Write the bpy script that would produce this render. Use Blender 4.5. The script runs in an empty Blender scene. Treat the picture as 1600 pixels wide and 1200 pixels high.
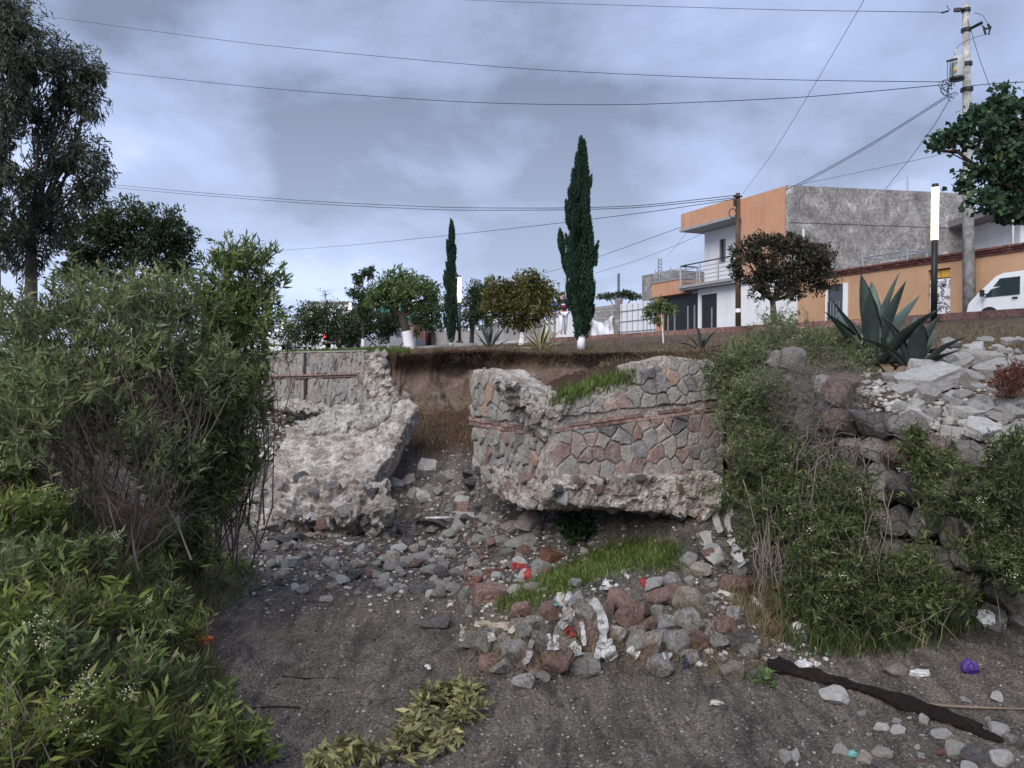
import bpy, bmesh, math, random
import numpy as np
from mathutils import Vector, Matrix, Euler
from mathutils.bvhtree import BVHTree

scene = bpy.context.scene
COL = scene.collection
R = math.radians

# ------------------------------------------------------------------ camera
F = 1208.0                       # focal length in photo pixels (1600 wide)
EYE = Vector((0.0, 0.0, 2.8))
PITCH = -math.atan(25.0 / F)     # horizon lies at y = 575
cam_d = bpy.data.cameras.new('camera')
cam_d.sensor_fit = 'HORIZONTAL'
cam_d.sensor_width = 36.0
cam_d.lens = 36.0 * F / 1600.0
cam_d.clip_start = 0.1
cam_d.clip_end = 3000.0
cam = bpy.data.objects.new('camera', cam_d)
COL.objects.link(cam)
cam.location = EYE
cam.rotation_euler = (math.pi / 2 + PITCH, 0, 0)
scene.camera = cam

# ------------------------------------------------------------------ sky, sun, exposure
SUN_EL, SUN_AZ = R(42), R(207)   # azimuth clockwise from +Y: high, behind the camera, a little to the left
world = bpy.data.worlds.new('World')
scene.world = world
world.use_nodes = True
wn, wl = world.node_tree.nodes, world.node_tree.links
wn.clear()
def W(t, **kw):
    n = wn.new(t)
    for k, v in kw.items():
        setattr(n, k, v)
    return n
sky = W('ShaderNodeTexSky', sky_type='NISHITA', sun_disc=False, sun_elevation=SUN_EL, sun_rotation=SUN_AZ)
sky.air_density = 1.0; sky.dust_density = 1.5; sky.altitude = 2200
tc = W('ShaderNodeTexCoord')
sep = W('ShaderNodeSeparateXYZ'); wl.new(tc.outputs['Generated'], sep.inputs[0])
def wmath(op, a, b=None, c=None, clamp=False):
    n = W('ShaderNodeMath', operation=op, use_clamp=clamp)
    for i, x in enumerate((a, b, c)):
        if x is None: continue
        if isinstance(x, (int, float)): n.inputs[i].default_value = x
        else: wl.new(x, n.inputs[i])
    return n.outputs[0]
up = wmath('ADD', wmath('ABSOLUTE', sep.outputs['Z']), 0.38)
cx = wmath('DIVIDE', sep.outputs['X'], up)
cy = wmath('DIVIDE', sep.outputs['Y'], up)
comb = W('ShaderNodeCombineXYZ'); wl.new(cx, comb.inputs[0]); wl.new(cy, comb.inputs[1])
SKYX, SKYY = 31.5, 9.4
def wnoise(scale, detail, rough, off, dist=0.0):
    m = W('ShaderNodeMapping'); m.inputs['Location'].default_value = off
    wl.new(comb.outputs[0], m.inputs['Vector'])
    n = W('ShaderNodeTexNoise'); n.inputs['Scale'].default_value = scale; n.inputs['Detail'].default_value = detail
    n.inputs['Roughness'].default_value = rough; n.inputs['Distortion'].default_value = dist
    wl.new(m.outputs[0], n.inputs['Vector'])
    return n.outputs['Fac']
n_big = wnoise(0.85, 3, 0.5, (SKYX, SKYY, 0.0))
n_mid = wnoise(2.1, 10, 0.56, (7.3, 2.2, 0.0), 0.25)
n_sum = wmath('ADD', wmath('MULTIPLY', n_big, 0.52), wmath('MULTIPLY', n_mid, 0.50))
ramp = W('ShaderNodeValToRGB')
wl.new(n_sum, ramp.inputs[0])
e = ramp.color_ramp.elements
e[0].position = 0.42; e[0].color = (0.150, 0.178, 0.250, 1)
e[1].position = 0.62; e[1].color = (0.440, 0.515, 0.730, 1)
k = e.new(0.47); k.color = (0.225, 0.272, 0.400, 1)
k = e.new(0.55); k.color = (0.315, 0.380, 0.560, 1)
# the cloud deck thins out towards the horizon all round
hz = W('ShaderNodeMapRange'); wl.new(wmath('ABSOLUTE', sep.outputs['Z']), hz.inputs['Value'])
hz.inputs['From Min'].default_value = 0.0; hz.inputs['From Max'].default_value = 0.34
hz.inputs['To Min'].default_value = 0.5; hz.inputs['To Max'].default_value = 0.0
hcol = W('ShaderNodeMixRGB'); hcol.blend_type = 'MIX'
wl.new(hz.outputs[0], hcol.inputs[0]); wl.new(ramp.outputs[0], hcol.inputs[1]); hcol.inputs[2].default_value = (0.46, 0.53, 0.71, 1)
scale10 = W('ShaderNodeMixRGB'); scale10.blend_type = 'MULTIPLY'; scale10.inputs[0].default_value = 1.0
wl.new(hcol.outputs[0], scale10.inputs[1]); scale10.inputs[2].default_value = (6.85, 6.8, 6.8, 1)
mix = W('ShaderNodeMixRGB'); mix.inputs[0].default_value = 0.93
wl.new(sky.outputs[0], mix.inputs[1]); wl.new(scale10.outputs[0], mix.inputs[2])
bg = W('ShaderNodeBackground'); bg.inputs['Strength'].default_value = 0.1
wl.new(mix.outputs[0], bg.inputs['Color'])
wout = W('ShaderNodeOutputWorld'); wl.new(bg.outputs[0], wout.inputs['Surface'])

sun_d = bpy.data.lights.new('sun', 'SUN')
sun_d.energy = 1.5; sun_d.angle = R(45); sun_d.color = (1.0, 0.95, 0.88)
sun = bpy.data.objects.new('sun', sun_d); COL.objects.link(sun)
sun_dir = Vector((math.sin(SUN_AZ) * math.cos(SUN_EL), math.cos(SUN_AZ) * math.cos(SUN_EL), math.sin(SUN_EL)))
sun.rotation_euler = sun_dir.to_track_quat('Z', 'Y').to_euler()
sun.location = (0, -10, 40)
vs = scene.view_settings
vs.view_transform = 'Standard'; vs.look = 'None'; vs.exposure = 1.3; vs.gamma = 1.0; vs.use_curve_mapping = False
scene.cycles.max_bounces = 6
scene.cycles.diffuse_bounces = 3
scene.cycles.transparent_max_bounces = 6

# ------------------------------------------------------------------ helpers
rng = np.random.default_rng(7)
random.seed(7)
CP, SP = math.cos(PITCH), math.sin(PITCH)
def raydir(px, py):
    a, b = (px - 800.0) / F, -(py - 600.0) / F
    return Vector((a, CP - b * SP, SP + b * CP))
def P(px, py, Y):
    d = raydir(px, py)
    return EYE + d * (Y / d.y)
def proj(v):
    x, y, z = v[0], v[1], v[2] - EYE.z
    yy = y * CP + z * SP; zz = -y * SP + z * CP
    return 800 + F * x / yy, 600 - F * zz / yy

WLOC = {}
def tag(o, label=None, cat=None, group=None, kind=None):
    if label: o['label'] = label
    if cat: o['category'] = cat
    if group: o['group'] = group
    if kind: o['kind'] = kind
    return o
def thing(name, loc, label, cat, group=None):
    o = bpy.data.objects.new(name, None)
    o.empty_display_size = 0.2
    COL.objects.link(o); o.location = loc
    WLOC[o] = Vector(loc)
    return tag(o, label, cat, group, 'thing')
def mesh_np(name, verts, faces, smooth=False):
    """verts (N,3) array, faces (M,k) array of one face size"""
    verts = np.asarray(verts, np.float32); faces = np.asarray(faces, np.int32)
    me = bpy.data.meshes.new(name)
    M, k = faces.shape
    me.vertices.add(len(verts)); me.vertices.foreach_set('co', verts.ravel())
    me.loops.add(M * k); me.loops.foreach_set('vertex_index', faces.ravel())
    me.polygons.add(M)
    me.polygons.foreach_set('loop_start', np.arange(0, M * k, k, dtype=np.int32))
    me.polygons.foreach_set('loop_total', np.full(M, k, np.int32))
    if smooth: me.polygons.foreach_set('use_smooth', np.ones(M, bool))
    me.update(calc_edges=True); me.validate()
    return me
def obj(name, me, mat=None, parent=None, loc=None, label=None, cat=None, group=None, kind=None, center=False):
    """links a mesh given in world coordinates (loc None) or local coordinates (loc given)"""
    if loc is None:
        n = len(me.vertices)
        if center and n:
            co = np.empty(n * 3, np.float32); me.vertices.foreach_get('co', co); co = co.reshape(-1, 3)
            c = (co.min(0) + co.max(0)) / 2
            me.vertices.foreach_set('co', (co - c).ravel()); me.update()
            loc = Vector(c.tolist())
        else:
            loc = Vector((0, 0, 0))
    o = bpy.data.objects.new(name, me)
    COL.objects.link(o)
    WLOC[o] = Vector(loc)
    if parent is not None:
        o.parent = parent; o.location = Vector(loc) - WLOC[parent]
    else:
        o.location = loc
    if mat is not None:
        if len(me.materials) == 0: me.materials.append(mat)
        elif me.materials[0] is not mat:
            o.material_slots[0].link = 'OBJECT'; o.material_slots[0].material = mat
    if kind is None and cat and parent is None: kind = 'thing'
    return tag(o, label, cat, group, kind)

class MB:
    """collects quads and triangles"""
    def __init__(s): s.v = []; s.f = []
    def add(s, verts, faces):
        b = len(s.v); s.v += [tuple(x) for x in verts]; s.f += [tuple(i + b for i in q) for q in faces]
    def box8(s, p):   # p: 8 corners, bottom 4 ccw then top 4
        s.add(p, [(3, 2, 1, 0), (4, 5, 6, 7), (0, 1, 5, 4), (1, 2, 6, 5), (2, 3, 7, 6), (3, 0, 4, 7)])
    def tube(s, pts, radii, n=6, cap=True):
        v, q = tube_np(pts, radii, n)
        s.add(v.tolist(), q.tolist())
        if cap:
            b = len(s.v) - len(v); m = len(v)
            s.f.append(tuple(b + i for i in reversed(range(n)))); s.f.append(tuple(b + m - n + i for i in range(n)))
    def mesh(s, name, smooth=False):
        me = bpy.data.meshes.new(name); me.from_pydata(s.v, [], s.f)
        if smooth: me.polygons.foreach_set('use_smooth', np.ones(len(me.polygons), bool))
        me.update(); return me
    def build(s, name, mat, parent=None, smooth=False, **kw):
        return obj(name, s.mesh(name, smooth), mat, parent, center=True, **kw)

def tube_np(pts, radii, n=6):
    pts = np.asarray([tuple(p) for p in pts], float); m = len(pts)
    if np.isscalar(radii): radii = np.full(m, radii)
    radii = np.asarray(radii, float)
    t = np.gradient(pts, axis=0); t /= (np.linalg.norm(t, axis=1, keepdims=True) + 1e-9)
    ref = np.array([0, 0, 1.0]) if abs(t[0, 2]) < 0.9 else np.array([1.0, 0, 0])
    u = np.cross(t, ref); u /= (np.linalg.norm(u, axis=1, keepdims=True) + 1e-9)
    w = np.cross(t, u)
    a = np.arange(n) / n * 2 * math.pi
    v = pts[:, None, :] + radii[:, None, None] * (np.cos(a)[None, :, None] * u[:, None, :] + np.sin(a)[None, :, None] * w[:, None, :])
    v = v.reshape(-1, 3)
    i = np.arange(m - 1)[:, None] * n; j = np.arange(n)[None, :]; j2 = (j + 1) % n
    q = np.stack([i + j, i + j2, i + n + j2, i + n + j], -1).reshape(-1, 4)
    return v, q
class NP:
    """collects numpy quads"""
    def __init__(s): s.v = []; s.f = []; s.n = 0
    def add(s, v, f):
        s.v.append(v); s.f.append(np.asarray(f) + s.n); s.n += len(v)
    def tube(s, pts, radii, n=4):
        s.add(*tube_np(pts, radii, n))
    def mesh(s, name, smooth=False):
        return mesh_np(name, np.concatenate(s.v), np.concatenate(s.f), smooth)

_h = rng.random(65536 * 2).astype(np.float64)
def vnoise(p):
    p = np.asarray(p, float); i = np.floor(p).astype(np.int64); f = p - i; f = f * f * (3 - 2 * f)
    def hsh(x, y, z): return _h[(x * 73856093 ^ y * 19349663 ^ z * 83492791) & 131071]
    r = 0
    for dx in (0, 1):
        for dy in (0, 1):
            for dz in (0, 1):
                w = (f[:, 0] if dx else 1 - f[:, 0]) * (f[:, 1] if dy else 1 - f[:, 1]) * (f[:, 2] if dz else 1 - f[:, 2])
                r = r + w * hsh(i[:, 0] + dx, i[:, 1] + dy, i[:, 2] + dz)
    return r
def fbm(p, octv=4, gain=0.5):
    p = np.asarray(p, float); a, s, t = 1.0, 0.0, 0.0
    for o in range(octv):
        s = s + a * (vnoise(p * (2.03 ** o) + 17.3 * o) - 0.5); t += a; a *= gain
    return s / t * 2

# ------------------------------------------------------------------ materials
MATS = {}
def node_mat(name):
    m = bpy.data.materials.new(name); m.use_nodes = True
    nt = m.node_tree; b = nt.nodes['Principled BSDF']
    MATS[name] = m
    return m, nt, b
def N(nt, t, **kw):
    n = nt.nodes.new(t)
    for k, v in kw.items():
        if k in n.inputs: n.inputs[k].default_value = v
        else: setattr(n, k, v)
    return n
def ramp_node(nt, fac, cols):
    r = N(nt, 'ShaderNodeValToRGB'); el = r.color_ramp.elements
    el[0].position, el[0].color = cols[0][0], (*cols[0][1], 1)
    el[1].position, el[1].color = cols[-1][0], (*cols[-1][1], 1)
    for p, c in cols[1:-1]:
        x = el.new(p); x.color = (*c, 1)
    nt.links.new(fac, r.inputs[0])
    return r.outputs[0]
def coords(nt, kind, stretch=None, rand=False):
    if kind == 'world':
        out = N(nt, 'ShaderNodeNewGeometry').outputs['Position']
    else:
        out = N(nt, 'ShaderNodeTexCoord').outputs['Object']
    if rand:
        oi = N(nt, 'ShaderNodeObjectInfo')
        mu = N(nt, 'ShaderNodeVectorMath', operation='SCALE'); mu.inputs['Scale'].default_value = 1.0
        cmb = N(nt, 'ShaderNodeMath', operation='MULTIPLY'); nt.links.new(oi.outputs['Random'], cmb.inputs[0]); cmb.inputs[1].default_value = 91.0
        ad = N(nt, 'ShaderNodeVectorMath', operation='ADD'); nt.links.new(out, ad.inputs[0]); nt.links.new(cmb.outputs[0], ad.inputs[1])
        out = ad.outputs[0]
    if stretch:
        mp = N(nt, 'ShaderNodeMapping'); mp.inputs['Scale'].default_value = stretch
        nt.links.new(out, mp.inputs[0]); out = mp.outputs[0]
    return out
def noise(nt, vec, scale, detail=6, rough=0.6, dist=0.0):
    n = N(nt, 'ShaderNodeTexNoise'); n.inputs['Scale'].default_value = scale; n.inputs['Detail'].default_value = detail
    n.inputs['Roughness'].default_value = rough; n.inputs['Distortion'].default_value = dist
    nt.links.new(vec, n.inputs['Vector'])
    return n.outputs['Fac']
def mixc(nt, fac, a, b, mode='MIX'):
    m = N(nt, 'ShaderNodeMixRGB'); m.blend_type = mode
    for i, x in ((0, fac), (1, a), (2, b)):
        if isinstance(x, (int, float)): m.inputs[i].default_value = x
        elif isinstance(x, tuple): m.inputs[i].default_value = (*x, 1)
        else: nt.links.new(x, m.inputs[i])
    return m.outputs[0]
def bump(nt, b, h, strength, dist=0.05):
    bp = N(nt, 'ShaderNodeBump'); bp.inputs['Strength'].default_value = strength; bp.inputs['Distance'].default_value = dist
    nt.links.new(h, bp.inputs['Height']); nt.links.new(bp.outputs[0], b.inputs['Normal'])
def jitter(nt, col, amt, src='obj'):
    """value variation from one individual to the next"""
    r = N(nt, 'ShaderNodeObjectInfo').outputs['Random'] if src == 'obj' else N(nt, 'ShaderNodeNewGeometry').outputs['Random Per Island']
    mr = N(nt, 'ShaderNodeMapRange'); nt.links.new(r, mr.inputs[0]); mr.inputs['To Min'].default_value = 1 - amt; mr.inputs['To Max'].default_value = 1 + amt
    h = N(nt, 'ShaderNodeHueSaturation'); nt.links.new(mr.outputs[0], h.inputs['Value']); nt.links.new(col, h.inputs['Color'])
    return h.outputs[0]
def mat_rock(name, cols, scale=3.0, bumps=0.9, rough=0.9, jit=0.25, space='object', speck=None, lichen=0.0, bd=0.12):
    m, nt, b = node_mat(name)
    v = coords(nt, space, rand=(space == 'object'))
    n1 = noise(nt, v, scale, 10, 0.72, 0.4); n2 = noise(nt, v, scale * 6, 8, 0.75)
    c = ramp_node(nt, n1, cols)
    c = mixc(nt, 0.75, c, ramp_node(nt, n2, [(0.33, (0.2, 0.2, 0.2)), (0.64, (0.95, 0.95, 0.95))]), 'OVERLAY')
    if lichen:
        n3 = noise(nt, v, scale * 1.7, 6, 0.7, 0.8)
        f = ramp_node(nt, n3, [(0.52, (0, 0, 0)), (0.62, (lichen,) * 3)])
        c = mixc(nt, f, c, (0.50, 0.47, 0.42))
    if speck:
        n4 = noise(nt, v, scale * 14, 3, 0.6)
        c = mixc(nt, ramp_node(nt, n4, [(0.62, (0, 0, 0)), (0.72, (1, 1, 1))]), c, speck)
    if jit: c = jitter(nt, c, jit)
    nt.links.new(c, b.inputs['Base Color']); b.inputs['Roughness'].default_value = rough
    b.inputs['Specular IOR Level'].default_value = 0.25
    hgt = N(nt, 'ShaderNodeMath', operation='ADD'); nt.links.new(n1, hgt.inputs[0]); nt.links.new(n2, hgt.inputs[1])
    bump(nt, b, hgt.outputs[0], bumps, bd)
    return m
def mat_plain(name, col, rough=0.6, metal=0.0, var=0.12, scale=4.0, bumps=0.1, spec=0.4, space='world'):
    m, nt, b = node_mat(name)
    v = coords(nt, space)
    n1 = noise(nt, v, scale, 6, 0.65)
    lo = tuple(x * (1 - var) for x in col); hi = tuple(min(1, x * (1 + var)) for x in col)
    c = ramp_node(nt, n1, [(0.3, lo), (0.7, hi)])
    nt.links.new(c, b.inputs['Base Color']); b.inputs['Roughness'].default_value = rough; b.inputs['Metallic'].default_value = metal
    b.inputs['Specular IOR Level'].default_value = spec
    if bumps: bump(nt, b, noise(nt, v, scale * 5, 5, 0.6), bumps, 0.02)
    return m
def streaks(m, amt=.35):
    """rain stains and grime running down a plastered wall"""
    nt = m.node_tree; b = nt.nodes['Principled BSDF']; src = b.inputs['Base Color'].links[0].from_socket
    n1 = noise(nt, coords(nt, 'world', (3.0, 3.0, .25)), 1.6, 7, .65); n2 = noise(nt, coords(nt, 'world'), .9, 6, .65)
    c = mixc(nt, ramp_node(nt, n1, [(.52, (0, 0, 0)), (.72, (amt,) * 3)]), src, (.16, .13, .11))
    c = mixc(nt, ramp_node(nt, n2, [(.50, (0, 0, 0)), (.75, (amt * .6,) * 3)]), c, (.62, .52, .45))
    nt.links.new(c, b.inputs['Base Color']); return m
def mat_leaf(name, dark, light, odd=None, rough=0.55, transl=0.3, oddshare=0.06):
    m = bpy.data.materials.new(name); m.use_nodes = True; nt = m.node_tree; MATS[name] = m
    b = nt.nodes['Principled BSDF']; out = nt.nodes['Material Output']
    r = N(nt, 'ShaderNodeNewGeometry').outputs['Random Per Island']
    cols = [(0.0, dark), (1.0 - oddshare if odd else 1.0, light)]
    if odd: cols.append((1.0, odd))
    c = ramp_node(nt, r, cols)
    pos = coords(nt, 'world'); big = noise(nt, pos, 1.6, 3, 0.5)
    c = mixc(nt, 0.5, c, ramp_node(nt, big, [(0.3, (0.22, 0.22, 0.22)), (0.7, (0.8, 0.8, 0.75))]), 'OVERLAY')
    nt.links.new(c, b.inputs['Base Color']); b.inputs['Roughness'].default_value = rough; b.inputs['Specular IOR Level'].default_value = 0.3
    tr = N(nt, 'ShaderNodeBsdfTranslucent'); nt.links.new(c, tr.inputs['Color'])
    mx = N(nt, 'ShaderNodeMixShader'); mx.inputs[0].default_value = transl
    nt.links.new(b.outputs[0], mx.inputs[1]); nt.links.new(tr.outputs[0], mx.inputs[2]); nt.links.new(mx.outputs[0], out.inputs['Surface'])
    return m
def mat_emit(name, col, strength):
    m, nt, b = node_mat(name)
    b.inputs['Base Color'].default_value = (0.8, 0.8, 0.75, 1)
    b.inputs['Emission Color'].default_value = (*col, 1); b.inputs['Emission Strength'].default_value = strength
    return m
def rk(name, lo, mid, hi): return mat_rock(name, [(0.32, lo), (0.5, mid), (0.68, hi)], 3.0, lichen=0.42)
ROCK = {
    'grey':  rk('rock_grey', (0.210, 0.199, 0.189), (0.378, 0.357, 0.343), (0.588, 0.560, 0.539)),
    'dark':  rk('rock_dark', (0.062, 0.060, 0.062), (0.125, 0.119, 0.122), (0.213, 0.200, 0.200)),
    'red':   rk('rock_red', (0.161, 0.095, 0.081), (0.308, 0.189, 0.161), (0.490, 0.350, 0.308)),
    'tan':   rk('rock_tan', (0.270, 0.230, 0.189), (0.472, 0.412, 0.344), (0.675, 0.608, 0.527)),
    'pink':  rk('rock_pink', (0.286, 0.215, 0.195), (0.494, 0.390, 0.364), (0.702, 0.611, 0.585)),
    'white': rk('rock_white', (0.391, 0.368, 0.345), (0.667, 0.638, 0.609), (0.820, 0.820, 0.820)),
    'pale':  rk('rock_pale', (0.336, 0.319, 0.286), (0.582, 0.554, 0.510), (0.784, 0.762, 0.717)),
    'brick': rk('rock_brick', (0.16, 0.065, 0.045), (0.28, 0.12, 0.08), (0.40, 0.22, 0.165)),
}
ROCKWORD = {'grey': 'grey', 'dark': 'blackish', 'red': 'reddish-brown', 'tan': 'tan', 'pink': 'pinkish', 'white': 'whitish', 'pale': 'pale', 'brick': 'brick-red'}
M_MORTAR = mat_rock('mortar', [(0.30, (0.15, 0.125, 0.105)), (0.5, (0.27, 0.24, 0.21)), (0.66, (0.36, 0.33, 0.295)), (0.80, (0.52, 0.49, 0.46))], 3.5, bumps=1.0, jit=0, space='world', bd=0.03)
M_MORTARW = mat_rock('mortar_white', [(0.34, (0.13, 0.10, 0.08)), (0.44, (0.28, 0.24, 0.205)), (0.53, (0.44, 0.395, 0.35)), (0.68, (0.62, 0.58, 0.535))], 3.2, bumps=1.0, jit=0, space='world', bd=0.08)
M_CONC = mat_rock('concrete_dirty', [(0.28, (0.16, 0.145, 0.125)), (0.52, (0.27, 0.25, 0.225)), (0.75, (0.42, 0.40, 0.37))], 2.5, bumps=0.9, jit=0, space='world', bd=0.03)
def mat_stone(name, base, smear=.85):
    m, nt, b = node_mat(name)
    v = coords(nt, 'world'); n1 = noise(nt, v, 7, 8, .7, .4); n2 = noise(nt, v, 38, 6, .7); n3 = noise(nt, v, 3.4, 9, .75, .5)
    c = ramp_node(nt, n1, [(.28, tuple(x * .62 for x in base)), (.52, base), (.76, tuple(min(1, x * 1.45 + .03) for x in base))])
    c = jitter(nt, c, .22)
    mo = ramp_node(nt, n2, [(.3, (.22, .195, .175)), (.7, (.44, .405, .37))])
    c = mixc(nt, ramp_node(nt, n3, [(.42, (0, 0, 0)), (.58, (smear,) * 3)]), c, mo)
    c = mixc(nt, .5, c, ramp_node(nt, n2, [(.3, (.2,) * 3), (.7, (.85,) * 3)]), 'SOFT_LIGHT')
    nt.links.new(c, b.inputs['Base Color']); b.inputs['Roughness'].default_value = .92; b.inputs['Specular IOR Level'].default_value = .2
    s = N(nt, 'ShaderNodeMath', operation='ADD'); nt.links.new(n1, s.inputs[0]); nt.links.new(n2, s.inputs[1])
    bump(nt, b, s.outputs[0], .9, .03); return m
M_STONE = {'g1': mat_stone('stone_grey', (.225, .215, .205)), 'g2': mat_stone('stone_blue_grey', (.20, .205, .215)), 'g3': mat_stone('stone_olive', (.26, .245, .205)),
           'r1': mat_stone('stone_red', (.215, .135, .12), .6), 'o1': mat_stone('stone_orange', (.36, .225, .155), .5), 'd1': mat_stone('stone_dark', (.125, .112, .115), .6), 'p1': mat_stone('stone_pinkish', (.27, .20, .18), .7)}
M_BRICK = mat_rock('thin_brick', [(0.28, (0.11, 0.062, 0.052)), (0.48, (0.19, 0.115, 0.095)), (0.60, (0.27, 0.21, 0.185)), (0.75, (0.40, 0.36, 0.33))], 9, jit=0.35, bd=.02)

# --- ground materials
def mat_bed():
    m, nt, b = node_mat('river_sand')
    v = coords(nt, 'world')
    big = noise(nt, v, 0.45, 5, 0.6, 0.5); mid = noise(nt, v, 2.6, 8, 0.7, 0.6); fine = noise(nt, v, 42, 5, 0.7); gr = noise(nt, v, 130, 3, 0.6)
    c = ramp_node(nt, mid, [(0.30, (0.13, 0.115, 0.104)), (0.50, (0.205, 0.184, 0.168)), (0.70, (0.31, 0.28, 0.252))])
    c = mixc(nt, ramp_node(nt, big, [(0.42, (0, 0, 0)), (0.68, (0.6, 0.6, 0.6))]), c, (0.275, 0.23, 0.19))
    st_ = noise(nt, coords(nt, 'world', (2.2, 0.5, 1.0)), 2.2, 8, 0.72, 0.9)
    c = mixc(nt, 0.7, c, ramp_node(nt, st_, [(0.36, (0.16, 0.16, 0.165)), (0.64, (0.84, 0.81, 0.78))]), 'OVERLAY')
    c = mixc(nt, 0.8, c, ramp_node(nt, fine, [(0.34, (0.12, 0.12, 0.12)), (0.66, (0.9, 0.9, 0.88))]), 'OVERLAY')
    c = mixc(nt, ramp_node(nt, gr, [(0.66, (0, 0, 0)), (0.74, (0.5, 0.5, 0.5))]), c, (0.24, 0.23, 0.22))
    # the banks carry brown earth instead of sand
    at = N(nt, 'ShaderNodeAttribute', attribute_name='earth')
    ec = ramp_node(nt, mid, [(0.3, (0.06, 0.034, 0.023)), (0.55, (0.13, 0.078, 0.052)), (0.75, (0.20, 0.14, 0.105))])
    c = mixc(nt, at.outputs['Fac'], c, ec)
    nt.links.new(c, b.inputs['Base Color']); b.inputs['Roughness'].default_value = 0.95; b.inputs['Specular IOR Level'].default_value = 0.2
    s = N(nt, 'ShaderNodeMath', operation='MULTIPLY_ADD'); nt.links.new(fine, s.inputs[0]); s.inputs[1].default_value = 1.0; nt.links.new(mid, s.inputs[2])
    s2 = N(nt, 'ShaderNodeMath', operation='MULTIPLY_ADD'); nt.links.new(gr, s2.inputs[0]); s2.inputs[1].default_value = 0.45; nt.links.new(s.outputs[0], s2.inputs[2])
    s3 = N(nt, 'ShaderNodeMath', operation='ADD'); nt.links.new(s2.outputs[0], s3.inputs[0]); nt.links.new(st_, s3.inputs[1])
    bump(nt, b, s3.outputs[0], 1.0, 0.11)
    return m
M_BED = mat_bed()
def mat_bank():
    m, nt, b = node_mat('bank_soil')
    v = coords(nt, 'world'); vs_ = coords(nt, 'world', (1, 1, 0.35))
    at = N(nt, 'ShaderNodeAttribute', attribute_name='layer').outputs['Fac']
    n1 = noise(nt, vs_, 2.4, 8, 0.7, 0.6); n2 = noise(nt, v, 14, 7, 0.7); n3 = noise(nt, v, 0.9, 5, 0.6)
    tuff = ramp_node(nt, n1, [(0.28, (0.065, 0.043, 0.031)), (0.5, (0.15, 0.11, 0.083)), (0.72, (0.27, 0.22, 0.18))])
    top = ramp_node(nt, n1, [(0.28, (0.045, 0.026, 0.018)), (0.5, (0.105, 0.066, 0.047)), (0.74, (0.19, 0.135, 0.105))])
    flat = ramp_node(nt, n2, [(0.28, (0.055, 0.036, 0.027)), (0.5, (0.125, 0.088, 0.067)), (0.72, (0.24, 0.185, 0.14))])
    jag = N(nt, 'ShaderNodeMath', operation='MULTIPLY_ADD'); nt.links.new(n1, jag.inputs[0]); jag.inputs[1].default_value = 0.5; nt.links.new(at, jag.inputs[2])
    c = mixc(nt, ramp_node(nt, jag.outputs[0], [(0.93, (0, 0, 0)), (1.07, (1, 1, 1))]), tuff, top)
    c = mixc(nt, ramp_node(nt, at, [(0.98, (0, 0, 0)), (1.0, (1, 1, 1))]), c, flat)
    c = mixc(nt, ramp_node(nt, jag.outputs[0], [(0.42, (1, 1, 1)), (0.66, (0, 0, 0))]), c, (0.115, 0.058, 0.038))
    c = mixc(nt, 0.5, c, ramp_node(nt, n2, [(0.3, (0.2, 0.2, 0.2)), (0.7, (0.8, 0.8, 0.8))]), 'SOFT_LIGHT')
    c = mixc(nt, ramp_node(nt, n3, [(0.5, (0, 0, 0)), (0.72, (0.5, 0.5, 0.5))]), c, (0.14, 0.115, 0.09))
    nt.links.new(c, b.inputs['Base Color']); b.inputs['Roughness'].default_value = 0.95; b.inputs['Specular IOR Level'].default_value = 0.15
    s = N(nt, 'ShaderNodeMath', operation='ADD'); nt.links.new(n1, s.inputs[0]); nt.links.new(n2, s.inputs[1])
    bump(nt, b, s.outputs[0], 0.9, 0.1)
    return m
M_BANK = mat_bank()

# ------------------------------------------------------------------ terrain: river bed
def X_(px, py, Y):
    p = P(px, py, Y); return (p.x, p.y, p.z)
ctrl = [(-1, 5, 0), (0, 5, 0), (2, 5, 0), (4, 5, .0), (5.5, 6.4, .02), (0, 3, 0), (-1, 7, 0), (0, 8.2, 0), (2, 6.4, 0), (4, 6.9, .02), (5, 7.0, .06), (3, 6.5, 0), (1, 6.5, 0),
        (0, -6, .5), (4, -6, .5), (7, 2, .2), (8, 6, .2), (11, 4, .4), (14, -2, .6), (-5, -6, 2.0), (30, -10, 1), (30, 8, 1),
        (10, 20, 1), (20, 40, 1), (0, 40, 1), (40, 20, 1), (-10, 60, .5), (-20, 90, .5), (60, 60, 1), (-30, 30, 3.2), (-60, 60, 3.4), (-15, 10, 3.2), (-10, 3, 2.7), (-40, 0, 3.2), (-90, 90, 3.4), (-45, 110, 2), (-100, -20, 3.2), (5, 12, 1.0), (6, 9.5, .6), (8, 12, 1)]
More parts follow.
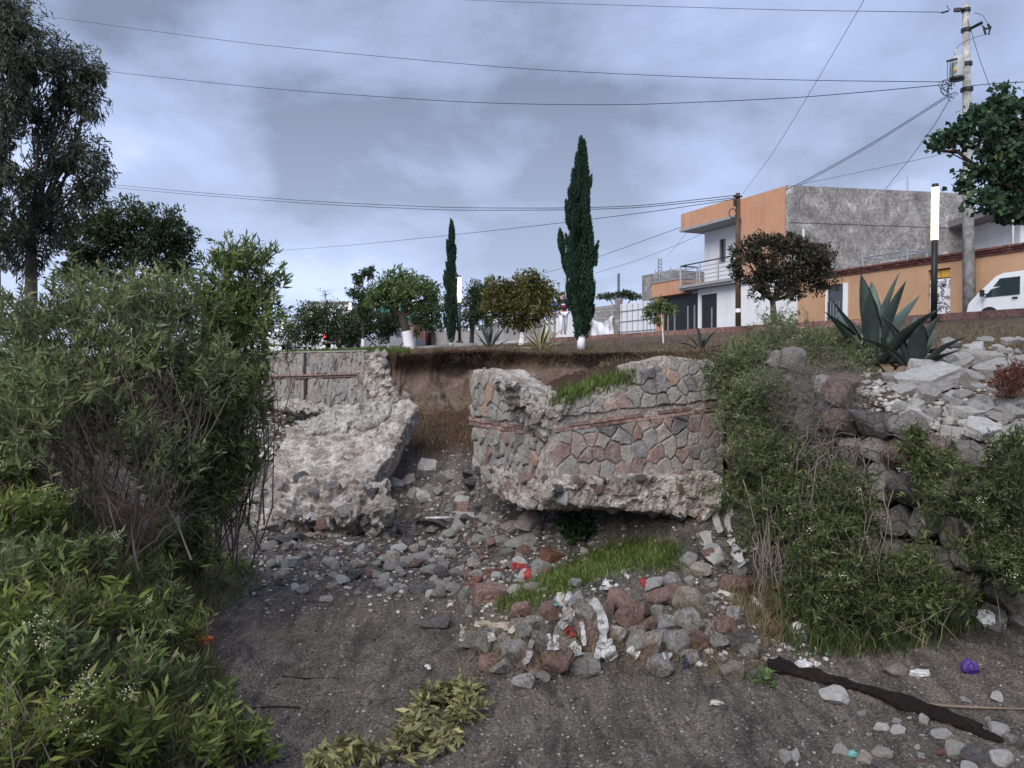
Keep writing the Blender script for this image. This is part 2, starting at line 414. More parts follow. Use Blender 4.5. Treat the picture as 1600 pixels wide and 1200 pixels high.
ctrl += [X_(*c) for c in [
    (1000, 930, 8.4), (1000, 882, 9.5), (900, 905, 9.0), (1060, 865, 10.0), (1100, 935, 8.5), (1180, 950, 8.7), (830, 955, 8.5), (880, 952, 7.75), (1000, 948, 7.8), (1120, 958, 8.0), (800, 985, 7.9),
    (600, 950, 9.1), (450, 950, 9.1), (450, 862, 11.8), (600, 852, 12.25), (700, 850, 12.35), (720, 802, 14.2), (620, 792, 15), (680, 762, 15.4), (680, 716, 16.7), (745, 722, 15.6),
    (800, 836, 12.6), (900, 866, 11.6), (1000, 852, 11.6), (1100, 862, 10.9), (1150, 905, 9.9), (1230, 960, 8.8), (1200, 850, 11.3),
    (820, 622, 14.4), (930, 612, 13.0), (1060, 585, 13.2), (770, 640, 14.6), (700, 664, 17.4), (655, 652, 18.1), (724, 700, 15.6), (780, 660, 14.4), (850, 690, 12.9), (980, 680, 12.7), (1100, 670, 12.8),
    (420, 695, 19), (480, 664, 20), (540, 652, 19), (400, 652, 23), (350, 642, 26), (300, 640, 28), (560, 705, 16.6), (440, 800, 14), (380, 745, 16), (340, 830, 12.7),
    (200, 900, 7), (100, 800, 7), (0, 705, 7), (200, 1050, 5.5), (0, 900, 5.5), (100, 1200, 4.3), (-200, 700, 6), (200, 800, 10), (100, 700, 12), (0, 600, 14), (150, 655, 20), (0, 562, 25), (200, 625, 28), (300, 960, 8.0), (340, 1100, 6.35), (300, 860, 10.5), (330, 760, 14)]]
ctrl += [(-.345 * y, y, 0.0) for y in (4.0, 5.3, 6.6, 8, 9.6)]
ctrl = np.array(ctrl, float)
def rbf_fit(pts):
    d = np.linalg.norm(pts[:, None, :2] - pts[None, :, :2], axis=2)
    n = len(pts); A = np.zeros((n + 1, n + 1)); A[:n, :n] = -np.sqrt(d * d + 0.02) - 0.0 * np.eye(n); A[:n, n] = 1; A[n, :n] = 1
    A[:n, :n] -= np.eye(n) * 0.02
    w = np.linalg.solve(A, np.append(pts[:, 2], 0.0))
    return w
RW = rbf_fit(ctrl)
def bed_base(x, y):
    out = np.full(x.shape, RW[-1])
    for (cx_, cy_, _), w in zip(ctrl, RW[:-1]):
        out += -np.sqrt((x - cx_) ** 2 + (y - cy_) ** 2 + 0.02) * w
    return out
def axis(parts):
    return np.unique(np.concatenate([np.arange(a, b, s) for a, b, s in parts]).round(4))
gx = axis([(-130, -40, 8), (-40, -12, 1.2), (-12, -6, .18), (-6, 7, .034), (7, 12, .2), (12, 40, 2), (40, 131, 8)])
gy = axis([(-40, -6, 3), (-6, 4, .4), (4, 10, .030), (10, 20, .05), (20, 34, .25), (34, 60, 1.5), (60, 131, 6)])
GX, GY = np.meshgrid(gx, gy)
xs, ys = GX.ravel(), GY.ravel()
zb = bed_base(xs, ys)
p3 = np.stack([xs, ys, np.zeros_like(xs)], 1)
near = np.clip(1 - np.hypot(xs, ys - 8) / 40, 0, 1)
rough_ = np.clip((ys - 8.5) / 4, 0, 1) * 0.06 + 0.022
# shallow flow channels and ridges left by the water
zz = zb + near * (fbm(p3 * 0.7, 4) * 0.07 + fbm(p3 * 3.1 + 5, 4) * 2.2 * rough_ * 0.6 + fbm(p3 * 11 + 9, 3) * rough_ * 0.45)
flow = np.abs(fbm(np.stack([xs * 1.6 + ys * 0.5, ys * 0.55, ys * 0], 1) + 3, 4))
zz -= near * 0.22 * np.clip(0.2 - flow, 0, 1)
flow2 = fbm(np.stack([xs * 5 + ys * 1.5, ys * 1.1, ys * 0], 1) + 8, 4)
zz += near * (0.05 * np.abs(fbm(p3 * 2.4 + 2, 4)) + 0.028 * np.abs(fbm(p3 * 7 + 6, 3)) - 0.02)
zz += near * 0.030 * flow2 + near * 0.032 * fbm(p3 * 20, 3)
nx, ny = len(gx), len(gy)
ii = (np.arange(ny - 1)[:, None] * nx + np.arange(nx - 1)[None, :]).ravel()
bf = np.stack([ii, ii + 1, ii + nx + 1, ii + nx], 1)
bed_v = np.stack([xs, ys, zz], 1)
me = mesh_np('river_bed', bed_v, bf, True)
# earth instead of sand: high on the banks and behind the walls
line = -.36 * ys
earth = np.clip((line - xs) / 0.5, 0, 1) * (ys < 11.5) + np.clip((zb - 1.0) / 0.4, 0, 1)
earth = np.clip(earth + 1.3 * np.exp(-((xs + 1.4) / 1.3) ** 2 - ((ys - 17.6) / 1.0) ** 2) + fbm(p3 * 1.2 + 3, 4) * 0.5 * (earth > 0.02), 0, 1)
a = me.attributes.new('earth', 'FLOAT', 'POINT'); a.data.foreach_set('value', earth.astype(np.float32))
bed_o = obj('river_bed', me, M_BED, kind='structure')
tag(bed_o, 'dark grey sandy dry river bed with shallow flow marks', 'river bed')

# ------------------------------------------------------------------ terrain: embankment (cliff, terrace, slope up to the kerb)
STREET = 4.15
def kerb_x(Y): return 11.6 - .573 * (Y - 17.5)
def K_(Y, dz=-0.17): return (kerb_x(Y), Y, STREET + dz)
Fp = [X_(60, 640, 45), X_(150, 640, 38), X_(300, 630, 31), X_(575, 652, 19.3), X_(622, 676, 18.0), X_(700, 668, 17.8), X_(775, 650, 17.2), X_(850, 632, 16.6), X_(930, 622, 16.2), X_(1000, 606, 15.4), X_(1080, 590, 14.2), X_(1180, 680, 12.6), X_(1280, 800, 10.2), (4.5, 8.9, .1), (4.9, 8.3, .1), (5.5, 7.9, .1), (6.5, 7.0, .1), (8.3, 5.4, .2), (12, 1, .3)]
Ep = [X_(60, 557, 46), X_(150, 556, 39), X_(300, 554, 31.6), X_(575, 548, 19.8), X_(625, 549, 18.8), X_(700, 546, 19.3), X_(770, 544, 19.6), X_(850, 549, 18.9), X_(915, 549, 17.9), X_(1000, 548, 17.2), X_(1080, 548, 15.2), X_(1180, 545, 13.2), X_(1280, 588, 10.9), X_(1400, 645, 9.0), X_(1500, 672, 8.45), X_(1620, 690, 8.0), X_(1900, 690, 7.1), (8.4, 5.5, 2.2), (12, 1.2, 2.4)]
Ky = [130, 100, 75, 52, 46, 41, 37, 33, 30, 27.5, 25, 22.5, 20.5, 19, 17.5, 15.5, 11, 4, -6]
Kp = [K_(y) for y in Ky]
Mp = []
for i, (e_, k_) in enumerate(zip(Ep, Kp)):
    e_, k_ = np.array(e_), np.array(k_)
    m_ = e_ + (k_ - e_) * 0.42; m_[2] = e_[2] + (k_[2] - e_[2]) * 0.40
    Mp.append(tuple(m_))
Mp[11] = X_(1200, 530, 16.5); Mp[12] = X_(1300, 545, 14.0); Mp[13] = X_(1410, 566, 11.8); Mp[14] = X_(1510, 552, 12.0); Mp[15] = X_(1640, 548, 11.8)
def dense(pts, n):
    pts = np.array(pts, float); t = np.linspace(0, len(pts) - 1, n); i = np.clip(np.floor(t).astype(int), 0, len(pts) - 2); f = (t - i)[:, None]
    p0 = pts[np.clip(i - 1, 0, None)]; p1 = pts[i]; p2 = pts[i + 1]; p3_ = pts[np.clip(i + 2, None, len(pts) - 1)]
    m1, m2 = (p2 - p0) * 0.35, (p3_ - p1) * 0.35
    return (2 * f**3 - 3 * f**2 + 1) * p1 + (f**3 - 2 * f**2 + f) * m1 + (-2 * f**3 + 3 * f**2) * p2 + (f**3 - f**2) * m2
NU = 760
Fd, Ed, Md, Kd = (dense(a_, NU) for a_ in (Fp, Ep, Mp, Kp))
Fd = Fd.copy(); Fd[:, 2] -= 0.25
rows, lay = [], []
n1_, n2_, n3_ = 44, 44, 40
for j in range(n1_):
    t = j / n1_
    g = 1 - (1 - t) ** 2.0
    p = Fd + (Ed - Fd) * np.array([g, g, t])
    rows.append(p); lay.append(np.full(NU, t * 0.96))
for j in range(n2_):
    t = j / n2_; rows.append(Ed + (Md - Ed) * t); lay.append(np.full(NU, 1.0))
for j in range(n3_ + 1):
    t = j / n3_; rows.append(Md + (Kd - Md) * t); lay.append(np.full(NU, 1.0))
V = np.array(rows); L = np.array(lay)             # (rows, NU, 3)
flatv = V.reshape(-1, 3); lt = L.ravel()
cl = np.clip(lt / 0.96, 0, 1) * (lt < 0.99)
out2 = np.array([0.25, -0.97, 0])
# erosion: gullies and hollows in the cliff, a thin overhanging lip of roots at its top
ero = fbm(flatv * np.array([1.3, 1.3, 0.7]), 5, 0.55) * 0.55 + fbm(flatv * np.array([5, 5, 2.0]) + 4, 3) * 0.12
lipn = 0.3 + 1.4 * vnoise(flatv * np.array([2.2, 2.2, 0]) + 9)
lip = lipn * np.exp(-((lt - 0.93) / 0.05) ** 2) * 0.16 - np.exp(-((lt - 0.74) / 0.12) ** 2) * 0.32
amt = np.sin(np.clip(cl, 0, 1) * math.pi) ** 0.6
d = (amt * ero + lip)[:, None] * out2[None, :]
flatv = flatv + np.where((lt < 0.99)[:, None], d, 0)
flat_m = (lt >= 0.99)
fade = np.ones(len(lt)).reshape(V.shape[0], NU)
fade[-12:] = np.linspace(1, 0, 12)[:, None]
flatv[:, 2] += np.where(flat_m, (fbm(flatv * 1.1 + 3, 4) * 0.10 + fbm(flatv * 5 + 3, 4) * 0.05) * fade.ravel(), 0)
nr = V.shape[0]
ii = (np.arange(nr - 1)[:, None] * NU + np.arange(NU - 1)[None, :]).ravel()
ef = np.stack([ii, ii + 1, ii + NU + 1, ii + NU], 1)
me = mesh_np('embankment', flatv, ef, True)
a = me.attributes.new('layer', 'FLOAT', 'POINT'); a.data.foreach_set('value', lt.astype(np.float32))
bank_o = obj('embankment', me, M_BANK, kind='structure')
tag(bank_o, 'eroded brown earth embankment rising from the river bed to the street', 'embankment')

TER = [BVHTree.FromPolygons(bed_v.tolist(), bf.tolist()), BVHTree.FromPolygons(flatv.tolist(), ef.tolist())]
def ground(px, py, default=None):
    """where the line of sight through a photo pixel meets the terrain"""
    dr = raydir(px, py).normalized(); best = None
    for t_ in TER:
        h = t_.ray_cast(EYE, dr, 300)
        if h[0] is not None and (best is None or h[3] < best[1]): best = (h[0], h[3])
    return best[0] if best else default
def gz(x, y):
    """terrain height under a plan position"""
    z = -99
    for t_ in TER:
        h = t_.ray_cast(Vector((x, y, 30)), Vector((0, 0, -1)), 60)
        if h[0] is not None: z = max(z, h[0].z)
    return z

# ------------------------------------------------------------------ street level: kerb, sidewalk, road, far ground
KD = Vector((-.573, 1, 0)).normalized()        # along the street, away from the camera
KN = Vector((KD.y, -KD.x, 0))                  # across it, towards the houses
def SP_(s, w, z): # street frame: s metres along from kerb point at Y = 17.5, w metres across
    return Vector((11.6, 17.5, 0)) + KD * s + KN * w + Vector((0, 0, z))
def sbox(mb, s0, s1, w0, w1, z0, z1):
    c = [(s0, w0), (s1, w0), (s1, w1), (s0, w1)]
    mb.box8([SP_(s, w, z0) for s, w in c][::-1] + [SP_(s, w, z1) for s, w in c][::-1])
M_KERB = mat_rock('kerb_stone', [(0.28, (0.17, 0.085, 0.075)), (0.55, (0.27, 0.155, 0.14)), (0.78, (0.38, 0.27, 0.25))], 3, jit=0.15, space='world')
M_KERBC = mat_plain('kerb_concrete', (0.42, 0.42, 0.41), 0.85, var=0.2)
M_WALK = mat_plain('sidewalk_concrete', (0.33, 0.31, 0.29), 0.9, var=0.2)
M_ROAD = mat_plain('asphalt', (0.06, 0.06, 0.06), 0.9, var=0.25)
M_DRY = mat_plain('dry_ground', (0.16, 0.14, 0.10), 0.95, var=0.3, scale=0.5)
kr = thing('kerb', SP_(0, 0, STREET - 0.2), 'long low kerb of reddish stones topping the brown slope', 'kerb')
s = -26.0
while s < 20:
    L_ = 1.0
    mb = MB(); sbox(mb, s, s + L_ - 0.012, 0, 0.24 + random.uniform(-.01, .01), STREET - 0.5, STREET + random.uniform(-.015, .01))
    o = mb.build('kerb_stone', M_KERB, kr); s += L_
k2 = thing('kerb', SP_(25, 0, STREET - 0.2), 'straight pale concrete kerb beside the strip of grass', 'kerb')
while s < 62:
    mb = MB(); sbox(mb, s, s + 1.988, 0.02, 0.24, STREET - 0.5, STREET - 0.005); mb.build('kerb_stone', M_KERBC, k2); s += 2.0
mb = MB(); sbox(mb, -26, 120, 0.246, 2.6, STREET - 0.4, STREET - 0.02)
mb.build('sidewalk', M_WALK, kind='structure', label='pale concrete sidewalk behind the kerb', cat='sidewalk')
mb = MB(); sbox(mb, -26, 260, 2.61, 9.2, STREET - 0.5, STREET - 0.15)
mb.build('road', M_ROAD, kind='structure', label='asphalt street between the kerb and the houses', cat='road')
mb = MB(); sbox(mb, -120, 700, 9.21, 900, STREET - 0.5, STREET - 0.1)
mb.build('ground', M_DRY, kind='structure', label='flat dry ground under and behind the houses', cat='ground')
# ------------------------------------------------------------------ rock shapes (shared by all rocks and stones)
def rock_mesh(name, seed, flat=1.0, planes=11, sub=3, ngain=0.05):
    r = random.Random(seed)
    bm = bmesh.new(); bmesh.ops.create_icosphere(bm, subdivisions=sub, radius=1.0)
    pl = []
    for _ in range(planes):
        n_ = Vector((r.gauss(0, 1), r.gauss(0, 1), r.gauss(0, 1))).normalized(); pl.append((n_, r.uniform(0.50, 0.80)))
    if flat < 1: pl += [(Vector((r.uniform(-.1, .1), r.uniform(-.1, .1), 1)).normalized(), 0.62), (Vector((r.uniform(-.15, .15), r.uniform(-.15, .15), -1)).normalized(), 0.62)]
    for v in bm.verts:
        for n_, d_ in pl:
            q = v.co.dot(n_) - d_
            if q > 0: v.co -= n_ * q * 0.97
    co = np.array([v.co for v in bm.verts])
    no = fbm(co * 2.2 + seed * 3.7, 4) * ngain * 1.6
    for v, k_ in zip(bm.verts, no): v.co *= 1 + k_
    co = np.array([v.co for v in bm.verts]); ext = np.abs(co).max(0)
    for v in bm.verts: v.co = Vector((v.co.x / ext[0], v.co.y / ext[1], v.co.z / ext[2]))
    me = bpy.data.meshes.new(name); bm.to_mesh(me); bm.free()
    me.materials.append(ROCK['grey'])
    return me
RM = [rock_mesh('rock', i, planes=9 + i % 6) for i in range(22)]
def slab_mesh(name, seed):
    """angular flat slab: an irregular polygon given thickness, its edges chipped"""
    r = random.Random(seed); n = r.choice((4, 5, 5, 6, 7)); bm = bmesh.new()
    an = sorted((i + r.uniform(-.28, .28)) / n * 6.283 for i in range(n)); top = []
    for a_ in an:
        k_ = r.uniform(.75, 1.15); top.append(bm.verts.new((math.cos(a_) * k_, math.sin(a_) * k_, 1 + r.uniform(-.25, .15))))
    bot = [bm.verts.new((v.co.x * r.uniform(.8, 1.08), v.co.y * r.uniform(.8, 1.08), -1 + r.uniform(-.15, .25))) for v in top]
    bm.faces.new(top); bm.faces.new(bot[::-1])
    for i in range(n): bm.faces.new([bot[i], bot[(i + 1) % n], top[(i + 1) % n], top[i]])
    bmesh.ops.bevel(bm, geom=list(bm.edges), offset=.07, segments=1, affect='EDGES')
    bmesh.ops.triangulate(bm, faces=bm.faces); bmesh.ops.subdivide_edges(bm, edges=bm.edges, cuts=3, use_grid_fill=True)
    co = np.array([v.co for v in bm.verts]); no = np.array([v.normal for v in bm.verts]); bm.normal_update()
    d_ = fbm(co * np.array([2.2, 2.2, 1.2]) + seed, 4, .6) * .10
    for v, k_ in zip(bm.verts, d_): v.co += Vector((v.co.x, v.co.y, v.co.z * .8)).normalized() * k_
    co = np.array([v.co for v in bm.verts]); ext = np.abs(co).max(0)
    for v in bm.verts: v.co = Vector((v.co.x / ext[0], v.co.y / ext[1], v.co.z / ext[2]))
    me = bpy.data.meshes.new(name); bm.to_mesh(me); bm.free(); me.materials.append(ROCK['grey']); return me
SLAB = [slab_mesh('slab', 50 + i) for i in range(14)]
LOWR = [rock_mesh('stone', 80 + i, planes=8, sub=2) for i in range(12)]
def rock_obj(name, me, mat, loc, scale, rot, parent=None, **kw):
    o = bpy.data.objects.new(name, me); COL.objects.link(o)
    if parent is not None: o.parent = parent; o.location = Vector(loc) - WLOC[parent]
    else: o.location = loc
    o.scale = scale; o.rotation_euler = rot
    o.material_slots[0].link = 'OBJECT'; o.material_slots[0].material = mat
    return tag(o, **kw)

def remesh(me, voxel):
    o = bpy.data.objects.new('tmp', me); COL.objects.link(o)
    md = o.modifiers.new('r', 'REMESH'); md.mode = 'VOXEL'; md.voxel_size = voxel
    dg = bpy.context.evaluated_depsgraph_get(); dg.update()
    res = bpy.data.meshes.new_from_object(o.evaluated_get(dg))
    bpy.data.objects.remove(o); bpy.data.meshes.remove(me)
    return res
def displace(me, fn):
    n = len(me.vertices); co = np.empty(n * 3, np.float32); me.vertices.foreach_get('co', co); co = co.reshape(-1, 3)
    no = np.empty(n * 3, np.float32); me.vertices.foreach_get('normal', no); no = no.reshape(-1, 3)
    co = co + no * fn(co.astype(float))[:, None]
    me.vertices.foreach_set('co', co.astype(np.float32).ravel()); me.update()
class Plane:
    def __init__(s, a, b, c):
        s.o = P(*a); u = P(*b) - s.o; w = P(*c) - s.o
        s.n = u.cross(w).normalized()
        if s.n.dot(EYE - s.o) < 0: s.n = -s.n
        s.e1 = Vector((0, 0, 1)).cross(s.n).normalized(); s.e2 = s.n.cross(s.e1).normalized()
    def hit(s, px, py, off=0.0):
        d_ = raydir(px, py); t = (s.o + s.n * off - EYE).dot(s.n) / d_.dot(s.n); return EYE + d_ * t
    def uv(s, px, py):
        h = s.hit(px, py) - s.o; return (h.dot(s.e1), h.dot(s.e2))
    def at(s, u, v, d_=0.0): return s.o + s.e1 * u + s.e2 * v + s.n * d_
def inside(pt, poly):
    x, y = pt; c = False; n = len(poly)
    for i in range(n):
        x1, y1 = poly[i]; x2, y2 = poly[i - 1]
        if (y1 > y) != (y2 > y) and x < (x2 - x1) * (y - y1) / (y2 - y1) + x1: c = not c
    return c
def prism(pl, outline, d0, d1):
    """outline of photo points laid on the plane and given real thickness between depths d0 (front) and d1 (back)"""
    uvs = [pl.uv(*q) for q in outline]
    area = sum(uvs[i - 1][0] * uvs[i][1] - uvs[i][0] * uvs[i - 1][1] for i in range(len(uvs)))
    if area < 0: uvs = uvs[::-1]
    n = len(uvs); bm = bmesh.new()
    f = [bm.verts.new(pl.at(u, v, d0)) for u, v in uvs]; b_ = [bm.verts.new(pl.at(u, v, d1)) for u, v in uvs]
    bm.faces.new(f); bm.faces.new(b_[::-1])
    for i in range(n): bm.faces.new([f[i], b_[i], b_[(i + 1) % n], f[(i + 1) % n]])
    bmesh.ops.recalc_face_normals(bm, faces=bm.faces)
    me = bpy.data.meshes.new('prism'); bm.to_mesh(me); bm.free()
    return me
def rubble_body(pl, outline, d0, d1, voxel=0.035, amp=0.08, freq=5.0, seed=0.0, fine=0.03):
    me = remesh(prism(pl, outline, d0, d1), voxel)
    def fn(c):
        w = np.stack([fbm(c * 3 + seed + k_ * 9, 2) for k_ in range(3)], 1) * .10
        q = (c + w) @ np.array([[.8, .36, -.48], [-.6, .48, -.64], [0, .8, .6]]).T
        def blocks(f_): 
            i_ = np.floor(q * f_ + seed).astype(np.int64); return _h[(i_[:, 0] * 73856093 ^ i_[:, 1] * 19349663 ^ i_[:, 2] * 83492791) & 131071] - .5
        return fbm(c * freq * 0.45 + seed, 4, 0.55) * amp * .7 + blocks(4.2) * amp * .75 + blocks(9.0) * amp * .4 + fbm(c * freq * 2.6 + seed + 7, 3) * fine
    displace(me, fn)
    return me
def clip_half(poly, a, b, c):   # keep a*x+b*y <= c
    out = []; n = len(poly)
    for i in range(n):
        p, q = poly[i], poly[(i + 1) % n]; fp, fq = a * p[0] + b * p[1] - c, a * q[0] + b * q[1] - c
        if fp <= 0: out.append(p)
        if (fp < 0 < fq) or (fq < 0 < fp):
            t = fp / (fp - fq); out.append((p[0] + (q[0] - p[0]) * t, p[1] + (q[1] - p[1]) * t))
    return out
def voronoi(region, mask, spacing, sx=1.0, sy=1.0, seed=1):
    """irregular cells in a region polygon (convex) for every seed that lies inside the mask polygon"""
    r = random.Random(seed); xs_ = [p[0] for p in region]; ys_ = [p[1] for p in region]; seeds = []
    for _ in range(6000):
        q = (r.uniform(min(xs_), max(xs_)), r.uniform(min(ys_), max(ys_)))
        if not inside(q, region): continue
        sc = spacing * r.choice((0.5, 0.7, 0.95, 1.1, 1.4))
        if all(((q[0] - s_[0]) / sx) ** 2 + ((q[1] - s_[1]) / sy) ** 2 > ((sc + s_[2]) / 2) ** 2 for s_ in seeds): seeds.append((q[0], q[1], sc))
    cells = []
    for i, s_ in enumerate(seeds):
        if not inside(s_[:2], mask): continue
        poly = list(region)
        for j, t in enumerate(seeds):
            if i == j or abs(t[0] - s_[0]) > spacing * 3 * sx or abs(t[1] - s_[1]) > spacing * 3 * sy: continue
            dx, dy = (t[0] - s_[0]) / sx ** 2, (t[1] - s_[1]) / sy ** 2
            mx, my = (t[0] + s_[0]) / 2, (t[1] + s_[1]) / 2
            poly = clip_half(poly, dx, dy, dx * mx + dy * my)
            if len(poly) < 3: break
        if len(poly) < 3 or sum(inside(q, mask) for q in poly) < .55 * len(poly): continue
        fine = []
        for k_ in range(len(poly)):
            p, q = poly[k_], poly[(k_ + 1) % len(poly)]; m_ = max(1, int(math.hypot(q[0] - p[0], q[1] - p[1]) / .055))
            fine += [(p[0] + (q[0] - p[0]) * t / m_, p[1] + (q[1] - p[1]) * t / m_) for t in range(m_)]
        f3 = np.array([(x, y, seed) for x, y in fine]); wx = fbm(f3 * 5.5, 3) * .075; wy = fbm(f3 * 5.5 + 40, 3) * .075
        if len(fine) >= 4: cells.append([(x + a_, y + b_) for (x, y), a_, b_ in zip(fine, wx, wy)])
    return cells
def stone_from_cell(pl, poly, joint, proud, r):
    c = (sum(p[0] for p in poly) / len(poly), sum(p[1] for p in poly) / len(poly))
    # drop tiny edges, round the corners, pull in from the joints
    q = poly
    def ring(k_, dd):
        out = []
        for p in q:
            dx, dy = p[0] - c[0], p[1] - c[1]; l_ = math.hypot(dx, dy) + 1e-6; f_ = max(0.2, 1 - k_ / l_)
            out.append(pl.at(c[0] + dx * f_ + r.uniform(-.004, .004), c[1] + dy * f_ + r.uniform(-.004, .004), dd + r.uniform(-.004, .004)))
        return out
    tilt = (r.uniform(-.12, .12), r.uniform(-.12, .12)); h = proud * r.uniform(0.35, 1.9)
    rings = [ring(joint * .5, -0.03), ring(joint * .75, h * 0.45), ring(joint + 0.014, h)]
    n = len(q); cen = pl.at(c[0], c[1], h * 1.05)
    vs_ = rings[0] + rings[1] + rings[2] + [cen]
    fs = []
    for k_ in range(2):
        for i in range(n): fs.append((k_ * n + i, k_ * n + (i + 1) % n, (k_ + 1) * n + (i + 1) % n, (k_ + 1) * n + i))
    for i in range(n): fs.append((2 * n + i, 2 * n + (i + 1) % n, 3 * n))
    mb = MB(); mb.add(vs_, fs); return mb
def face_stones(parent, pl, region_px, mask_px, spacing, sx, sy, seed, pick, joint=0.016, proud=0.018, name='stone'):
    reg = [pl.uv(*q) for q in region_px]; mask = [pl.uv(*q) for q in mask_px]
    r = random.Random(seed * 7 + 1); k_ = 0
    for poly in voronoi(reg, mask, spacing, sx, sy, seed):
        mb = stone_from_cell(pl, poly, joint, proud, r)
        mb.build(name, M_STONE[pick(r)], parent); k_ += 1
    return k_
def embed(parent, me, n, size, cls, seed, name='stone', face=-0.2, sink=0.35, flat=0.6, loc=Vector((0, 0, 0))):
    """stones bedded in the surface of a rubble masonry body"""
    r = random.Random(seed); polys = me.polygons; m = len(polys); done = []; tries = 0
    while len(done) < n and tries < n * 60:
        tries += 1
        p = polys[r.randrange(m)]; c = p.center + loc; nn = p.normal
        if nn.dot((EYE - c).normalized()) < face: continue
        s_ = size * r.choice((0.5, 0.7, 0.85, 1.0, 1.25))
        if any((c - q).length < (s_ + t) * 0.8 for q, t in done): continue
        done.append((c.copy(), s_))
        rot = nn.to_track_quat('Z', 'Y') @ Euler((0, 0, r.uniform(0, 6.28))).to_quaternion()
        rock_obj(name, r.choice(LOWR), ROCK[r.choice(cls)], c - nn * s_ * sink, (s_, s_ * r.uniform(.6, .95), s_ * flat), rot.to_euler(), parent)

pick_c = lambda r: r.choice(('g1', 'g1', 'g1', 'g2', 'g3', 'g3', 'r1', 'p1', 'd1', 'g1', 'g3', 'o1'))
pick_r = lambda r: r.choice(('r1', 'r1', 'p1', 'p1', 'g1', 'g3', 'g3', 'd1', 'g1', 'g2', 'r1'))
pick_l = lambda r: r.choice(('g1', 'g1', 'g3', 'g2', 'd1', 'p1', 'g1'))

# ------------------------------------------------------------------ ruined wall in the middle (two leaning pieces with a crack between)
PL_L = Plane((740, 735, 13.1), (848, 750, 11.35), (742, 590, 13.2))
PL_R = Plane((862, 752, 11.25), (1125, 745, 12.05), (880, 640, 11.4))
rw = thing('ruined_wall', P(900, 790, 11.9), 'broken wall of grey and red stones standing cracked above its undercut footing', 'stone wall')
OUT_L = [(735, 733), (739, 690), (736, 655), (732, 600), (738, 578), (772, 576), (790, 590), (812, 604), (828, 622), (846, 640), (852, 660), (847, 690), (852, 720), (850, 750), (800, 745)]
OUT_R = [(858, 752), (853, 720), (857, 690), (852, 665), (850, 645), (868, 640), (882, 622), (898, 626), (905, 612), (930, 606), (960, 600), (986, 592), (988, 566), (1010, 563), (1036, 556), (1060, 558), (1110, 562), (1135, 580), (1130, 700), (1132, 746)]
cl_ = obj('wall_core', rubble_body(PL_L, OUT_L, -0.012, -0.62, 0.03, 0.03, 6, 1.0, 0.008), M_MORTARW, rw)
cr_ = obj('wall_core', rubble_body(PL_R, OUT_R, -0.010, -0.62, 0.03, 0.024, 6, 5.0, 0.008), M_MORTAR, rw)
embed(cl_, cl_.data, 60, 0.10, ('white', 'pale', 'grey', 'white', 'pink'), 41, face=-.1, sink=.25)
embed(cr_, cr_.data, 30, 0.09, ('white', 'pale', 'grey', 'tan'), 42, face=.0, sink=.3)
MASK_L = [(737, 732), (741, 690), (738, 660), (735, 600), (741, 582), (765, 580), (785, 596), (806, 612), (826, 634), (842, 655), (846, 690), (848, 745)]
MASK_R = [(862, 748), (858, 690), (856, 650), (885, 628), (900, 630), (910, 616), (960, 603), (990, 596), (992, 572), (1040, 560), (1110, 566), (1130, 590), (1126, 742)]
face_stones(rw, PL_L, [(728, 583), (772, 580), (860, 652), (860, 668), (722, 648)], MASK_L, 0.25, 0.85, 1.25, 3, pick_c, proud=0.03)
face_stones(rw, PL_L, [(720, 664), (860, 684), (860, 752), (720, 733)], MASK_L, 0.22, 0.85, 1.25, 4, pick_c, proud=0.03)
face_stones(rw, PL_R, [(845, 555), (1140, 540), (1140, 622), (845, 656)], MASK_R, 0.26, 1.0, 1.1, 5, pick_c, proud=0.02)
face_stones(rw, PL_R, [(845, 676), (1140, 641), (1140, 744), (845, 752)], MASK_R, 0.26, 1.0, 1.15, 6, pick_r, proud=0.02)
def brick_band(parent, pl, a, b, rows_, hpx, length, proud, gap=0.012, ragged=0.3, seed=0):
    r = random.Random(seed)
    (u0, v0), (u1, v1) = pl.uv(*a), pl.uv(*b); L_ = math.hypot(u1 - u0, v1 - v0); h = (pl.uv(a[0], a[1])[1] - pl.uv(a[0], a[1] + hpx)[1])
    for k_ in range(rows_):
        t = -r.uniform(0, length)
        while t < L_:
            l_ = length * r.uniform(.8, 1.1); t0, t1 = max(t, 0), min(t + l_ - gap, L_); t += l_
            if t1 - t0 < 0.05 or r.random() < ragged * 0.12: continue
            f0, f1 = t0 / L_, t1 / L_; pd = proud * (1 if k_ == 0 else 0.55) * r.uniform(.75, 1.1)
            top = -k_ * (h + gap); jit_ = r.uniform(-.004, .004)
            c = []
            for (f_, dv) in ((f0, top - h), (f1, top - h), (f1, top), (f0, top)):
                c.append((u0 + (u1 - u0) * f_, v0 + (v1 - v0) * f_ + dv + jit_))
            mb = MB(); mb.box8([pl.at(*c[0], -.05), pl.at(*c[1], -.05), pl.at(*c[1], pd), pl.at(*c[0], pd), pl.at(*c[3], -.05), pl.at(*c[2], -.05), pl.at(*c[2], pd), pl.at(*c[3], pd)])
            mb.build('brick', M_BRICK, parent)
OV = [(786, 588), (812, 602), (834, 624), (852, 640), (880, 622), (900, 626), (884, 648), (866, 664), (852, 690), (846, 664), (826, 640), (800, 612)]
me = rubble_body(PL_R, OV, 0.03, -0.55, 0.035, 0.13, 6, 2.7, 0.05)
vb = obj('broken_rubble', me, M_MORTARW, rw)
embed(vb, me, 50, 0.10, ('white', 'pale', 'white', 'grey', 'pink', 'tan'), 44, face=.0, sink=.15)
brick_band(rw, PL_L, (735, 651), (836, 668), 2, 5.5, 0.30, 0.03, seed=1, ragged=1.5)
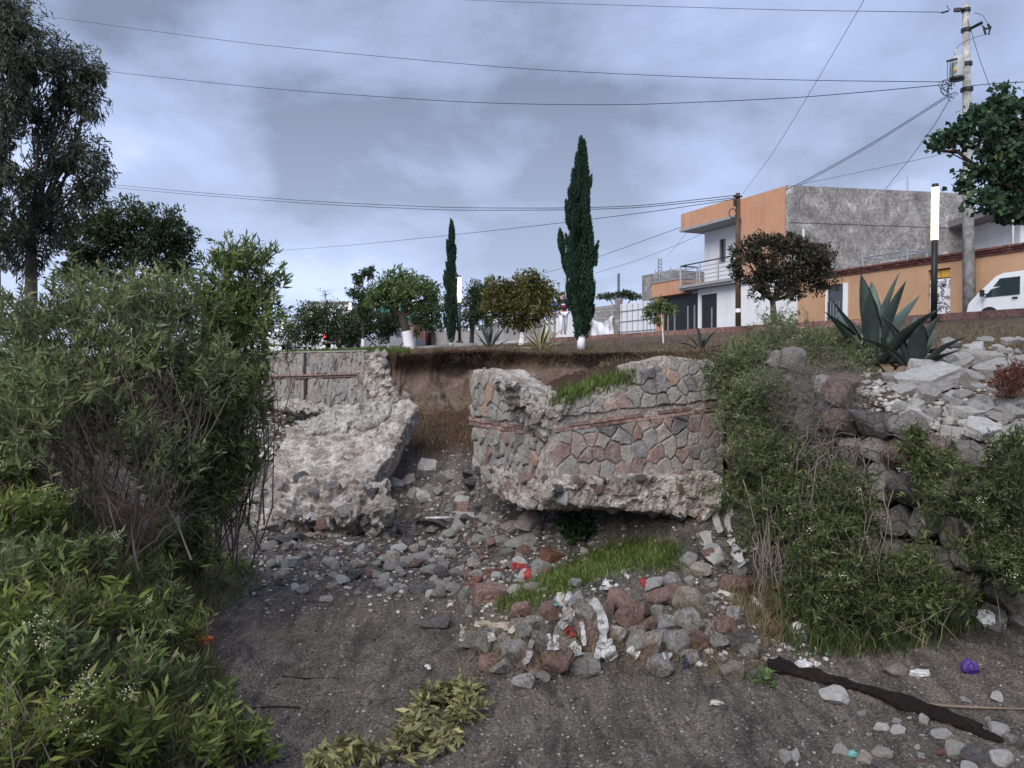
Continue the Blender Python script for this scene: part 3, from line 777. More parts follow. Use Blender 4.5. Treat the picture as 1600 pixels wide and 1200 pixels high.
brick_band(rw, PL_R, (862, 664), (1120, 630), 2, 5.5, 0.30, 0.03, seed=2, ragged=1.5)
# the footing under it, torn off and undercut
PF_L = Plane((740, 735, 12.8), (848, 750, 11.0), (742, 590, 12.9))
PF_R = Plane((862, 752, 10.9), (1125, 745, 11.75), (880, 640, 11.05))
OF_L = [(748, 731), (800, 740), (858, 748), (866, 765), (858, 782), (846, 795), (815, 792), (780, 778), (762, 762)]
OF_R = [(868, 756), (905, 750), (1000, 746), (1128, 740), (1133, 762), (1118, 790), (1104, 816), (1070, 806), (1020, 800), (960, 797), (905, 790), (874, 782)]
for pl, of, sd, dp in ((PF_L, OF_L, 2.0, -0.85), (PF_R, OF_R, 9.0, -1.0)):
    me = rubble_body(pl, of, 0.02, dp, 0.035, 0.11, 5, sd, 0.03)
    ft = obj('footing', me, M_MORTARW, rw)
    embed(ft, me, 70, 0.12, ('grey', 'grey', 'red', 'tan', 'dark', 'pink', 'white'), int(sd), face=0.0, sink=0.22)
# ------------------------------------------------------------------ standing wall further back, with its torn end
PW = Plane((575, 640, 18.9), (360, 626, 27.0), (575, 548, 18.95))
bw = thing('standing_wall', PW.hit(560, 640), 'long grey stone retaining wall with thin brick courses along the far bank', 'stone wall')
OW = [(574, 645), (574, 549), (380, 552.5), (250, 555), (250, 626), (380, 632)]
obj('wall_core', prism(PW, OW, -0.008, -0.5), M_MORTAR, bw)
face_stones(bw, PW, [(574, 583), (574, 549.5), (470, 551), (470, 586)], [(572, 583), (572, 549), (479, 551), (479, 586)], 0.28, 0.75, 1.5, 11, pick_l, joint=0.012, proud=0.03)
face_stones(bw, PW, [(574, 642), (574, 590), (470, 591), (470, 638)], [(572, 642), (572, 588), (479, 590), (479, 637)], 0.28, 0.75, 1.5, 12, pick_l, joint=0.012, proud=0.03)
face_stones(bw, PW, [(478, 586.5), (478, 551), (300, 554), (300, 589)], [(474, 586), (474, 551), (300, 554), (300, 589)], 0.36, 0.75, 1.5, 13, pick_l, joint=0.014, proud=0.03)
face_stones(bw, PW, [(478, 637), (478, 591), (300, 593), (300, 628)], [(474, 637), (474, 590), (300, 592), (300, 628)], 0.36, 0.75, 1.5, 14, pick_l, joint=0.014, proud=0.03)
def strip_on(pl, pts, h_px, d0, d1):
    mb = MB()
    for a_, b_ in zip(pts[:-1], pts[1:]):
        q = [pl.hit(a_[0], a_[1] + h_px, d0), pl.hit(b_[0], b_[1] + h_px, d0), pl.hit(b_[0], b_[1] + h_px, d1), pl.hit(a_[0], a_[1] + h_px, d1),
             pl.hit(a_[0], a_[1], d0), pl.hit(b_[0], b_[1], d0), pl.hit(b_[0], b_[1], d1), pl.hit(a_[0], a_[1], d1)]
        mb.box8(q)
    return mb
strip_on(PW, [(300, 588.5), (474, 585.2), (557, 582.5), (570, 594)], 2.2, -.02, .06).build('brick_course', M_BRICK, bw)
strip_on(PW, [(300, 592.5), (474, 589.5), (553, 586.8), (566, 598)], 2.0, -.02, .05).build('brick_course', M_BRICK, bw)
M_GAP = mat_plain('dark_drain_joint', (0.03, 0.028, 0.028), 0.9)  # near-black colour of the vertical drain joint
strip_on(PW, [(474.2, 552), (478.6, 552)], 84, -.03, .035).build('open_joint', M_GAP, bw)
strip_on(PW, [(300, 552.2), (574, 547)], 2.0, -.5, .03).build('coping', M_CONC, bw)
OE = [(568, 551), (602, 549), (604, 575), (612, 604), (640, 622), (645, 634), (606, 642), (572, 645)]
me = rubble_body(Plane((575, 640, 18.7), (640, 630, 18.5), (590, 550, 18.9)), OE, 0.0, -0.55, 0.045, 0.16, 4, 3.3, 0.05)
te = obj('broken_end', me, M_MORTARW, bw)
embed(te, me, 48, 0.13, ('grey', 'white', 'white', 'pink', 'tan', 'white'), 5, face=0.1)
# torn ledge of footing below it
PLg = Plane((400, 640, 21.5), (545, 640, 18.6), (480, 600, 20.3))
me = rubble_body(PLg, [(405, 626), (440, 622), (500, 632), (545, 636), (560, 643), (520, 645), (470, 644), (430, 638)], 0.05, -0.9, 0.06, 0.12, 4, 6.6, 0.04)
lg = obj('footing', me, M_CONC, bw)
embed(lg, me, 14, 0.16, ('grey', 'red', 'tan'), 8, face=0.1)

# ------------------------------------------------------------------ fallen slab of wall and the block of footing in front of it
PS = Plane((415, 768, 14.2), (600, 745, 14.5), (540, 650, 16.0))
fs_ = thing('fallen_wall_slab', PS.hit(500, 770), 'big whitish slab of fallen masonry tilted on the river bed', 'masonry slab')
OS = [(404, 790), (428, 715), (455, 665), (480, 656), (545, 642), (600, 630), (640, 620), (652, 634), (636, 660), (622, 690), (612, 712), (596, 726), (580, 755), (560, 785)]
me = rubble_body(PS, OS, 0.0, -0.5, 0.04, 0.045, 4, 1.9, 0.016)
ms = obj('slab_core', me, M_MORTARW, fs_)
embed(ms, me, 130, 0.11, ('grey', 'white', 'tan', 'pink', 'white', 'white', 'pale', 'grey'), 21, face=0.15, sink=0.24, flat=0.5)
OC = [(462, 662), (485, 653), (545, 640), (600, 628), (618, 626), (606, 650), (575, 668), (520, 676), (480, 684)]
me = rubble_body(PS, OC, 0.05, -0.1, 0.04, 0.14, 5, 8.8, 0.03)
obj('concrete_crown', me, M_CONC, fs_)
PB = Plane((400, 812, 13.2), (605, 806, 13.3), (500, 755, 14.0))
fb = thing('fallen_footing_block', PB.hit(500, 812), 'jagged block of rubble footing lying below the tilted slab', 'masonry block')
OB = [(388, 792), (402, 770), (430, 752), (470, 744), (530, 758), (575, 756), (606, 764), (612, 800), (604, 818), (560, 806), (500, 814), (440, 818), (400, 818)]
me = rubble_body(PB, OB, 0.1, -0.9, 0.045, 0.24, 4, 4.4, 0.05)
mbk = obj('block_core', me, M_MORTARW, fb)
embed(mbk, me, 110, 0.15, ('grey', 'white', 'red', 'pink', 'grey', 'white', 'tan', 'dark'), 31, face=0.05, sink=0.22, flat=0.7)

# ------------------------------------------------------------------ gabion wall at the right
GT = [(1128, 560, 11.9, 3.05), (1170, 545, 11.6, 3.1), (1235, 575, 10.4, 2.8), (1300, 620, 9.35, 2.5), (1400, 655, 8.55, 2.3), (1500, 690, 8.0, 2.12), (1620, 700, 7.6, 2.05), (1760, 705, 7.2, 2.0)]
gp = [(P(a_, b_, y_).x, y_, z_) for a_, b_, y_, z_ in GT]
gp = dense(gp, 200); gl = np.concatenate([[0], np.cumsum(np.linalg.norm(np.diff(gp[:, :2], axis=0), axis=1))])
def gface(s_):
    q = [np.interp(s_, gl, gp[:, k_]) for k_ in range(3)]
    q2 = [np.interp(min(s_ + .1, gl[-1]), gl, gp[:, k_]) for k_ in range(2)]; q1 = [np.interp(max(s_ - .1, 0), gl, gp[:, k_]) for k_ in range(2)]
    t = Vector((q2[0] - q1[0], q2[1] - q1[1], 0)).normalized(); n_ = Vector((t.y, -t.x, 0))
    if n_.dot(Vector((-q[0], -q[1], 0))) < 0: n_ = -n_
    return Vector((q[0], q[1], 0)), n_, q[2], t
gab = thing('gabion_wall', (4.6, 8.9, 0), 'wire caged wall of dark rocks half hidden under bushes', 'gabion wall')
# dark packed fill behind the face stones
mb = MB(); prev = None
for s_ in np.linspace(0, gl[-1], 60):
    p, n_, zt, _ = gface(s_); row = [p - n_ * .30 + Vector((0, 0, -.2)), p - n_ * .34 + Vector((0, 0, zt - .30)), p - n_ * 1.1 + Vector((0, 0, zt - .25)), p - n_ * 1.2 + Vector((0, 0, -.2))]
    if prev:
        mb.add(prev + row, [(0, 4, 5, 1), (1, 5, 6, 2), (2, 6, 7, 3)])
    prev = row
mb.build('stone_fill', mat_rock('gabion_fill', [(0.3, (0.05, 0.042, 0.036)), (0.5, (0.12, 0.105, 0.092)), (0.7, (0.24, 0.22, 0.20))], 5, jit=0, space='world'), gab)
ROCK['gdark'] = rk('gabion_rock_dark', (0.098, 0.091, 0.091), (0.182, 0.169, 0.166), (0.312, 0.293, 0.280))
ROCK['ggrey'] = rk('gabion_rock_grey', (0.169, 0.156, 0.146), (0.293, 0.267, 0.247), (0.455, 0.423, 0.390))
ROCK['gred'] = rk('gabion_rock_red', (0.130, 0.088, 0.078), (0.234, 0.163, 0.143), (0.364, 0.280, 0.254))
ROCK['gtan'] = rk('gabion_rock_tan', (0.195, 0.169, 0.143), (0.351, 0.305, 0.260), (0.520, 0.468, 0.416))
gr = random.Random(12); gab_list = []
zrow = 0.0
row = 0
while zrow < 3.2:
    hrow = gr.uniform(.30, .42); s_ = gr.uniform(0, .2)
    while s_ < gl[-1]:
        w_ = gr.uniform(.28, .52); p, n_, zt, t = gface(s_ + w_ / 2)
        if zrow + hrow * .5 < zt:
            sc = (w_ * .56, gr.uniform(.2, .27), hrow * gr.uniform(.52, .66))
            c = p - n_ * gr.uniform(.10, .2) + Vector((0, 0, zrow + hrow / 2 + gr.uniform(-.05, .05)))
            rz = math.atan2(t.y, t.x)
            rock_obj('stone', gr.choice(RM), ROCK[gr.choice(('gdark', 'ggrey', 'ggrey', 'gred', 'gtan', 'ggrey', 'gtan'))], c, sc, (gr.uniform(-.3, .3), gr.uniform(-.4, .4), rz + gr.uniform(-.3, .3)), gab)
        s_ += w_ * .97
    zrow += hrow * .93; row += 1
bpy.context.view_layer.update(); DG = bpy.context.evaluated_depsgraph_get()
def cast_scene(o_, d_, dist=60):
    global DG
    dg = DG
    ok, loc, nor, idx, ob, _ = scene.ray_cast(dg, o_, d_.normalized(), distance=dist)
    return (loc, nor, ob) if ok else None
# hexagonal wire netting drawn over the stones
M_WIRE = mat_plain('rusty_wire', (0.09, 0.075, 0.065), 0.6, metal=0.4, bumps=0)
hx, cache = 0.125, {}
def wirept(i, j, dx, dz):
    key = (round(dx, 3), round(dz, 3))
    if key in cache: return cache[key]
    p, n_, zt, t = gface(min(max(dx, 0), gl[-1]))
    o_ = p + n_ * .6 + Vector((0, 0, dz)); h = cast_scene(o_, -n_, 0.95)
    cache[key] = (h[0] + n_ * .012) if h else (p - n_ * .05 + Vector((0, 0, dz)))
    return cache[key]
wnp = NP(); a_h = hx / 2; rh = hx / math.sqrt(3)
j = 0; z0 = 0.1
while z0 < 3.1:
    i = 0; xo = a_h if j % 2 else 0
    while i * hx + xo < gl[-1] - .2:
        xx = i * hx + xo
        if z0 < gface(xx)[2] - .05:
            q = [wirept(i, j, xx, z0), wirept(i, j, xx + a_h, z0 + rh / 2), wirept(i, j, xx + a_h, z0 + rh * 1.5), wirept(i, j, xx - a_h + hx, z0 + rh / 2)]
            wnp.tube([q[0], q[1]], .0035, 3); wnp.tube([q[1], q[2]], .004, 3); q2 = wirept(i, j, xx + hx, z0); wnp.tube([q[1], q2], .0035, 3)
        i += 1
    z0 += rh * 1.5; j += 1
obj('wire_netting', wnp.mesh('wire_netting'), M_WIRE, gab)
# ------------------------------------------------------------------ houses
M_ORANGE = mat_plain('orange_plaster', (0.50, 0.26, 0.155), 0.85, var=0.08, scale=1.2, bumps=0.15)
M_WHITEP = mat_plain('white_plaster', (0.72, 0.73, 0.75), 0.8, var=0.05, scale=1.0, bumps=0.1)
streaks(M_ORANGE, .4); streaks(M_WHITEP, .22)
M_TRIM = mat_plain('grey_trim', (0.30, 0.30, 0.31), 0.8, var=0.1)
M_BLACK = mat_plain('black_metal', (0.018, 0.018, 0.02), 0.45, var=0.2, bumps=0.05)
M_STEEL = mat_plain('steel_tube', (0.42, 0.43, 0.45), 0.4, metal=0.6, bumps=0)
M_GLASS = mat_plain('dark_glass', (0.03, 0.045, 0.05), 0.08, var=0.2, bumps=0, spec=0.7)
M_CEMENT = mat_rock('raw_cement_render', [(0.30, (0.105, 0.10, 0.098)), (0.48, (0.19, 0.182, 0.175)), (0.58, (0.25, 0.24, 0.235)), (0.68, (0.42, 0.41, 0.40))], 1.5, bumps=0.35, jit=0, space='world', bd=0.03)
M_CORNICE = mat_rock('cornice_brick', [(0.28, (0.11, 0.045, 0.04)), (0.55, (0.19, 0.08, 0.07)), (0.78, (0.27, 0.14, 0.12))], 4, jit=0.35)
M_YELLOW = mat_plain('yellow_pane', (0.55, 0.33, 0.05), 0.4, var=0.1)
def mat_worn():
    m, nt, b = node_mat('worn_orange_plaster')
    v = coords(nt, 'world'); n1 = noise(nt, v, 1.1, 5, 0.6); n2 = noise(nt, v, 3.2, 8, 0.75, 0.4)
    c = ramp_node(nt, n1, [(0.3, (0.40, 0.235, 0.135)), (0.7, (0.49, 0.30, 0.18))])
    c = mixc(nt, ramp_node(nt, n2, [(0.60, (0, 0, 0)), (0.64, (0.7, 0.7, 0.7))]), c, (0.52, 0.42, 0.33))
    nt.links.new(c, b.inputs['Base Color']); b.inputs['Roughness'].default_value = 0.9
    bump(nt, b, n2, 0.25, 0.02); return m
M_WORN = mat_worn()
HO = Vector((11.7, 33.3, 0)); HU = Vector((-.4004, .9164, 0)); HN = Vector((-.9164, -.4004, 0))
def H(u, d_, z): return HO + HU * u + HN * d_ + Vector((0, 0, z))
def hbox(mb, u0, u1, d0, d1, z0, z1):   # d0 back, d1 front
    mb.box8([H(u0, d0, z0), H(u0, d1, z0), H(u1, d1, z0), H(u1, d0, z0), H(u0, d0, z1), H(u0, d1, z1), H(u1, d1, z1), H(u1, d0, z1)])
def hb(name, mat, parent, *boxes, **kw):
    mb = MB()
    for b_ in boxes: hbox(mb, *b_)
    return mb.build(name, mat, parent, **kw)
SB = STREET - 0.12
hs = thing('two_storey_house', H(3, 0, SB), 'two storey orange and white house with balcony and raw grey side wall', 'house')
# ground floor
hb('wall', M_WHITEP, hs, (-.75, 4.5, -8, 0, SB, 6.72), (5.75, 5.98, -3, 0, SB, 6.72), (4.5, 5.75, -3, 0, 6.42, 6.72), label='white ground floor front')
dr = hb('door', M_BLACK, hs, (4.52, 5.73, -.12, -.06, SB, 6.40), label='black front door with a vertical steel bar')
hb('handle', M_STEEL, dr, (4.88, 4.95, -.055, -.01, 4.4, 5.75))
gt = hb('gate', M_BLACK, hs, (6.02, 7.6, -.30, -.22, SB, 6.58), (7.62, 9.2, -.30, -.22, SB, 6.58), label='black two-leaf garage gate with steel bars')
for u in (6.45, 7.0, 8.15, 8.75): hb('steel_bar', M_STEEL, gt, (u, u + .09, -.215, -.17, 4.5, 6.0))
hb('lintel_band', M_ORANGE, hs, (6.87, 9.95, -3, .12, 6.64, 7.38), (9.25, 9.6, -.35, .05, SB, 6.63))
hb('wall', M_WHITEP, hs, (5.99, 6.86, -3, -.31, 6.60, 6.72))
hb('parapet_cap', M_TRIM, hs, (6.86, 10.0, -3.1, .16, 7.385, 7.44))
sl = hb('balcony_slab', M_TRIM, hs, (2.82, 6.9, -1.0, .45, 6.73, 6.82), (2.82, 6.95, -1.0, .52, 6.825, 6.96), (-.72, 2.80, -.3, .12, 6.73, 6.82), (-.72, 2.80, -.3, .18, 6.825, 6.94))
# upper floor
hb('wall', M_ORANGE, hs, (0.0, 2.78, -3.5, 0, 6.95, 10.6), label='orange upper wall at the corner')
hb('wall', M_WHITEP, hs, (2.79, 3.12, -8, -.75, 6.97, 9.7), (3.72, 4.78, -8, -.75, 6.97, 9.7), (5.26, 6.45, -8, -.75, 6.97, 9.7), (3.12, 3.72, -8, -.75, 9.16, 9.7), (3.12, 3.72, -8, -.75, 6.97, 7.92), (4.78, 5.26, -8, -.75, 9.15, 9.7), (4.78, 5.26, -8, -.75, 6.97, 7.95), label='white recessed wall behind the balcony')
w1 = hb('window', M_GLASS, hs, (3.13, 3.71, -.95, -.86, 7.93, 9.15))
hb('frame', M_WHITEP, w1, (3.13, 3.20, -.85, -.72, 7.93, 9.15), (3.64, 3.71, -.85, -.72, 7.93, 9.15), (3.21, 3.63, -.85, -.73, 9.08, 9.15), (3.21, 3.63, -.85, -.73, 7.93, 8.0), (3.40, 3.45, -.85, -.74, 8.01, 9.07), (3.21, 3.395, -.85, -.74, 8.38, 8.43), (3.21, 3.395, -.85, -.74, 8.75, 8.80), (3.455, 3.63, -.85, -.74, 8.38, 8.43), (3.455, 3.63, -.85, -.74, 8.75, 8.80))
w2 = hb('window', M_GLASS, hs, (4.80, 5.24, -.95, -.84, 7.96, 9.14))
hb('frame', M_TRIM, w2, (4.79, 4.83, -.83, -.73, 7.96, 9.14), (5.21, 5.25, -.83, -.73, 7.96, 9.14))
hb('roof_parapet', M_ORANGE, hs, (2.785, 6.95, -8, .35, 9.86, 10.62))
hb('eave', M_TRIM, hs, (2.79, 7.0, -8, .40, 9.72, 9.855))
# raw side wall: skewed to the front
mb = MB()
c1 = Vector((11.72, 33.27, 0)); c2 = Vector((20.2, 34.5, 0)); back = HU * 9 + HN * -1.0
q = [c1, c2, c2 + back, c1 + HU * 8.5 - HN * 8.0]
mb.box8([p + Vector((0, 0, SB)) for p in (c1, c2, c2 + back, c1 - HN * 3.4 + HU * .1)] + [p + Vector((0, 0, z)) for p, z in ((c1, 10.63), (c2, 10.55), (c2 + back, 10.55), (c1 - HN * 3.4 + HU * .1, 10.6))])
sw = mb.build('side_wall', M_CEMENT, hs, label='raw grey cement side wall with patchy stains')
mb = MB(); mb.box8([c1 + Vector((.1, -.015, 9.05)), c2 + Vector((0, -.03, 9.0)), c2 + Vector((0, .2, 9.0)), c1 + Vector((.1, .2, 9.05)), c1 + Vector((.1, -.015, 9.22)), c2 + Vector((0, -.03, 9.12)), c2 + Vector((0, .2, 9.12)), c1 + Vector((.1, .2, 9.22))])
mb.build('beam', M_CEMENT, hs)
mb = MB(); mb.tube([c1 + Vector((.75, -.06, 8.0)), c1 + Vector((.75, -.06, 8.75))], .05, 6); mb.build('vent_pipe', M_WHITEP, hs)
rl = thing('balcony_railing', H(5, .4, 6.96), 'tubular grey metal railing round the upper balcony', 'railing'); rl.parent = hs; rl.location = H(5, .4, 6.96) - H(3, 0, SB); del rl['category']; del rl['label']; del rl['kind']
for u, d_ in ((6.85, .42), (5.3, .42), (3.9, .42), (2.9, .42), (6.85, -.6)):
    mb = MB(); mb.tube([H(u, d_, 6.96), H(u, d_, 7.95)], .045, 6); mb.build('post', M_STEEL, rl)
for k_, z in enumerate((7.15, 7.35, 7.55, 7.75, 7.97)):
    rr = .022 if k_ < 4 else .035
    mb = MB(); mb.tube([H(2.9, .42, z), H(6.85, .42, z)], rr, 5); mb.tube([H(6.85, .42, z), H(6.85, -.7, z)], rr, 5); mb.build('rail', M_STEEL if k_ < 4 else M_BLACK, rl)
# razor wire coil on the flat gate roof
mb = MB(); pts = [H(7.1 + t * 2.7, -.05 + .22 * math.cos(t * 75), 7.75 + .24 * math.sin(t * 75)) for t in np.linspace(0, 1, 180)]
mb.tube(pts, .012, 3)
for u in (7.1, 8.4, 9.8): mb.tube([H(u, -.05, 7.44), H(u, -.05, 8.15)], .025, 4)
mb.build('razor_wire', M_STEEL, hs)

# low orange house
lh = thing('low_orange_house', H(-7, 0, SB), 'long low orange house with dark brick cornice behind the van', 'house')
hb('wall', M_WORN, lh, (-2.2, -.78, -6, -.02, SB, 6.42), (-3.25, -2.2, -6, -.02, 6.1, 6.42), (-3.25, -2.2, -6, -.02, SB, 4.65), (-6.9, -3.25, -6, -.02, SB, 6.42), (-7.75, -6.9, -6, -.02, 6.2, 6.42), (-15, -7.75, -6, -.02, SB, 6.42))
w3 = hb('window', M_GLASS, lh, (-3.2, -2.25, -.25, -.18, 4.66, 6.09))
hb('frame', M_WHITEP, w3, (-3.42, -3.2, -.12, .02, 4.3, 6.12), (-2.3, -2.22, -.15, -.06, 4.66, 6.09))
for u in np.linspace(-3.1, -2.35, 6): hb('bar', M_STEEL, w3, (u, u + .025, -.1, -.075, 4.66, 5.45))
d3 = hb('door', M_WHITEP, lh, (-7.73, -6.92, -.16, -.10, SB, 5.86), label='white ornate metal door with yellow panes above')
for k_ in range(2): hb('pane', M_YELLOW, d3, (-7.70 + k_ * .40, -7.33 + k_ * .40, -.15, -.12, 5.90, 6.16))
mb = MB(); rr_ = random.Random(4)
for k_ in range(120):   # wrought scrollwork of the door
    u, z = rr_.uniform(-7.68, -6.97), rr_.uniform(4.2, 5.8); a0 = rr_.uniform(0, 6.28); rad = rr_.uniform(.03, .07)
    mb.tube([H(u + rad * math.cos(a0 + t), -.085, z + rad * math.sin(a0 + t)) for t in np.linspace(0, 4, 6)], .009, 3, cap=False)
mb.build('scrollwork', M_BLACK, d3)
cb_ = random.Random(3)
for row_, (z0_, pd) in enumerate(((6.425, .04), (6.505, .08), (6.585, .13))):
    u = -.8
    while u > -15:
        l_ = .24 if row_ < 2 else .15
        hb('brick', M_CORNICE, lh, (u - l_ + .015, u, -.25, pd + cb_.uniform(-.008, .008), z0_, z0_ + .07 + cb_.uniform(-.005, .004))); u -= l_
hb('roof', M_CEMENT, lh, (-15, -.8, -6, -.26, 6.43, 6.60))
# metal cage on its roof
cg = thing('roof_cage', H(-4.3, -1.0, 6.6), 'white metal frame cage on the flat roof of the low house', 'metal frame')
c0, c3 = H(-3.6, -.6, 6.6), H(-5.6, -.6, 6.6); dv = -HN * 1.0
for nm, ps in (('post', (c0, c3, c0 + dv, c3 + dv)),):
    for p in ps:
        mb = MB(); mb.tube([p, p + Vector((0, 0, .5))], .028, 4); mb.build('post', M_STEEL, cg)
mb = MB()
for a_, b_ in ((c0, c3), (c3, c3 + dv), (c3 + dv, c0 + dv), (c0 + dv, c0)): mb.tube([a_ + Vector((0, 0, .5)), b_ + Vector((0, 0, .5))], .028, 4)
mb.build('top_frame', M_STEEL, cg)
# grey annexe and white house beyond the low house
def block(name, label, cat, px0, px1, Y0, Y1, ztop, mat, depth=5, z0=SB, extra=None):
    a_, b_ = P(px0, 500, Y0), P(px1, 500, Y1); t = thing(name, Vector(((a_.x + b_.x) / 2, (a_.y + b_.y) / 2, z0)), label, cat)
    dp = Vector((-(b_.y - a_.y), (b_.x - a_.x), 0)).normalized() * depth
    if dp.y < 0: dp = -dp
    c = [Vector((a_.x, a_.y, 0)), Vector((b_.x, b_.y, 0))]; c += [c[1] + dp, c[0] + dp]
    mb = MB(); mb.box8([p + Vector((0, 0, z0)) for p in c] + [p + Vector((0, 0, ztop)) for p in c])
    mb.build('wall', mat, t)
    return t, c, dp
M_ROOFT = mat_plain('roof_slab', (0.20, 0.19, 0.19), 0.9)
an, c, dp = block('grey_annexe', 'low grey cement block rising behind the low orange house', 'building', 1500, 1576, 35.5, 36, 9.05, M_CEMENT)
mb = MB(); z = 9.05; mb.box8([p + Vector((0, 0, z + .003)) for p in (c[0], c[1], c[2], c[3])] + [p + Vector((0, 0, z + .1)) for p in (c[0], c[1], c[2], c[3])]); mb.build('roof', M_ROOFT, an)
wh, c, dp = block('white_house', 'white house with wide roof slab at the right edge behind the van', 'house', 1592, 1720, 31, 31, 9.0, M_WHITEP)
o_ = Vector((1.2, 1.2, 0)); mb = MB(); cc = [c[0] + Vector((-1.0, -.8, 0)), c[1] + Vector((1, -.8, 0)), c[2], c[3] + Vector((-1.0, 0, 0))]
mb.box8([p + Vector((0, 0, 9.003)) for p in cc] + [p + Vector((0, 0, 9.3)) for p in cc]); mb.build('roof', M_ROOFT, wh)
mb = MB(); mb.tube([c[0] + Vector((-.6, -.5, 6.6)), c[0] + Vector((-.6, -.5, 9.0))], .06, 6); mb.build('post', M_STEEL, wh)
# wire frame fence on the grey roof
rf = thing('roof_fence', Vector((19.3, 34.8, 10.55)), 'thin mesh screen standing on the grey house roof', 'screen')
mb = MB(); mb.tube([P(1418, 306, 34.9), P(1418, 276, 34.9)], .03, 4); mb.build('post', M_STEEL, rf)
m_, nt_, b_ = node_mat('pale_mesh'); b_.inputs['Base Color'].default_value = (.5, .55, .62, 1); b_.inputs['Alpha'].default_value = .35
mb = MB(); mb.add([P(1388, 300, 34.9), P(1452, 304, 34.9), P(1452, 282, 35.1), P(1418, 278, 35.1), P(1394, 290, 35.0)], [(0, 1, 2, 3, 4)])
bm_ = mb.mesh('screen'); obj('mesh_panel', bm_, m_, rf, center=True)

# walls further down the street (on the facade line)
M_BLOCK = mat_rock('grey_block', [(0.28, (0.20, 0.19, 0.18)), (0.55, (0.33, 0.315, 0.30)), (0.78, (0.45, 0.44, 0.42))], 2, jit=0.12, space='object')
M_SHEET = mat_plain('white_sheet', (0.70, 0.71, 0.74), 0.6, var=0.06, scale=0.8, bumps=0.05)
yw = thing('yard_wall', H(13, 0, SB), 'grey block yard wall with white panels left of the black gate', 'wall')
hb('footing', M_CEMENT, yw, (9.62, 18.5, -.25, -.05, SB, 4.5))
for r_ in range(10):
    u = 13.9 + (.2 if r_ % 2 else 0)
    while u < 18.4:
        hb('block', M_BLOCK, yw, (u, u + .385, -.22, -.04 + random.uniform(-.01, .01), 4.505 + r_ * .21, 4.505 + r_ * .21 + .195)); u += .4
for u0, u1 in ((9.62, 11.2), (11.25, 13.5)):
    pn = hb('panel', M_SHEET, yw, (u0, u1, -.18, -.10, 4.505, 6.55))
    for z in (4.9, 5.5, 6.1): hb('rail', M_STEEL, pn, (u0, u1, -.095, -.06, z, z + .045))
    for u in np.linspace(u0 + .25, u1 - .25, 4): hb('rail', M_STEEL, pn, (u, u + .03, -.055, -.035, 4.52, 6.5))
hb('post', M_CEMENT, yw, (13.55, 13.85, -.3, .05, SB, 6.9))
for u in (13.6, 13.7, 13.8): 
    mb = MB(); mb.tube([H(u, -.12, 6.9), H(u + .02, -.12, 8.4)], .02, 4); mb.build('rebar', M_BLACK, yw)
# white cloth hung on it
nu, nv = 22, 14; vv, ff = [], []
for i in range(nu):
    for j in range(nv):
        a_, b_ = i / (nu - 1), j / (nv - 1)
        sag = .35 * math.sin(a_ * math.pi) * (1 - b_ * .4)
        vv.append(H(14.1 + a_ * 2.6, .03 + .05 * math.sin(a_ * 9 + b_ * 7) + .04 * math.sin(a_ * 23), 5.95 - sag - b_ * (1.5 - .2 * math.sin(a_ * 6))))
for i in range(nu - 1):
    for j in range(nv - 1): ff.append((i * nv + j, i * nv + j + 1, (i + 1) * nv + j + 1, (i + 1) * nv + j))
mb = MB(); mb.add(vv, ff); mb.build('hanging_cloth', M_SHEET, None, True, label='white sheet hung sagging on the grey block wall', cat='cloth')
# low grey building between the panels and the gate
gb, c, dp = block('grey_shed', 'small grey concrete building peeping over the white yard panels', 'building', 1003, 1050, 50, 47, 8.6, M_CEMENT)
mb = MB(); mb.box8([p + Vector((0, 0, 8.603)) for p in c] + [p + Vector((0, 0, 8.75)) for p in c]); mb.build('roof', M_ROOFT, gb)
# street wall further left behind the trees
M_GREYW = mat_plain('grey_street_wall', (0.30, 0.29, 0.29), 0.9, var=0.15, scale=0.8)
gw = thing('street_wall', H(30, 0, SB), 'grey street wall with gates showing under the trees', 'wall')
u = 18.6; r5 = random.Random(9)
while u < 60:
    l_ = r5.choice((2.6, 3.4, 4.2)); hb('panel', r5.choice((M_GREYW, M_GREYW, M_WHITEP, M_CEMENT)), gw, (u, u + l_ - .2, -.3, -.05, SB, 6.3 + r5.uniform(-.2, .25)))
    hb('post', M_CEMENT, gw, (u + l_ - .195, u + l_ - .005, -.33, .02, SB, 6.6)); u += l_
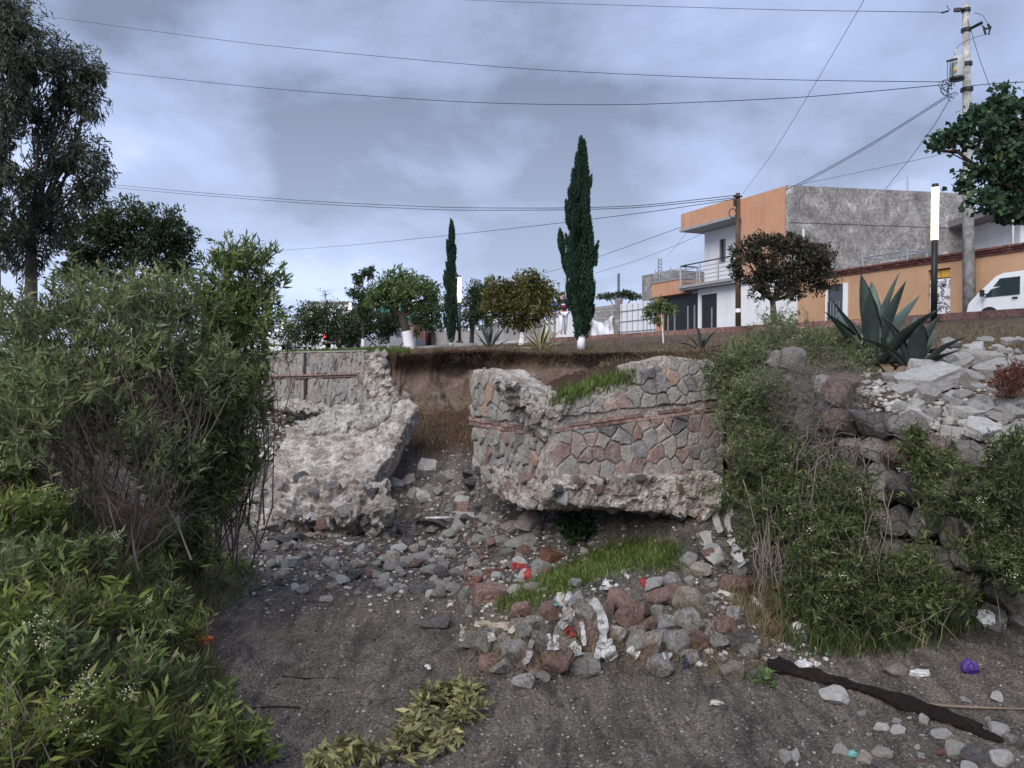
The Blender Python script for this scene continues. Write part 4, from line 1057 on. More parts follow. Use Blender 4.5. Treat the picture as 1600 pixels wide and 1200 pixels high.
# far houses glimpsed between the trees
M_TEAL = mat_plain('teal_plaster', (0.06, 0.42, 0.36), 0.8)
M_REDB = mat_plain('red_brown_plaster', (0.18, 0.07, 0.05), 0.85)
for nm, lab, px0, px1, Y, pt, m_ in (('teal_house', 'bright teal house wall glimpsed between the trees', 592, 640, 88, 478, M_TEAL), ('far_white_house', 'small flat roofed white house far down the street', 484, 548, 105, 474, M_WHITEP),
                                    ('red_brown_house', 'red brown house front behind the white tree trunk', 645, 664, 76, 505, M_REDB), ('grey_far_house', 'plain grey house front behind the broad tree', 600, 646, 77, 508, M_GREYW), ('pale_far_house', 'pale house wall low behind the far lamp posts', 380, 452, 110, 512, M_WHITEP)):
    zt = P(0, pt, Y).z; t, c, dp = block(nm, lab, 'house', px0, px1, Y, Y, zt, m_, 6)
    cc = [c[0] + Vector((-.2, -.2, 0)), c[1] + Vector((.2, -.2, 0)), c[2], c[3]]
    mb = MB(); mb.box8([p + Vector((0, 0, zt + .003)) for p in cc] + [p + Vector((0, 0, zt + .25)) for p in cc]); mb.build('roof', M_ROOFT, t)
    wv = (c[1] - c[0]) / 4
    for k_ in (1, 2.6):
        p = c[0] + wv * k_; mb = MB(); o2 = Vector((0, -.04, 0)); zz_ = zt - 1.7
        mb.box8([p + o2 + Vector((0, 0, zz_)), p + wv * .6 + o2 + Vector((0, 0, zz_)), p + wv * .6 + Vector((0, .1, zz_)), p + Vector((0, .1, zz_)), p + o2 + Vector((0, 0, zz_ + 1)), p + wv * .6 + o2 + Vector((0, 0, zz_ + 1)), p + wv * .6 + Vector((0, .1, zz_ + 1)), p + Vector((0, .1, zz_ + 1))]); mb.build('window', M_GLASS, t)

# ------------------------------------------------------------------ lamp posts
M_LAMP = mat_emit('lit_lamp_tube', (1.0, 0.84, 0.55), 1.2)
def lamp_post(px, Y, label, zb_=STREET):
    x = P(px, 500, Y).x; base = Vector((x, Y, zb_)); t = thing('lamp_post', base, label, 'lamp post', 'lit column lamps along the street')
    def cyl(name, mat, z0, z1, r0, n=14):
        mb = MB(); mb.tube([base + Vector((0, 0, z0)), base + Vector((0, 0, z1))], r0, n); return mb.build(name, mat, t, True)
    mb = MB(); b_ = base; h = .16
    mb.box8([b_ + Vector(p) for p in ((-h, -h, -.05), (h, -h, -.05), (h, h, -.05), (-h, h, -.05), (-h, -h, .03), (h, -h, .03), (h, h, .03), (-h, h, .03))]); mb.build('base_plate', M_BLACK, t)
    cyl('pole', M_BLACK, .03, 2.0, .075); cyl('diffuser', M_LAMP, 2.003, 3.27, .085); cyl('cap', M_BLACK, 3.273, 3.36, .075)
    return t
lamp_post(1459, 18.9, 'tall lit column lamp behind the big agave', gz(P(1459, 500, 18.9).x, 18.9))
lamp_post(718, 39.5, 'lit column lamp beside the slender far cypress')
lamp_post(547, 55.0, 'lit column lamp half hidden behind the dark trees')
lamp_post(441, 70.0, 'farthest lit column lamp beside the leafy shrub')

# ------------------------------------------------------------------ utility poles and cables
M_POLE = mat_rock('pole_concrete', [(0.28, (0.24, 0.235, 0.225)), (0.55, (0.31, 0.305, 0.29)), (0.78, (0.37, 0.36, 0.35))], .8, jit=0, bumps=0.15, space='world')
M_WOOD = mat_rock('pole_wood', [(0.28, (0.045, 0.028, 0.018)), (0.55, (0.09, 0.055, 0.034)), (0.78, (0.15, 0.10, 0.06))], 2, jit=0, bumps=0.5, space='world')
M_CABLE = mat_plain('cable_black', (0.02, 0.02, 0.024), 0.6, bumps=0)
M_TRAFO = mat_plain('transformer_grey', (0.36, 0.40, 0.41), 0.5, var=0.1, bumps=0.05)
UP = thing('utility_pole', P(1515, 530, 25), 'tall concrete utility pole carrying a grey transformer', 'utility pole')
pb, pt = P(1515, 520, 25), P(1509, 5, 25); pb.z = STREET - .15
mb = MB(); mb.tube([pb, pt], [.20, .095], 12); mb.build('shaft', M_POLE, UP, True)
def up(py): 
    f_ = (py - 5) / 515; return pt + (pb - pt) * f_
for py in (16, 47, 100, 140): 
    mb = MB(); c = up(py); mb.tube([c + Vector((0, 0, -.05)), c + Vector((0, 0, .05))], .135 + .0004 * py, 10); mb.build('clamp_band', M_BLACK, UP)
mb = MB(); a_ = up(48); mb.tube([a_, P(1535, 35, 24.6)], .055, 4); mb.tube([P(1534, 40, 24.6), P(1541, 45, 24.5)], .02, 4); mb.build('crossarm', M_BLACK, UP)
mb = MB(); mb.tube([P(1543, 37, 24.5), P(1547, 43, 24.5), P(1545, 54, 24.5)], [.03, .05, .03], 5); mb.tube([P(1537, 43, 24.5), P(1540, 54, 24.5)], .035, 5); mb.tube([P(1538, 46, 24.5), P(1546, 44, 24.5)], .03, 5); mb.build('fuse_cutout', M_BLACK, UP)
mb = MB(); mb.tube([P(1505, 15, 24.9), P(1491, 15.5, 24.9)], [.05, .05], 6); mb.tube([P(1498, 13, 24.9), P(1498, 18, 24.9)], .07, 6); mb.tube([P(1494, 13, 24.9), P(1494, 18, 24.9)], .07, 6); mb.tube([P(1482, 17, 24.9), P(1471, 20, 24.9)], .03, 5); mb.tube([P(1484, 16, 24.9), P(1479, 8, 24.9)], .012, 4); mb.build('insulator', M_BLACK, UP)
TR = thing('transformer', P(1495, 126, 24.75), 'grey cylindrical transformer can with yellow mark on the concrete pole', 'transformer')
tb, tt = P(1495, 125, 24.7), P(1496, 90, 24.7)
mb = MB(); mb.tube([tb, tb + (tt - tb) * .06, tb + (tt - tb) * .94, tt, tt + Vector((0, 0, .06))], [.19, .205, .205, .19, .1], 18); mb.build('tank', M_TRAFO, TR, True)
mb = MB(); mb.tube([P(1495, 125, 24.7) + Vector((0, 0, -.01)), P(1495, 121, 24.7)], .212, 18); mb.build('base_ring', M_BLACK, TR, True)
mb = MB(); mb.tube([P(1494, 88, 24.7), P(1493.5, 84, 24.7), P(1493.5, 80, 24.7), P(1492.5, 76, 24.7)], [.06, .045, .055, .02], 8); mb.build('bushing', M_TRAFO, TR, True)
mb = MB(); mb.tube([P(1479, 96, 24.5), P(1496, 92, 24.45)], .035, 5); mb.build('bracket', M_BLACK, TR)
mb = MB(); q = [P(1490, 110, 24.48), P(1495, 110, 24.48), P(1495, 106, 24.48), P(1490, 106, 24.48)]; q2 = [p + Vector((0, .03, 0)) for p in q]
mb.box8([q[0], q[1], q2[1], q2[0], q[3], q[2], q2[2], q2[3]]); mb.build('number_plate', M_YELLOW, TR)
WP = thing('wooden_pole', P(1153, 520, 30), 'dark wooden pole with cable coil in front of the white house', 'utility pole')
wb, wt = P(1153.5, 520, 30), P(1153, 302, 30); wb.z = STREET - .1
mb = MB(); mb.tube([wb, (wb + wt) / 2, wt], [.11, .10, .085], 9); mb.build('shaft', M_WOOD, WP, True)
mb = MB(); mb.tube([P(1146, 307, 29.9), P(1160, 307, 29.9)], .035, 5); mb.tube([P(1148, 312, 29.88), P(1148, 322, 29.88)], .06, 6); mb.build('bracket', M_BLACK, WP)
mb = MB(); mb.tube([P(1144.5 + 5.5 * math.cos(t), 333 + 7 * math.sin(t), 29.85) for t in np.linspace(0, 6.28, 22)], .018, 4); mb.build('cable_coil', M_CABLE, WP)
mb = MB(); mb.tube([wb + Vector((0, -.0, .9)), wb + Vector((0, 0, 1.05))], .118, 9); mb.build('painted_ring', M_WHITEP, WP)
CABLES = [
    ([(560, -14), (730, 0), (1000, 9), (1250, 16), (1472, 19)], 60, 24.9, .014, 'topmost high cable running left from the pole top'),
    ([(-60, 5), (40, 21), (400, 69), (800, 106), (1100, 121), (1300, 126), (1480, 128)], 62, 24.9, .016, 'upper of the two long cables crossing the whole sky'),
    ([(-60, 78), (165, 111), (430, 139), (700, 158), (850, 163), (1000, 163), (1250, 152), (1490, 131)], 62, 24.9, .018, 'lower of the two long cables sagging across the sky'),
    ([(100, 281), (300, 300), (500, 315), (700, 324), (870, 325), (1000, 321), (1150, 305)], 75, 29.9, .020, 'upper of the paired cables leading to the wooden pole'),
    ([(100, 286), (300, 304), (500, 319), (700, 328), (870, 328), (1000, 324), (1150, 309)], 75, 29.9, .020, 'lower of the paired cables leading to the wooden pole'),
    ([(400, 394), (560, 382), (800, 357), (1000, 333), (1150, 311)], 90, 29.9, .018, 'thin cable falling leftwards from the wooden pole to the trees'),
    ([(1358, -20), (1350, 0), (1280, 120), (1210, 235), (1160, 303)], 18, 30, .010, 'steep thin wire dropping from the top edge to the wooden pole'),
    ([(790, 437), (845, 428), (930, 403), (1050, 360), (1225, 298), (1360, 225), (1484, 147)], 70, 24.9, .020, 'upper of the slanting cables crossing the orange house'),
    ([(930, 427), (1000, 405), (1080, 373), (1225, 303), (1360, 228), (1484, 150)], 60, 24.9, .016, 'lower of the slanting cables crossing the orange house'),
    ([(1378, 302), (1420, 250), (1460, 195), (1486, 151)], 35, 24.9, .016, 'short cable falling from the pole to the grey roof'),
    ([(1240, 290), (1300, 278), (1380, 261), (1462, 243), (1600, 205)], 32, 27, .010, 'faint thin wire above the grey house roof'),
    ([(1660, 124), (1600, 128), (1560, 130), (1518, 134)], 20, 24.9, .016, 'cable leaving the pole towards the tree at the picture edge'),
    ([(1512, 30), (1530, 90), (1552, 150)], 24.9, 22, .012, 'guy wire slanting down beside the concrete pole'),
    ([(1040, 402), (1055, 386), (1080, 355), (1100, 330)], 46, 40, .012, 'short stay wire rising from the lattice mast'),
    ([(1522, 20), (1535, 24), (1543, 36)], 24.9, 24.5, .012, 'little jumper wire between pole top and fuse'),
    ([(1544, 53), (1525, 58), (1505, 66), (1493, 77)], 24.5, 24.7, .010, 'little drop wire between fuse and transformer'),
]
for pts, Y0, Y1, r_, lab in CABLES:
    n = len(pts); tot = [0]
    for a_, b_ in zip(pts[:-1], pts[1:]): tot.append(tot[-1] + math.hypot(b_[0] - a_[0], b_[1] - a_[1]))
    q = dense([(p[0], p[1], t / tot[-1]) for p, t in zip(pts, tot)], 40)
    mb = MB(); mb.tube([P(a_, b_, 1 / ((1 - f_) / Y0 + f_ / Y1)) for a_, b_, f_ in q], r_ * .72, 4); mb.build('cable', M_CABLE, None, label=lab, cat='cable', group='overhead cables')
rr_ = random.Random(2)
mb = MB()
for k_ in range(9):
    c0_ = (1484 + rr_.uniform(-8, 8), 140 + rr_.uniform(-8, 10)); w_, h_ = rr_.uniform(5, 16), rr_.uniform(4, 14)
    mb.tube([P(c0_[0] + w_ * math.cos(t) + rr_.uniform(-1, 1), c0_[1] + h_ * math.sin(t), 24.7) for t in np.linspace(rr_.uniform(0, 2), rr_.uniform(4, 7), 14)], .012, 3)
for a_ in (1481, 1485, 1489): mb.tube([P(a_, 96, 24.6), P(a_ - 1, 115, 24.55), P(a_ + 3, 135, 24.6)], .012, 3)
mb.build('wire_tangle', M_CABLE, UP)
# lattice mast far behind
ma = thing('lattice_mast', P(1031, 500, 60), 'thin lattice radio mast behind the gate roof', 'mast')
mb = MB()
for dx in (-3.5, 3.5): mb.tube([P(1031 + dx, 470, 60), P(1031 + dx * .7, 403, 60)], .05, 4)
for k_ in range(12):
    y_ = 404 + k_ * 5.4; mb.tube([P(1028, y_, 60), P(1034, y_ + 5.4, 60)], .035, 3); mb.tube([P(1034, y_, 60), P(1028, y_ + 5.4, 60)], .035, 3)
mb.build('lattice', M_STEEL, ma)
mb = MB(); mb.tube([P(1027, 425, 60), P(1021, 446, 60)], .06, 4); mb.build('brace', M_STEEL, ma)

# ------------------------------------------------------------------ vehicles
M_VAN = mat_plain('white_car_paint', (0.72, 0.74, 0.76), 0.25, var=0.02, bumps=0, spec=0.5)
M_TYRE = mat_plain('tyre', (0.02, 0.02, 0.02), 0.85)
M_RED = mat_emit('red_tail_lamp', (1.0, 0.03, 0.01), 5.0)
def vehicle(name, label, cat, origin, fwd, prof, width, paint, wins, wheels, wr=.31, extras=None):
    """prof: side outline (x forward, z up); origin on the road under the nose"""
    fwd = fwd.normalized(); side = Vector((fwd.y, -fwd.x, 0))
    def T(x, y, z): return origin + fwd * x + side * y + Vector((0, 0, z))
    t = thing(name, origin, label, cat)
    n = len(prof); w = width / 2
    cxm = sum(p[0] for p in prof) / n; 
    def ring(y, k_): return [T(cxm + (x - cxm) * k_, y * (1 - .10 * max(0, z - .95)), .95 + (z - .95) * k_) for x, z in prof]
    rings = [ring(-w, .965), ring(-w * .96, .99), ring(-w * .82, 1.0), ring(w * .82, 1.0), ring(w * .96, .99), ring(w, .965)]
    mb = MB(); vs_ = sum(rings, []); fs = []
    for k_ in range(5):
        for i in range(n): fs.append((k_ * n + i, k_ * n + (i + 1) % n, (k_ + 1) * n + (i + 1) % n, (k_ + 1) * n + i))
    fs.append(tuple(reversed(range(n)))); fs.append(tuple(5 * n + i for i in range(n)))
    mb.add(vs_, fs); me = mb.mesh('body')
    bm = bmesh.new(); bm.from_mesh(me); bmesh.ops.recalc_face_normals(bm, faces=bm.faces); bm.to_mesh(me); bm.free()
    obj('body', me, paint, t, center=True)
    for nm, pts, sd in wins:
        for s_ in sd:
            q = [T(x, s_ * (w * (1 - .10 * max(0, z - .95)) * .985 + .012), z) for x, z in pts]; q2 = [p - side * s_ * .03 for p in q]
            k_ = len(q); mb = MB(); mb.add(q + q2, [tuple(range(k_)) if s_ < 0 else tuple(reversed(range(k_)))] + [(i, (i + 1) % k_, k_ + (i + 1) % k_, k_ + i) for i in range(k_)]); mb.build(nm, M_GLASS, t)
    for x in wheels:
        for s_ in (-1, 1):
            wl_ = thing('wheel', T(x, s_ * (w - .1), wr), None, None); wl_.parent = t; wl_.location = T(x, s_ * (w - .1), wr) - origin; del wl_['kind']
            mb = MB(); mb.tube([T(x, s_ * (w - .19), wr), T(x, s_ * (w + .01), wr)], wr, 20); mb.build('tyre', M_TYRE, wl_)
            mb = MB(); mb.tube([T(x, s_ * (w - .1), wr), T(x, s_ * (w + .02), wr)], wr * .6, 14); mb.build('rim', M_STEEL, wl_)
    if extras: extras(t, T, w)
    return t
fw = HU
vo = P(1534, 480, 24.0); vo.z = STREET - .15
def van_extra(t, T, w):
    for s_ in (-1, 1):
        mb = MB(); mb.tube([T(-.7, s_ * (w - .02), .99), T(-.65, s_ * (w + .16), 1.0)], .02, 5); mb.tube([T(-.64, s_ * (w + .16), .92), T(-.64, s_ * (w + .16), 1.12)], [.06, .07], 8); mb.build('mirror', M_BLACK, t)
        mb = MB(); q = [T(-.08, s_ * (w - .30), .62), T(-.12, s_ * (w - .03), .64), T(-.14, s_ * (w - .03), .82), T(-.10, s_ * (w - .30), .80)]; q2 = [p + fw * .06 for p in q]
        mb.box8([q[0], q[1], q2[1], q2[0], q[3], q[2], q2[2], q2[3]]); mb.build('headlight', M_GLASS, t)
        mb = MB(); mb.tube([T(-1.45, s_ * (w + .01), .83), T(-1.6, s_ * (w + .01), .83)], .025, 6); mb.build('handle', M_BLACK, t)
        for x in (-.55, -1.82, -3.0):
            mb = MB(); mb.tube([T(x, s_ * (w * .985 + .003), .45), T(x, s_ * (w * .985 + .003), .88)], .006, 3); mb.build('door_seam', M_BLACK, t)
    mb = MB(); mb.tube([T(.03, -w * .85, .42), T(.03, w * .85, .42)], .09, 8); mb.build('bumper', M_TRIM, t)
vehicle('parked_van', 'white van parked in front of the low orange house', 'van', vo, fw,
        [(x * .94, z * .88) for x, z in [(0, .32), (.0, .55), (-.06, .85), (-.18, .98), (-.45, 1.25), (-.95, 1.72), (-1.2, 1.80), (-2.6, 1.83), (-3.8, 1.80), (-3.95, 1.6), (-4.0, .8), (-3.98, .32)]], 1.5, M_VAN,
        [('side_window', [(-.60, .90), (-1.65, .92), (-1.65, 1.43), (-1.05, 1.43)], (-1, 1)), ('rear_side_window', [(-1.83, .92), (-2.8, .92), (-2.8, 1.43), (-1.83, 1.43)], (-1, 1))], (-.75, -3.2), extras=van_extra)
def tail(t, T, w):
    for s_ in (-1, 1):
        mb = MB(); q = [(-.0, s_ * w * .92, .72), (-.0, s_ * w * .58, .72), (.05, s_ * w * .58, .72), (.05, s_ * w * .92, .72)]
        mb.box8([T(*p) for p in q] + [T(p[0], p[1], p[2] + .20) for p in q]); mb.build('tail_light', M_RED, t)
    mb = MB(); mb.tube([T(.02, -w * .9, .4), T(.02, w * .9, .4)], .1, 6); mb.build('bumper', M_TRIM, t)
co = P(523, 540, 53); co.z = STREET + .02
vehicle('dark_car', 'dark car with red tail lights lit under the trees', 'car', co, Vector((-.1, -1, 0)),
        [(0, .3), (0, .95), (-.5, 1.05), (-.85, 1.45), (-2.2, 1.47), (-2.9, 1.05), (-3.9, .95), (-4.0, .3)], 1.65, mat_plain('dark_car_paint', (.03, .015, .015), .3, bumps=0), [('side_window', [(-.75, 1.05), (-2.6, 1.05), (-2.2, 1.4), (-.95, 1.4)], (-1, 1))], (-.8, -3.2), extras=tail)
for px_, Y_, lab in ((425, 58, 'white car seen through the shrub near the farthest lamp'), (460, 64, 'white car between the farthest lamp and the dark bushes')):
    co = P(px_, 540, Y_); co.z = STREET
    vehicle('white_car', lab, 'car', co, HU, [(0, .3), (0, .75), (-.9, .95), (-1.5, 1.42), (-3.0, 1.42), (-3.7, 1.0), (-4.1, .9), (-4.1, .3)], 1.65, M_VAN, [('side_window', [(-1.15, .95), (-3.4, .95), (-2.95, 1.36), (-1.6, 1.36)], (-1, 1))], (-.8, -3.2))
co = P(575, 540, 62); co.z = STREET
vehicle('grey_pickup', 'grey vehicle parked between the dark trees and white trunk', 'car', co, Vector((-.9, .3, 0)), [(0, .35), (0, .9), (-1.0, 1.0), (-1.5, 1.55), (-2.7, 1.55), (-2.9, 1.0), (-4.6, .95), (-4.6, .35)], 1.7, mat_plain('grey_car_paint', (.20, .21, .23), .3, bumps=0), [('side_window', [(-1.25, 1.02), (-2.65, 1.02), (-2.6, 1.48), (-1.6, 1.48)], (-1, 1))], (-.9, -3.6))

# ------------------------------------------------------------------ two people on the sidewalk
def skin_mesh(name, joints, edges, radii, sub=2):
    me = bpy.data.meshes.new(name); me.from_pydata(joints, edges, []); o = bpy.data.objects.new('tmp', me); COL.objects.link(o)
    o.modifiers.new('s', 'SKIN'); sd = o.modifiers.new('u', 'SUBSURF'); sd.levels = sub
    for i, r_ in enumerate(radii):
        rx = r_ if isinstance(r_, tuple) else (r_, r_); me.skin_vertices[0].data[i].radius = rx
    me.skin_vertices[0].data[0].use_root = True
    dg = bpy.context.evaluated_depsgraph_get(); dg.update(); res = bpy.data.meshes.new_from_object(o.evaluated_get(dg))
    bpy.data.objects.remove(o); bpy.data.meshes.remove(me)
    res.polygons.foreach_set('use_smooth', np.ones(len(res.polygons), bool)); res.name = name
    return res
M_SKIN = mat_plain('skin', (0.36, 0.20, 0.13), 0.6, var=0.05, bumps=0)
M_HAIR = mat_plain('hair', (0.012, 0.010, 0.009), 0.6, bumps=0)
def person(loc, yaw, label, shirt, trousers, stride=.18, band=None):
    t = thing('person', loc, label, 'person'); cy_, sy_ = math.cos(yaw), math.sin(yaw)
    def T(p): return (p[0] * cy_ - p[1] * sy_, p[0] * sy_ + p[1] * cy_, p[2])
    s_ = stride   # figure faces -y in its own frame
    J = [(0, 0, .92), (0, 0, 1.12), (0, -.01, 1.36), (0, -.01, 1.46), (0, -.02, 1.54), (0, -.03, 1.65),
         (-.10, 0, .88), (-.11, -s_ * .7, .48), (-.11, -s_ * .55, .08), (-.11, -s_ * .55 - .16, .04), (.10, 0, .88), (.11, s_ * .3, .48), (.11, s_ * 1.0, .10), (.11, s_ * 1.0 - .14, .04),
         (-.18, 0, 1.38), (-.25, .04, 1.12), (-.20, -.14, .92), (-.18, -.22, .86), (.18, 0, 1.38), (.25, .05, 1.12), (.22, -.10, .90), (.20, -.18, .84)]
    E = [(0, 1), (1, 2), (2, 3), (3, 4), (4, 5), (0, 6), (6, 7), (7, 8), (8, 9), (0, 10), (10, 11), (11, 12), (12, 13), (2, 14), (14, 15), (15, 16), (16, 17), (2, 18), (18, 19), (19, 20), (20, 21)]
    Rd = [(.15, .11), (.14, .10), (.155, .10), .055, .085, .075, .09, .065, .045, .04, .09, .065, .045, .04, .065, .048, .036, .032, .065, .048, .036, .032]
    obj('body', skin_mesh('body', [T(p) for p in J], E, Rd), M_SKIN, t, loc=loc)
    g = 1.12
    obj('shirt', skin_mesh('shirt', [T(p) for p in ((0, 0, .90), (0, 0, 1.12), (0, -.01, 1.36), (0, -.01, 1.44), (-.18, 0, 1.38), (-.25, .04, 1.12), (-.21, -.12, .95), (.18, 0, 1.38), (.25, .05, 1.12), (.225, -.08, .93))], [(0, 1), (1, 2), (2, 3), (2, 4), (4, 5), (5, 6), (2, 7), (7, 8), (8, 9)], [(.175, .135), (.165, .125), (.175, .12), .075, .085, .066, .052, .085, .066, .052]), shirt, t, loc=loc)
    obj('trousers', skin_mesh('trousers', [T(p) for p in ((0, 0, .94), (-.10, 0, .86), (-.11, -s_ * .7, .48), (-.11, -s_ * .55, .10), (.10, 0, .86), (.11, s_ * .3, .48), (.11, s_ * 1.0, .12))], [(0, 1), (1, 2), (2, 3), (0, 4), (4, 5), (5, 6)], [(.165, .125), .108, .085, .07, .108, .085, .07]), trousers, t, loc=loc)
    obj('hair', skin_mesh('hair', [T(p) for p in ((0, 0, 1.60), (0, -.01, 1.70), (0, -.05, 1.73))], [(0, 1), (1, 2)], [.085, .088, .06]), M_HAIR, t, loc=loc)
    for x in (-.035, .035):
        obj('eye', skin_mesh('eye', [T((x, -.115, 1.615)), T((x, -.125, 1.615))], [(0, 1)], [.010, .008], 1), M_HAIR, t, loc=loc)
    if band:
        for z, m_ in band: obj('chest_stripe', skin_mesh('chest_stripe', [T(p) for p in ((-.12, -.115, z), (0, -.128, z), (.12, -.115, z))], [(0, 1), (1, 2)], [.028, .035, .028], 1), m_, t, loc=loc)
    return t
M_NAVY = mat_plain('navy_cloth', (.012, .018, .045), .8); M_WCL = mat_plain('white_cloth', (.68, .68, .72), .8); M_BLUE = mat_plain('blue_cloth', (.02, .16, .42), .8); M_REDC = mat_plain('red_cloth', (.42, .02, .03), .8)
for px_, Y_, yaw, lab, sh, tr_, st, bd in ((880, 31.3, .15, 'person in navy top and white trousers walking beside the tall cypress', M_NAVY, M_WCL, .2, ((1.22, M_WCL), (1.14, M_REDC))), (859, 32.2, -.3, 'person in blue and white top walking behind the striped agave', M_BLUE, M_WCL, .14, ((1.25, M_WCL), (1.17, M_WCL)))):
    pp = P(px_, 520, Y_); pp.z = STREET - .02; person(pp, yaw, lab, sh, tr_, st, bd)
# ------------------------------------------------------------------ loose rocks
ORD = ['first', 'second', 'third', 'fourth', 'fifth', 'sixth', 'seventh', 'eighth', 'ninth', 'tenth', 'eleventh', 'twelfth', 'thirteenth', 'fourteenth'] + [f'{a}-{b}' for a in ('twenty', 'thirty') for b in ('first', 'second', 'third', 'fourth', 'fifth', 'sixth', 'seventh', 'eighth', 'ninth')]
ORD[14:14] = ['fifteenth', 'sixteenth', 'seventeenth', 'eighteenth', 'nineteenth', 'twentieth']
ROCKS = []      # (object, px, py, colour class, zone)
rr = random.Random(5)
def put_rock(px, py, w, h, cls, zone, name='rock', meshes=None, tilt=.25, sink=.28, label=None, onto=None, depth=None, rotz=None, ry=None):
    g = (onto or ground)(px, py + h * .30)
    if g is None: return None
    Y = g.y; W_, H_ = w * Y / F, h * Y / F
    me = rr.choice(meshes or RM)
    slab_ = name == 'stone_slab'
    sx_ = W_ * .54; sz = max(H_ * .55, W_ * .14); sy_ = depth or (sx_ * rr.uniform(.65, .95))
    if slab_: sz = min(sz, W_ * .24) * rr.uniform(.7, 1.05); sy_ = sx_ * rr.uniform(.55, .85)
    o = rock_obj(name, me, ROCK[cls], (g.x, g.y + sy_ * .3, g.z + (sy_ * .34 + sz * .55 if slab_ else sz * (1 - sink * 2) * .75)), (sx_, sy_, sz),
                 ((rr.uniform(.15, .75) if slab_ else rr.uniform(-tilt, tilt)), rr.uniform(-tilt, tilt) if ry is None else ry, rr.uniform(-.5, .5) if rotz is None else rotz))
    ROCKS.append((o, px, py, cls, zone, label, w))
    return o
Z1 = lambda l: [(660 + x / 2.963, 840 + y / 2.963, w / 2.963, h / 2.963, c) for x, y, w, h, c in l]
heap = Z1([(600, 355, 90, 80, 'red'), (470, 345, 90, 60, 'red'), (535, 395, 100, 50, 'grey'), (440, 410, 90, 40, 'tan'), (710, 215, 50, 40, 'grey'), (780, 370, 100, 110, 'grey'), (720, 330, 60, 50, 'red'), (855, 335, 60, 90, 'red'),
    (930, 305, 120, 70, 'red'), (970, 365, 100, 110, 'red'), (1030, 340, 60, 80, 'dark'), (1100, 285, 110, 60, 'red'), (1095, 355, 60, 80, 'grey'), (1150, 210, 80, 60, 'grey'), (1075, 225, 80, 50, 'white'), (1170, 255, 90, 50, 'red'),
    (1250, 310, 130, 110, 'tan'), (1240, 395, 110, 110, 'grey'), (1130, 420, 100, 80, 'grey'), (1045, 410, 60, 60, 'red'), (1000, 440, 60, 50, 'tan'), (990, 490, 110, 60, 'grey'), (1060, 495, 70, 70, 'tan'), (1110, 480, 70, 90, 'grey'),
    (1190, 495, 110, 100, 'grey'), (1285, 490, 80, 80, 'red'), (1340, 435, 50, 50, 'grey'), (1410, 430, 90, 110, 'red'), (1450, 370, 60, 60, 'grey'), (1360, 490, 90, 80, 'grey'), (1480, 500, 110, 90, 'dark'), (1520, 530, 80, 60, 'grey'),
    (1430, 630, 100, 80, 'tan'), (1115, 610, 120, 90, 'grey'), (1050, 560, 130, 60, 'red'), (1460, 225, 110, 80, 'red'), (1330, 90, 80, 60, 'red'), (1390, 110, 70, 60, 'grey'), (1240, 110, 70, 60, 'grey'), (1290, 150, 80, 50, 'tan'),
    (225, 490, 90, 70, 'grey'), (285, 505, 90, 110, 'grey'), (365, 500, 70, 80, 'tan'), (410, 540, 110, 110, 'grey'), (320, 580, 90, 80, 'red'), (370, 610, 100, 60, 'grey'), (470, 455, 70, 70, 'grey'), (500, 595, 110, 80, 'red'),
    (620, 590, 120, 110, 'red'), (750, 600, 130, 60, 'grey'), (465, 675, 80, 60, 'grey'), (700, 575, 60, 40, 'red'), (540, 640, 90, 30, 'grey'), (690, 510, 110, 60, 'tan'), (760, 470, 80, 120, 'red'), (540, 470, 60, 50, 'grey'), (650, 440, 90, 70, 'grey'), (840, 430, 80, 70, 'grey'), (900, 450, 70, 60, 'tan'), (860, 540, 80, 60, 'grey'), (1250, 560, 80, 50, 'grey'), (580, 520, 80, 60, 'dark')])
for px, py, w, h, c in heap: put_rock(px, py, w * 1.28, h * 1.3, c, 'rock heap', tilt=.5, sink=.06)
big = Z1([(320, 265, 230, 100, 'red')])[0]
put_rock(*big[:4], 'red', 'debris', label='large flat reddish brown slab beside the grassy mound', meshes=SLAB[:3], tilt=.12, rotz=.1, ry=.08)
d_ = Z1([(60, 395, 130, 60, 'dark')])[0]; put_rock(*d_[:4], 'dark', 'debris', label='lone dark wedge shaped stone on the grey sand')
p_ = Z1([(530, 230, 110, 25, 'pale')])[0]; put_rock(*p_[:4], 'pale', 'debris', label='pale flat slab lying on the grass of the mound', meshes=SLAB[3:5], tilt=.05, ry=.04)
for k_, (x, y, w, h) in enumerate(((330, 165, 100, 40), (250, 205, 120, 40), (590, 80, 130, 55))):
    q = Z1([(x, y, w, h, 'brick')])[0]
    put_rock(*q[:4], 'brick', 'debris', name='broken_tile', meshes=SLAB[5:8], tilt=.3, label='rusty red broken tile ' + ('above the large reddish slab', 'leaning just behind the large reddish slab', 'at the upper edge of the grassy mound')[k_])
q = Z1([(235, 120, 90, 60, 'pink')])[0]; put_rock(*q[:4], 'pink', 'debris', label='blocky pinkish grey stone above the large reddish slab')
Z2 = lambda l: [(400 + x / 3.2, 740 + y / 3.2, w / 3.2, h / 3.2, c) for x, y, w, h, c in l]
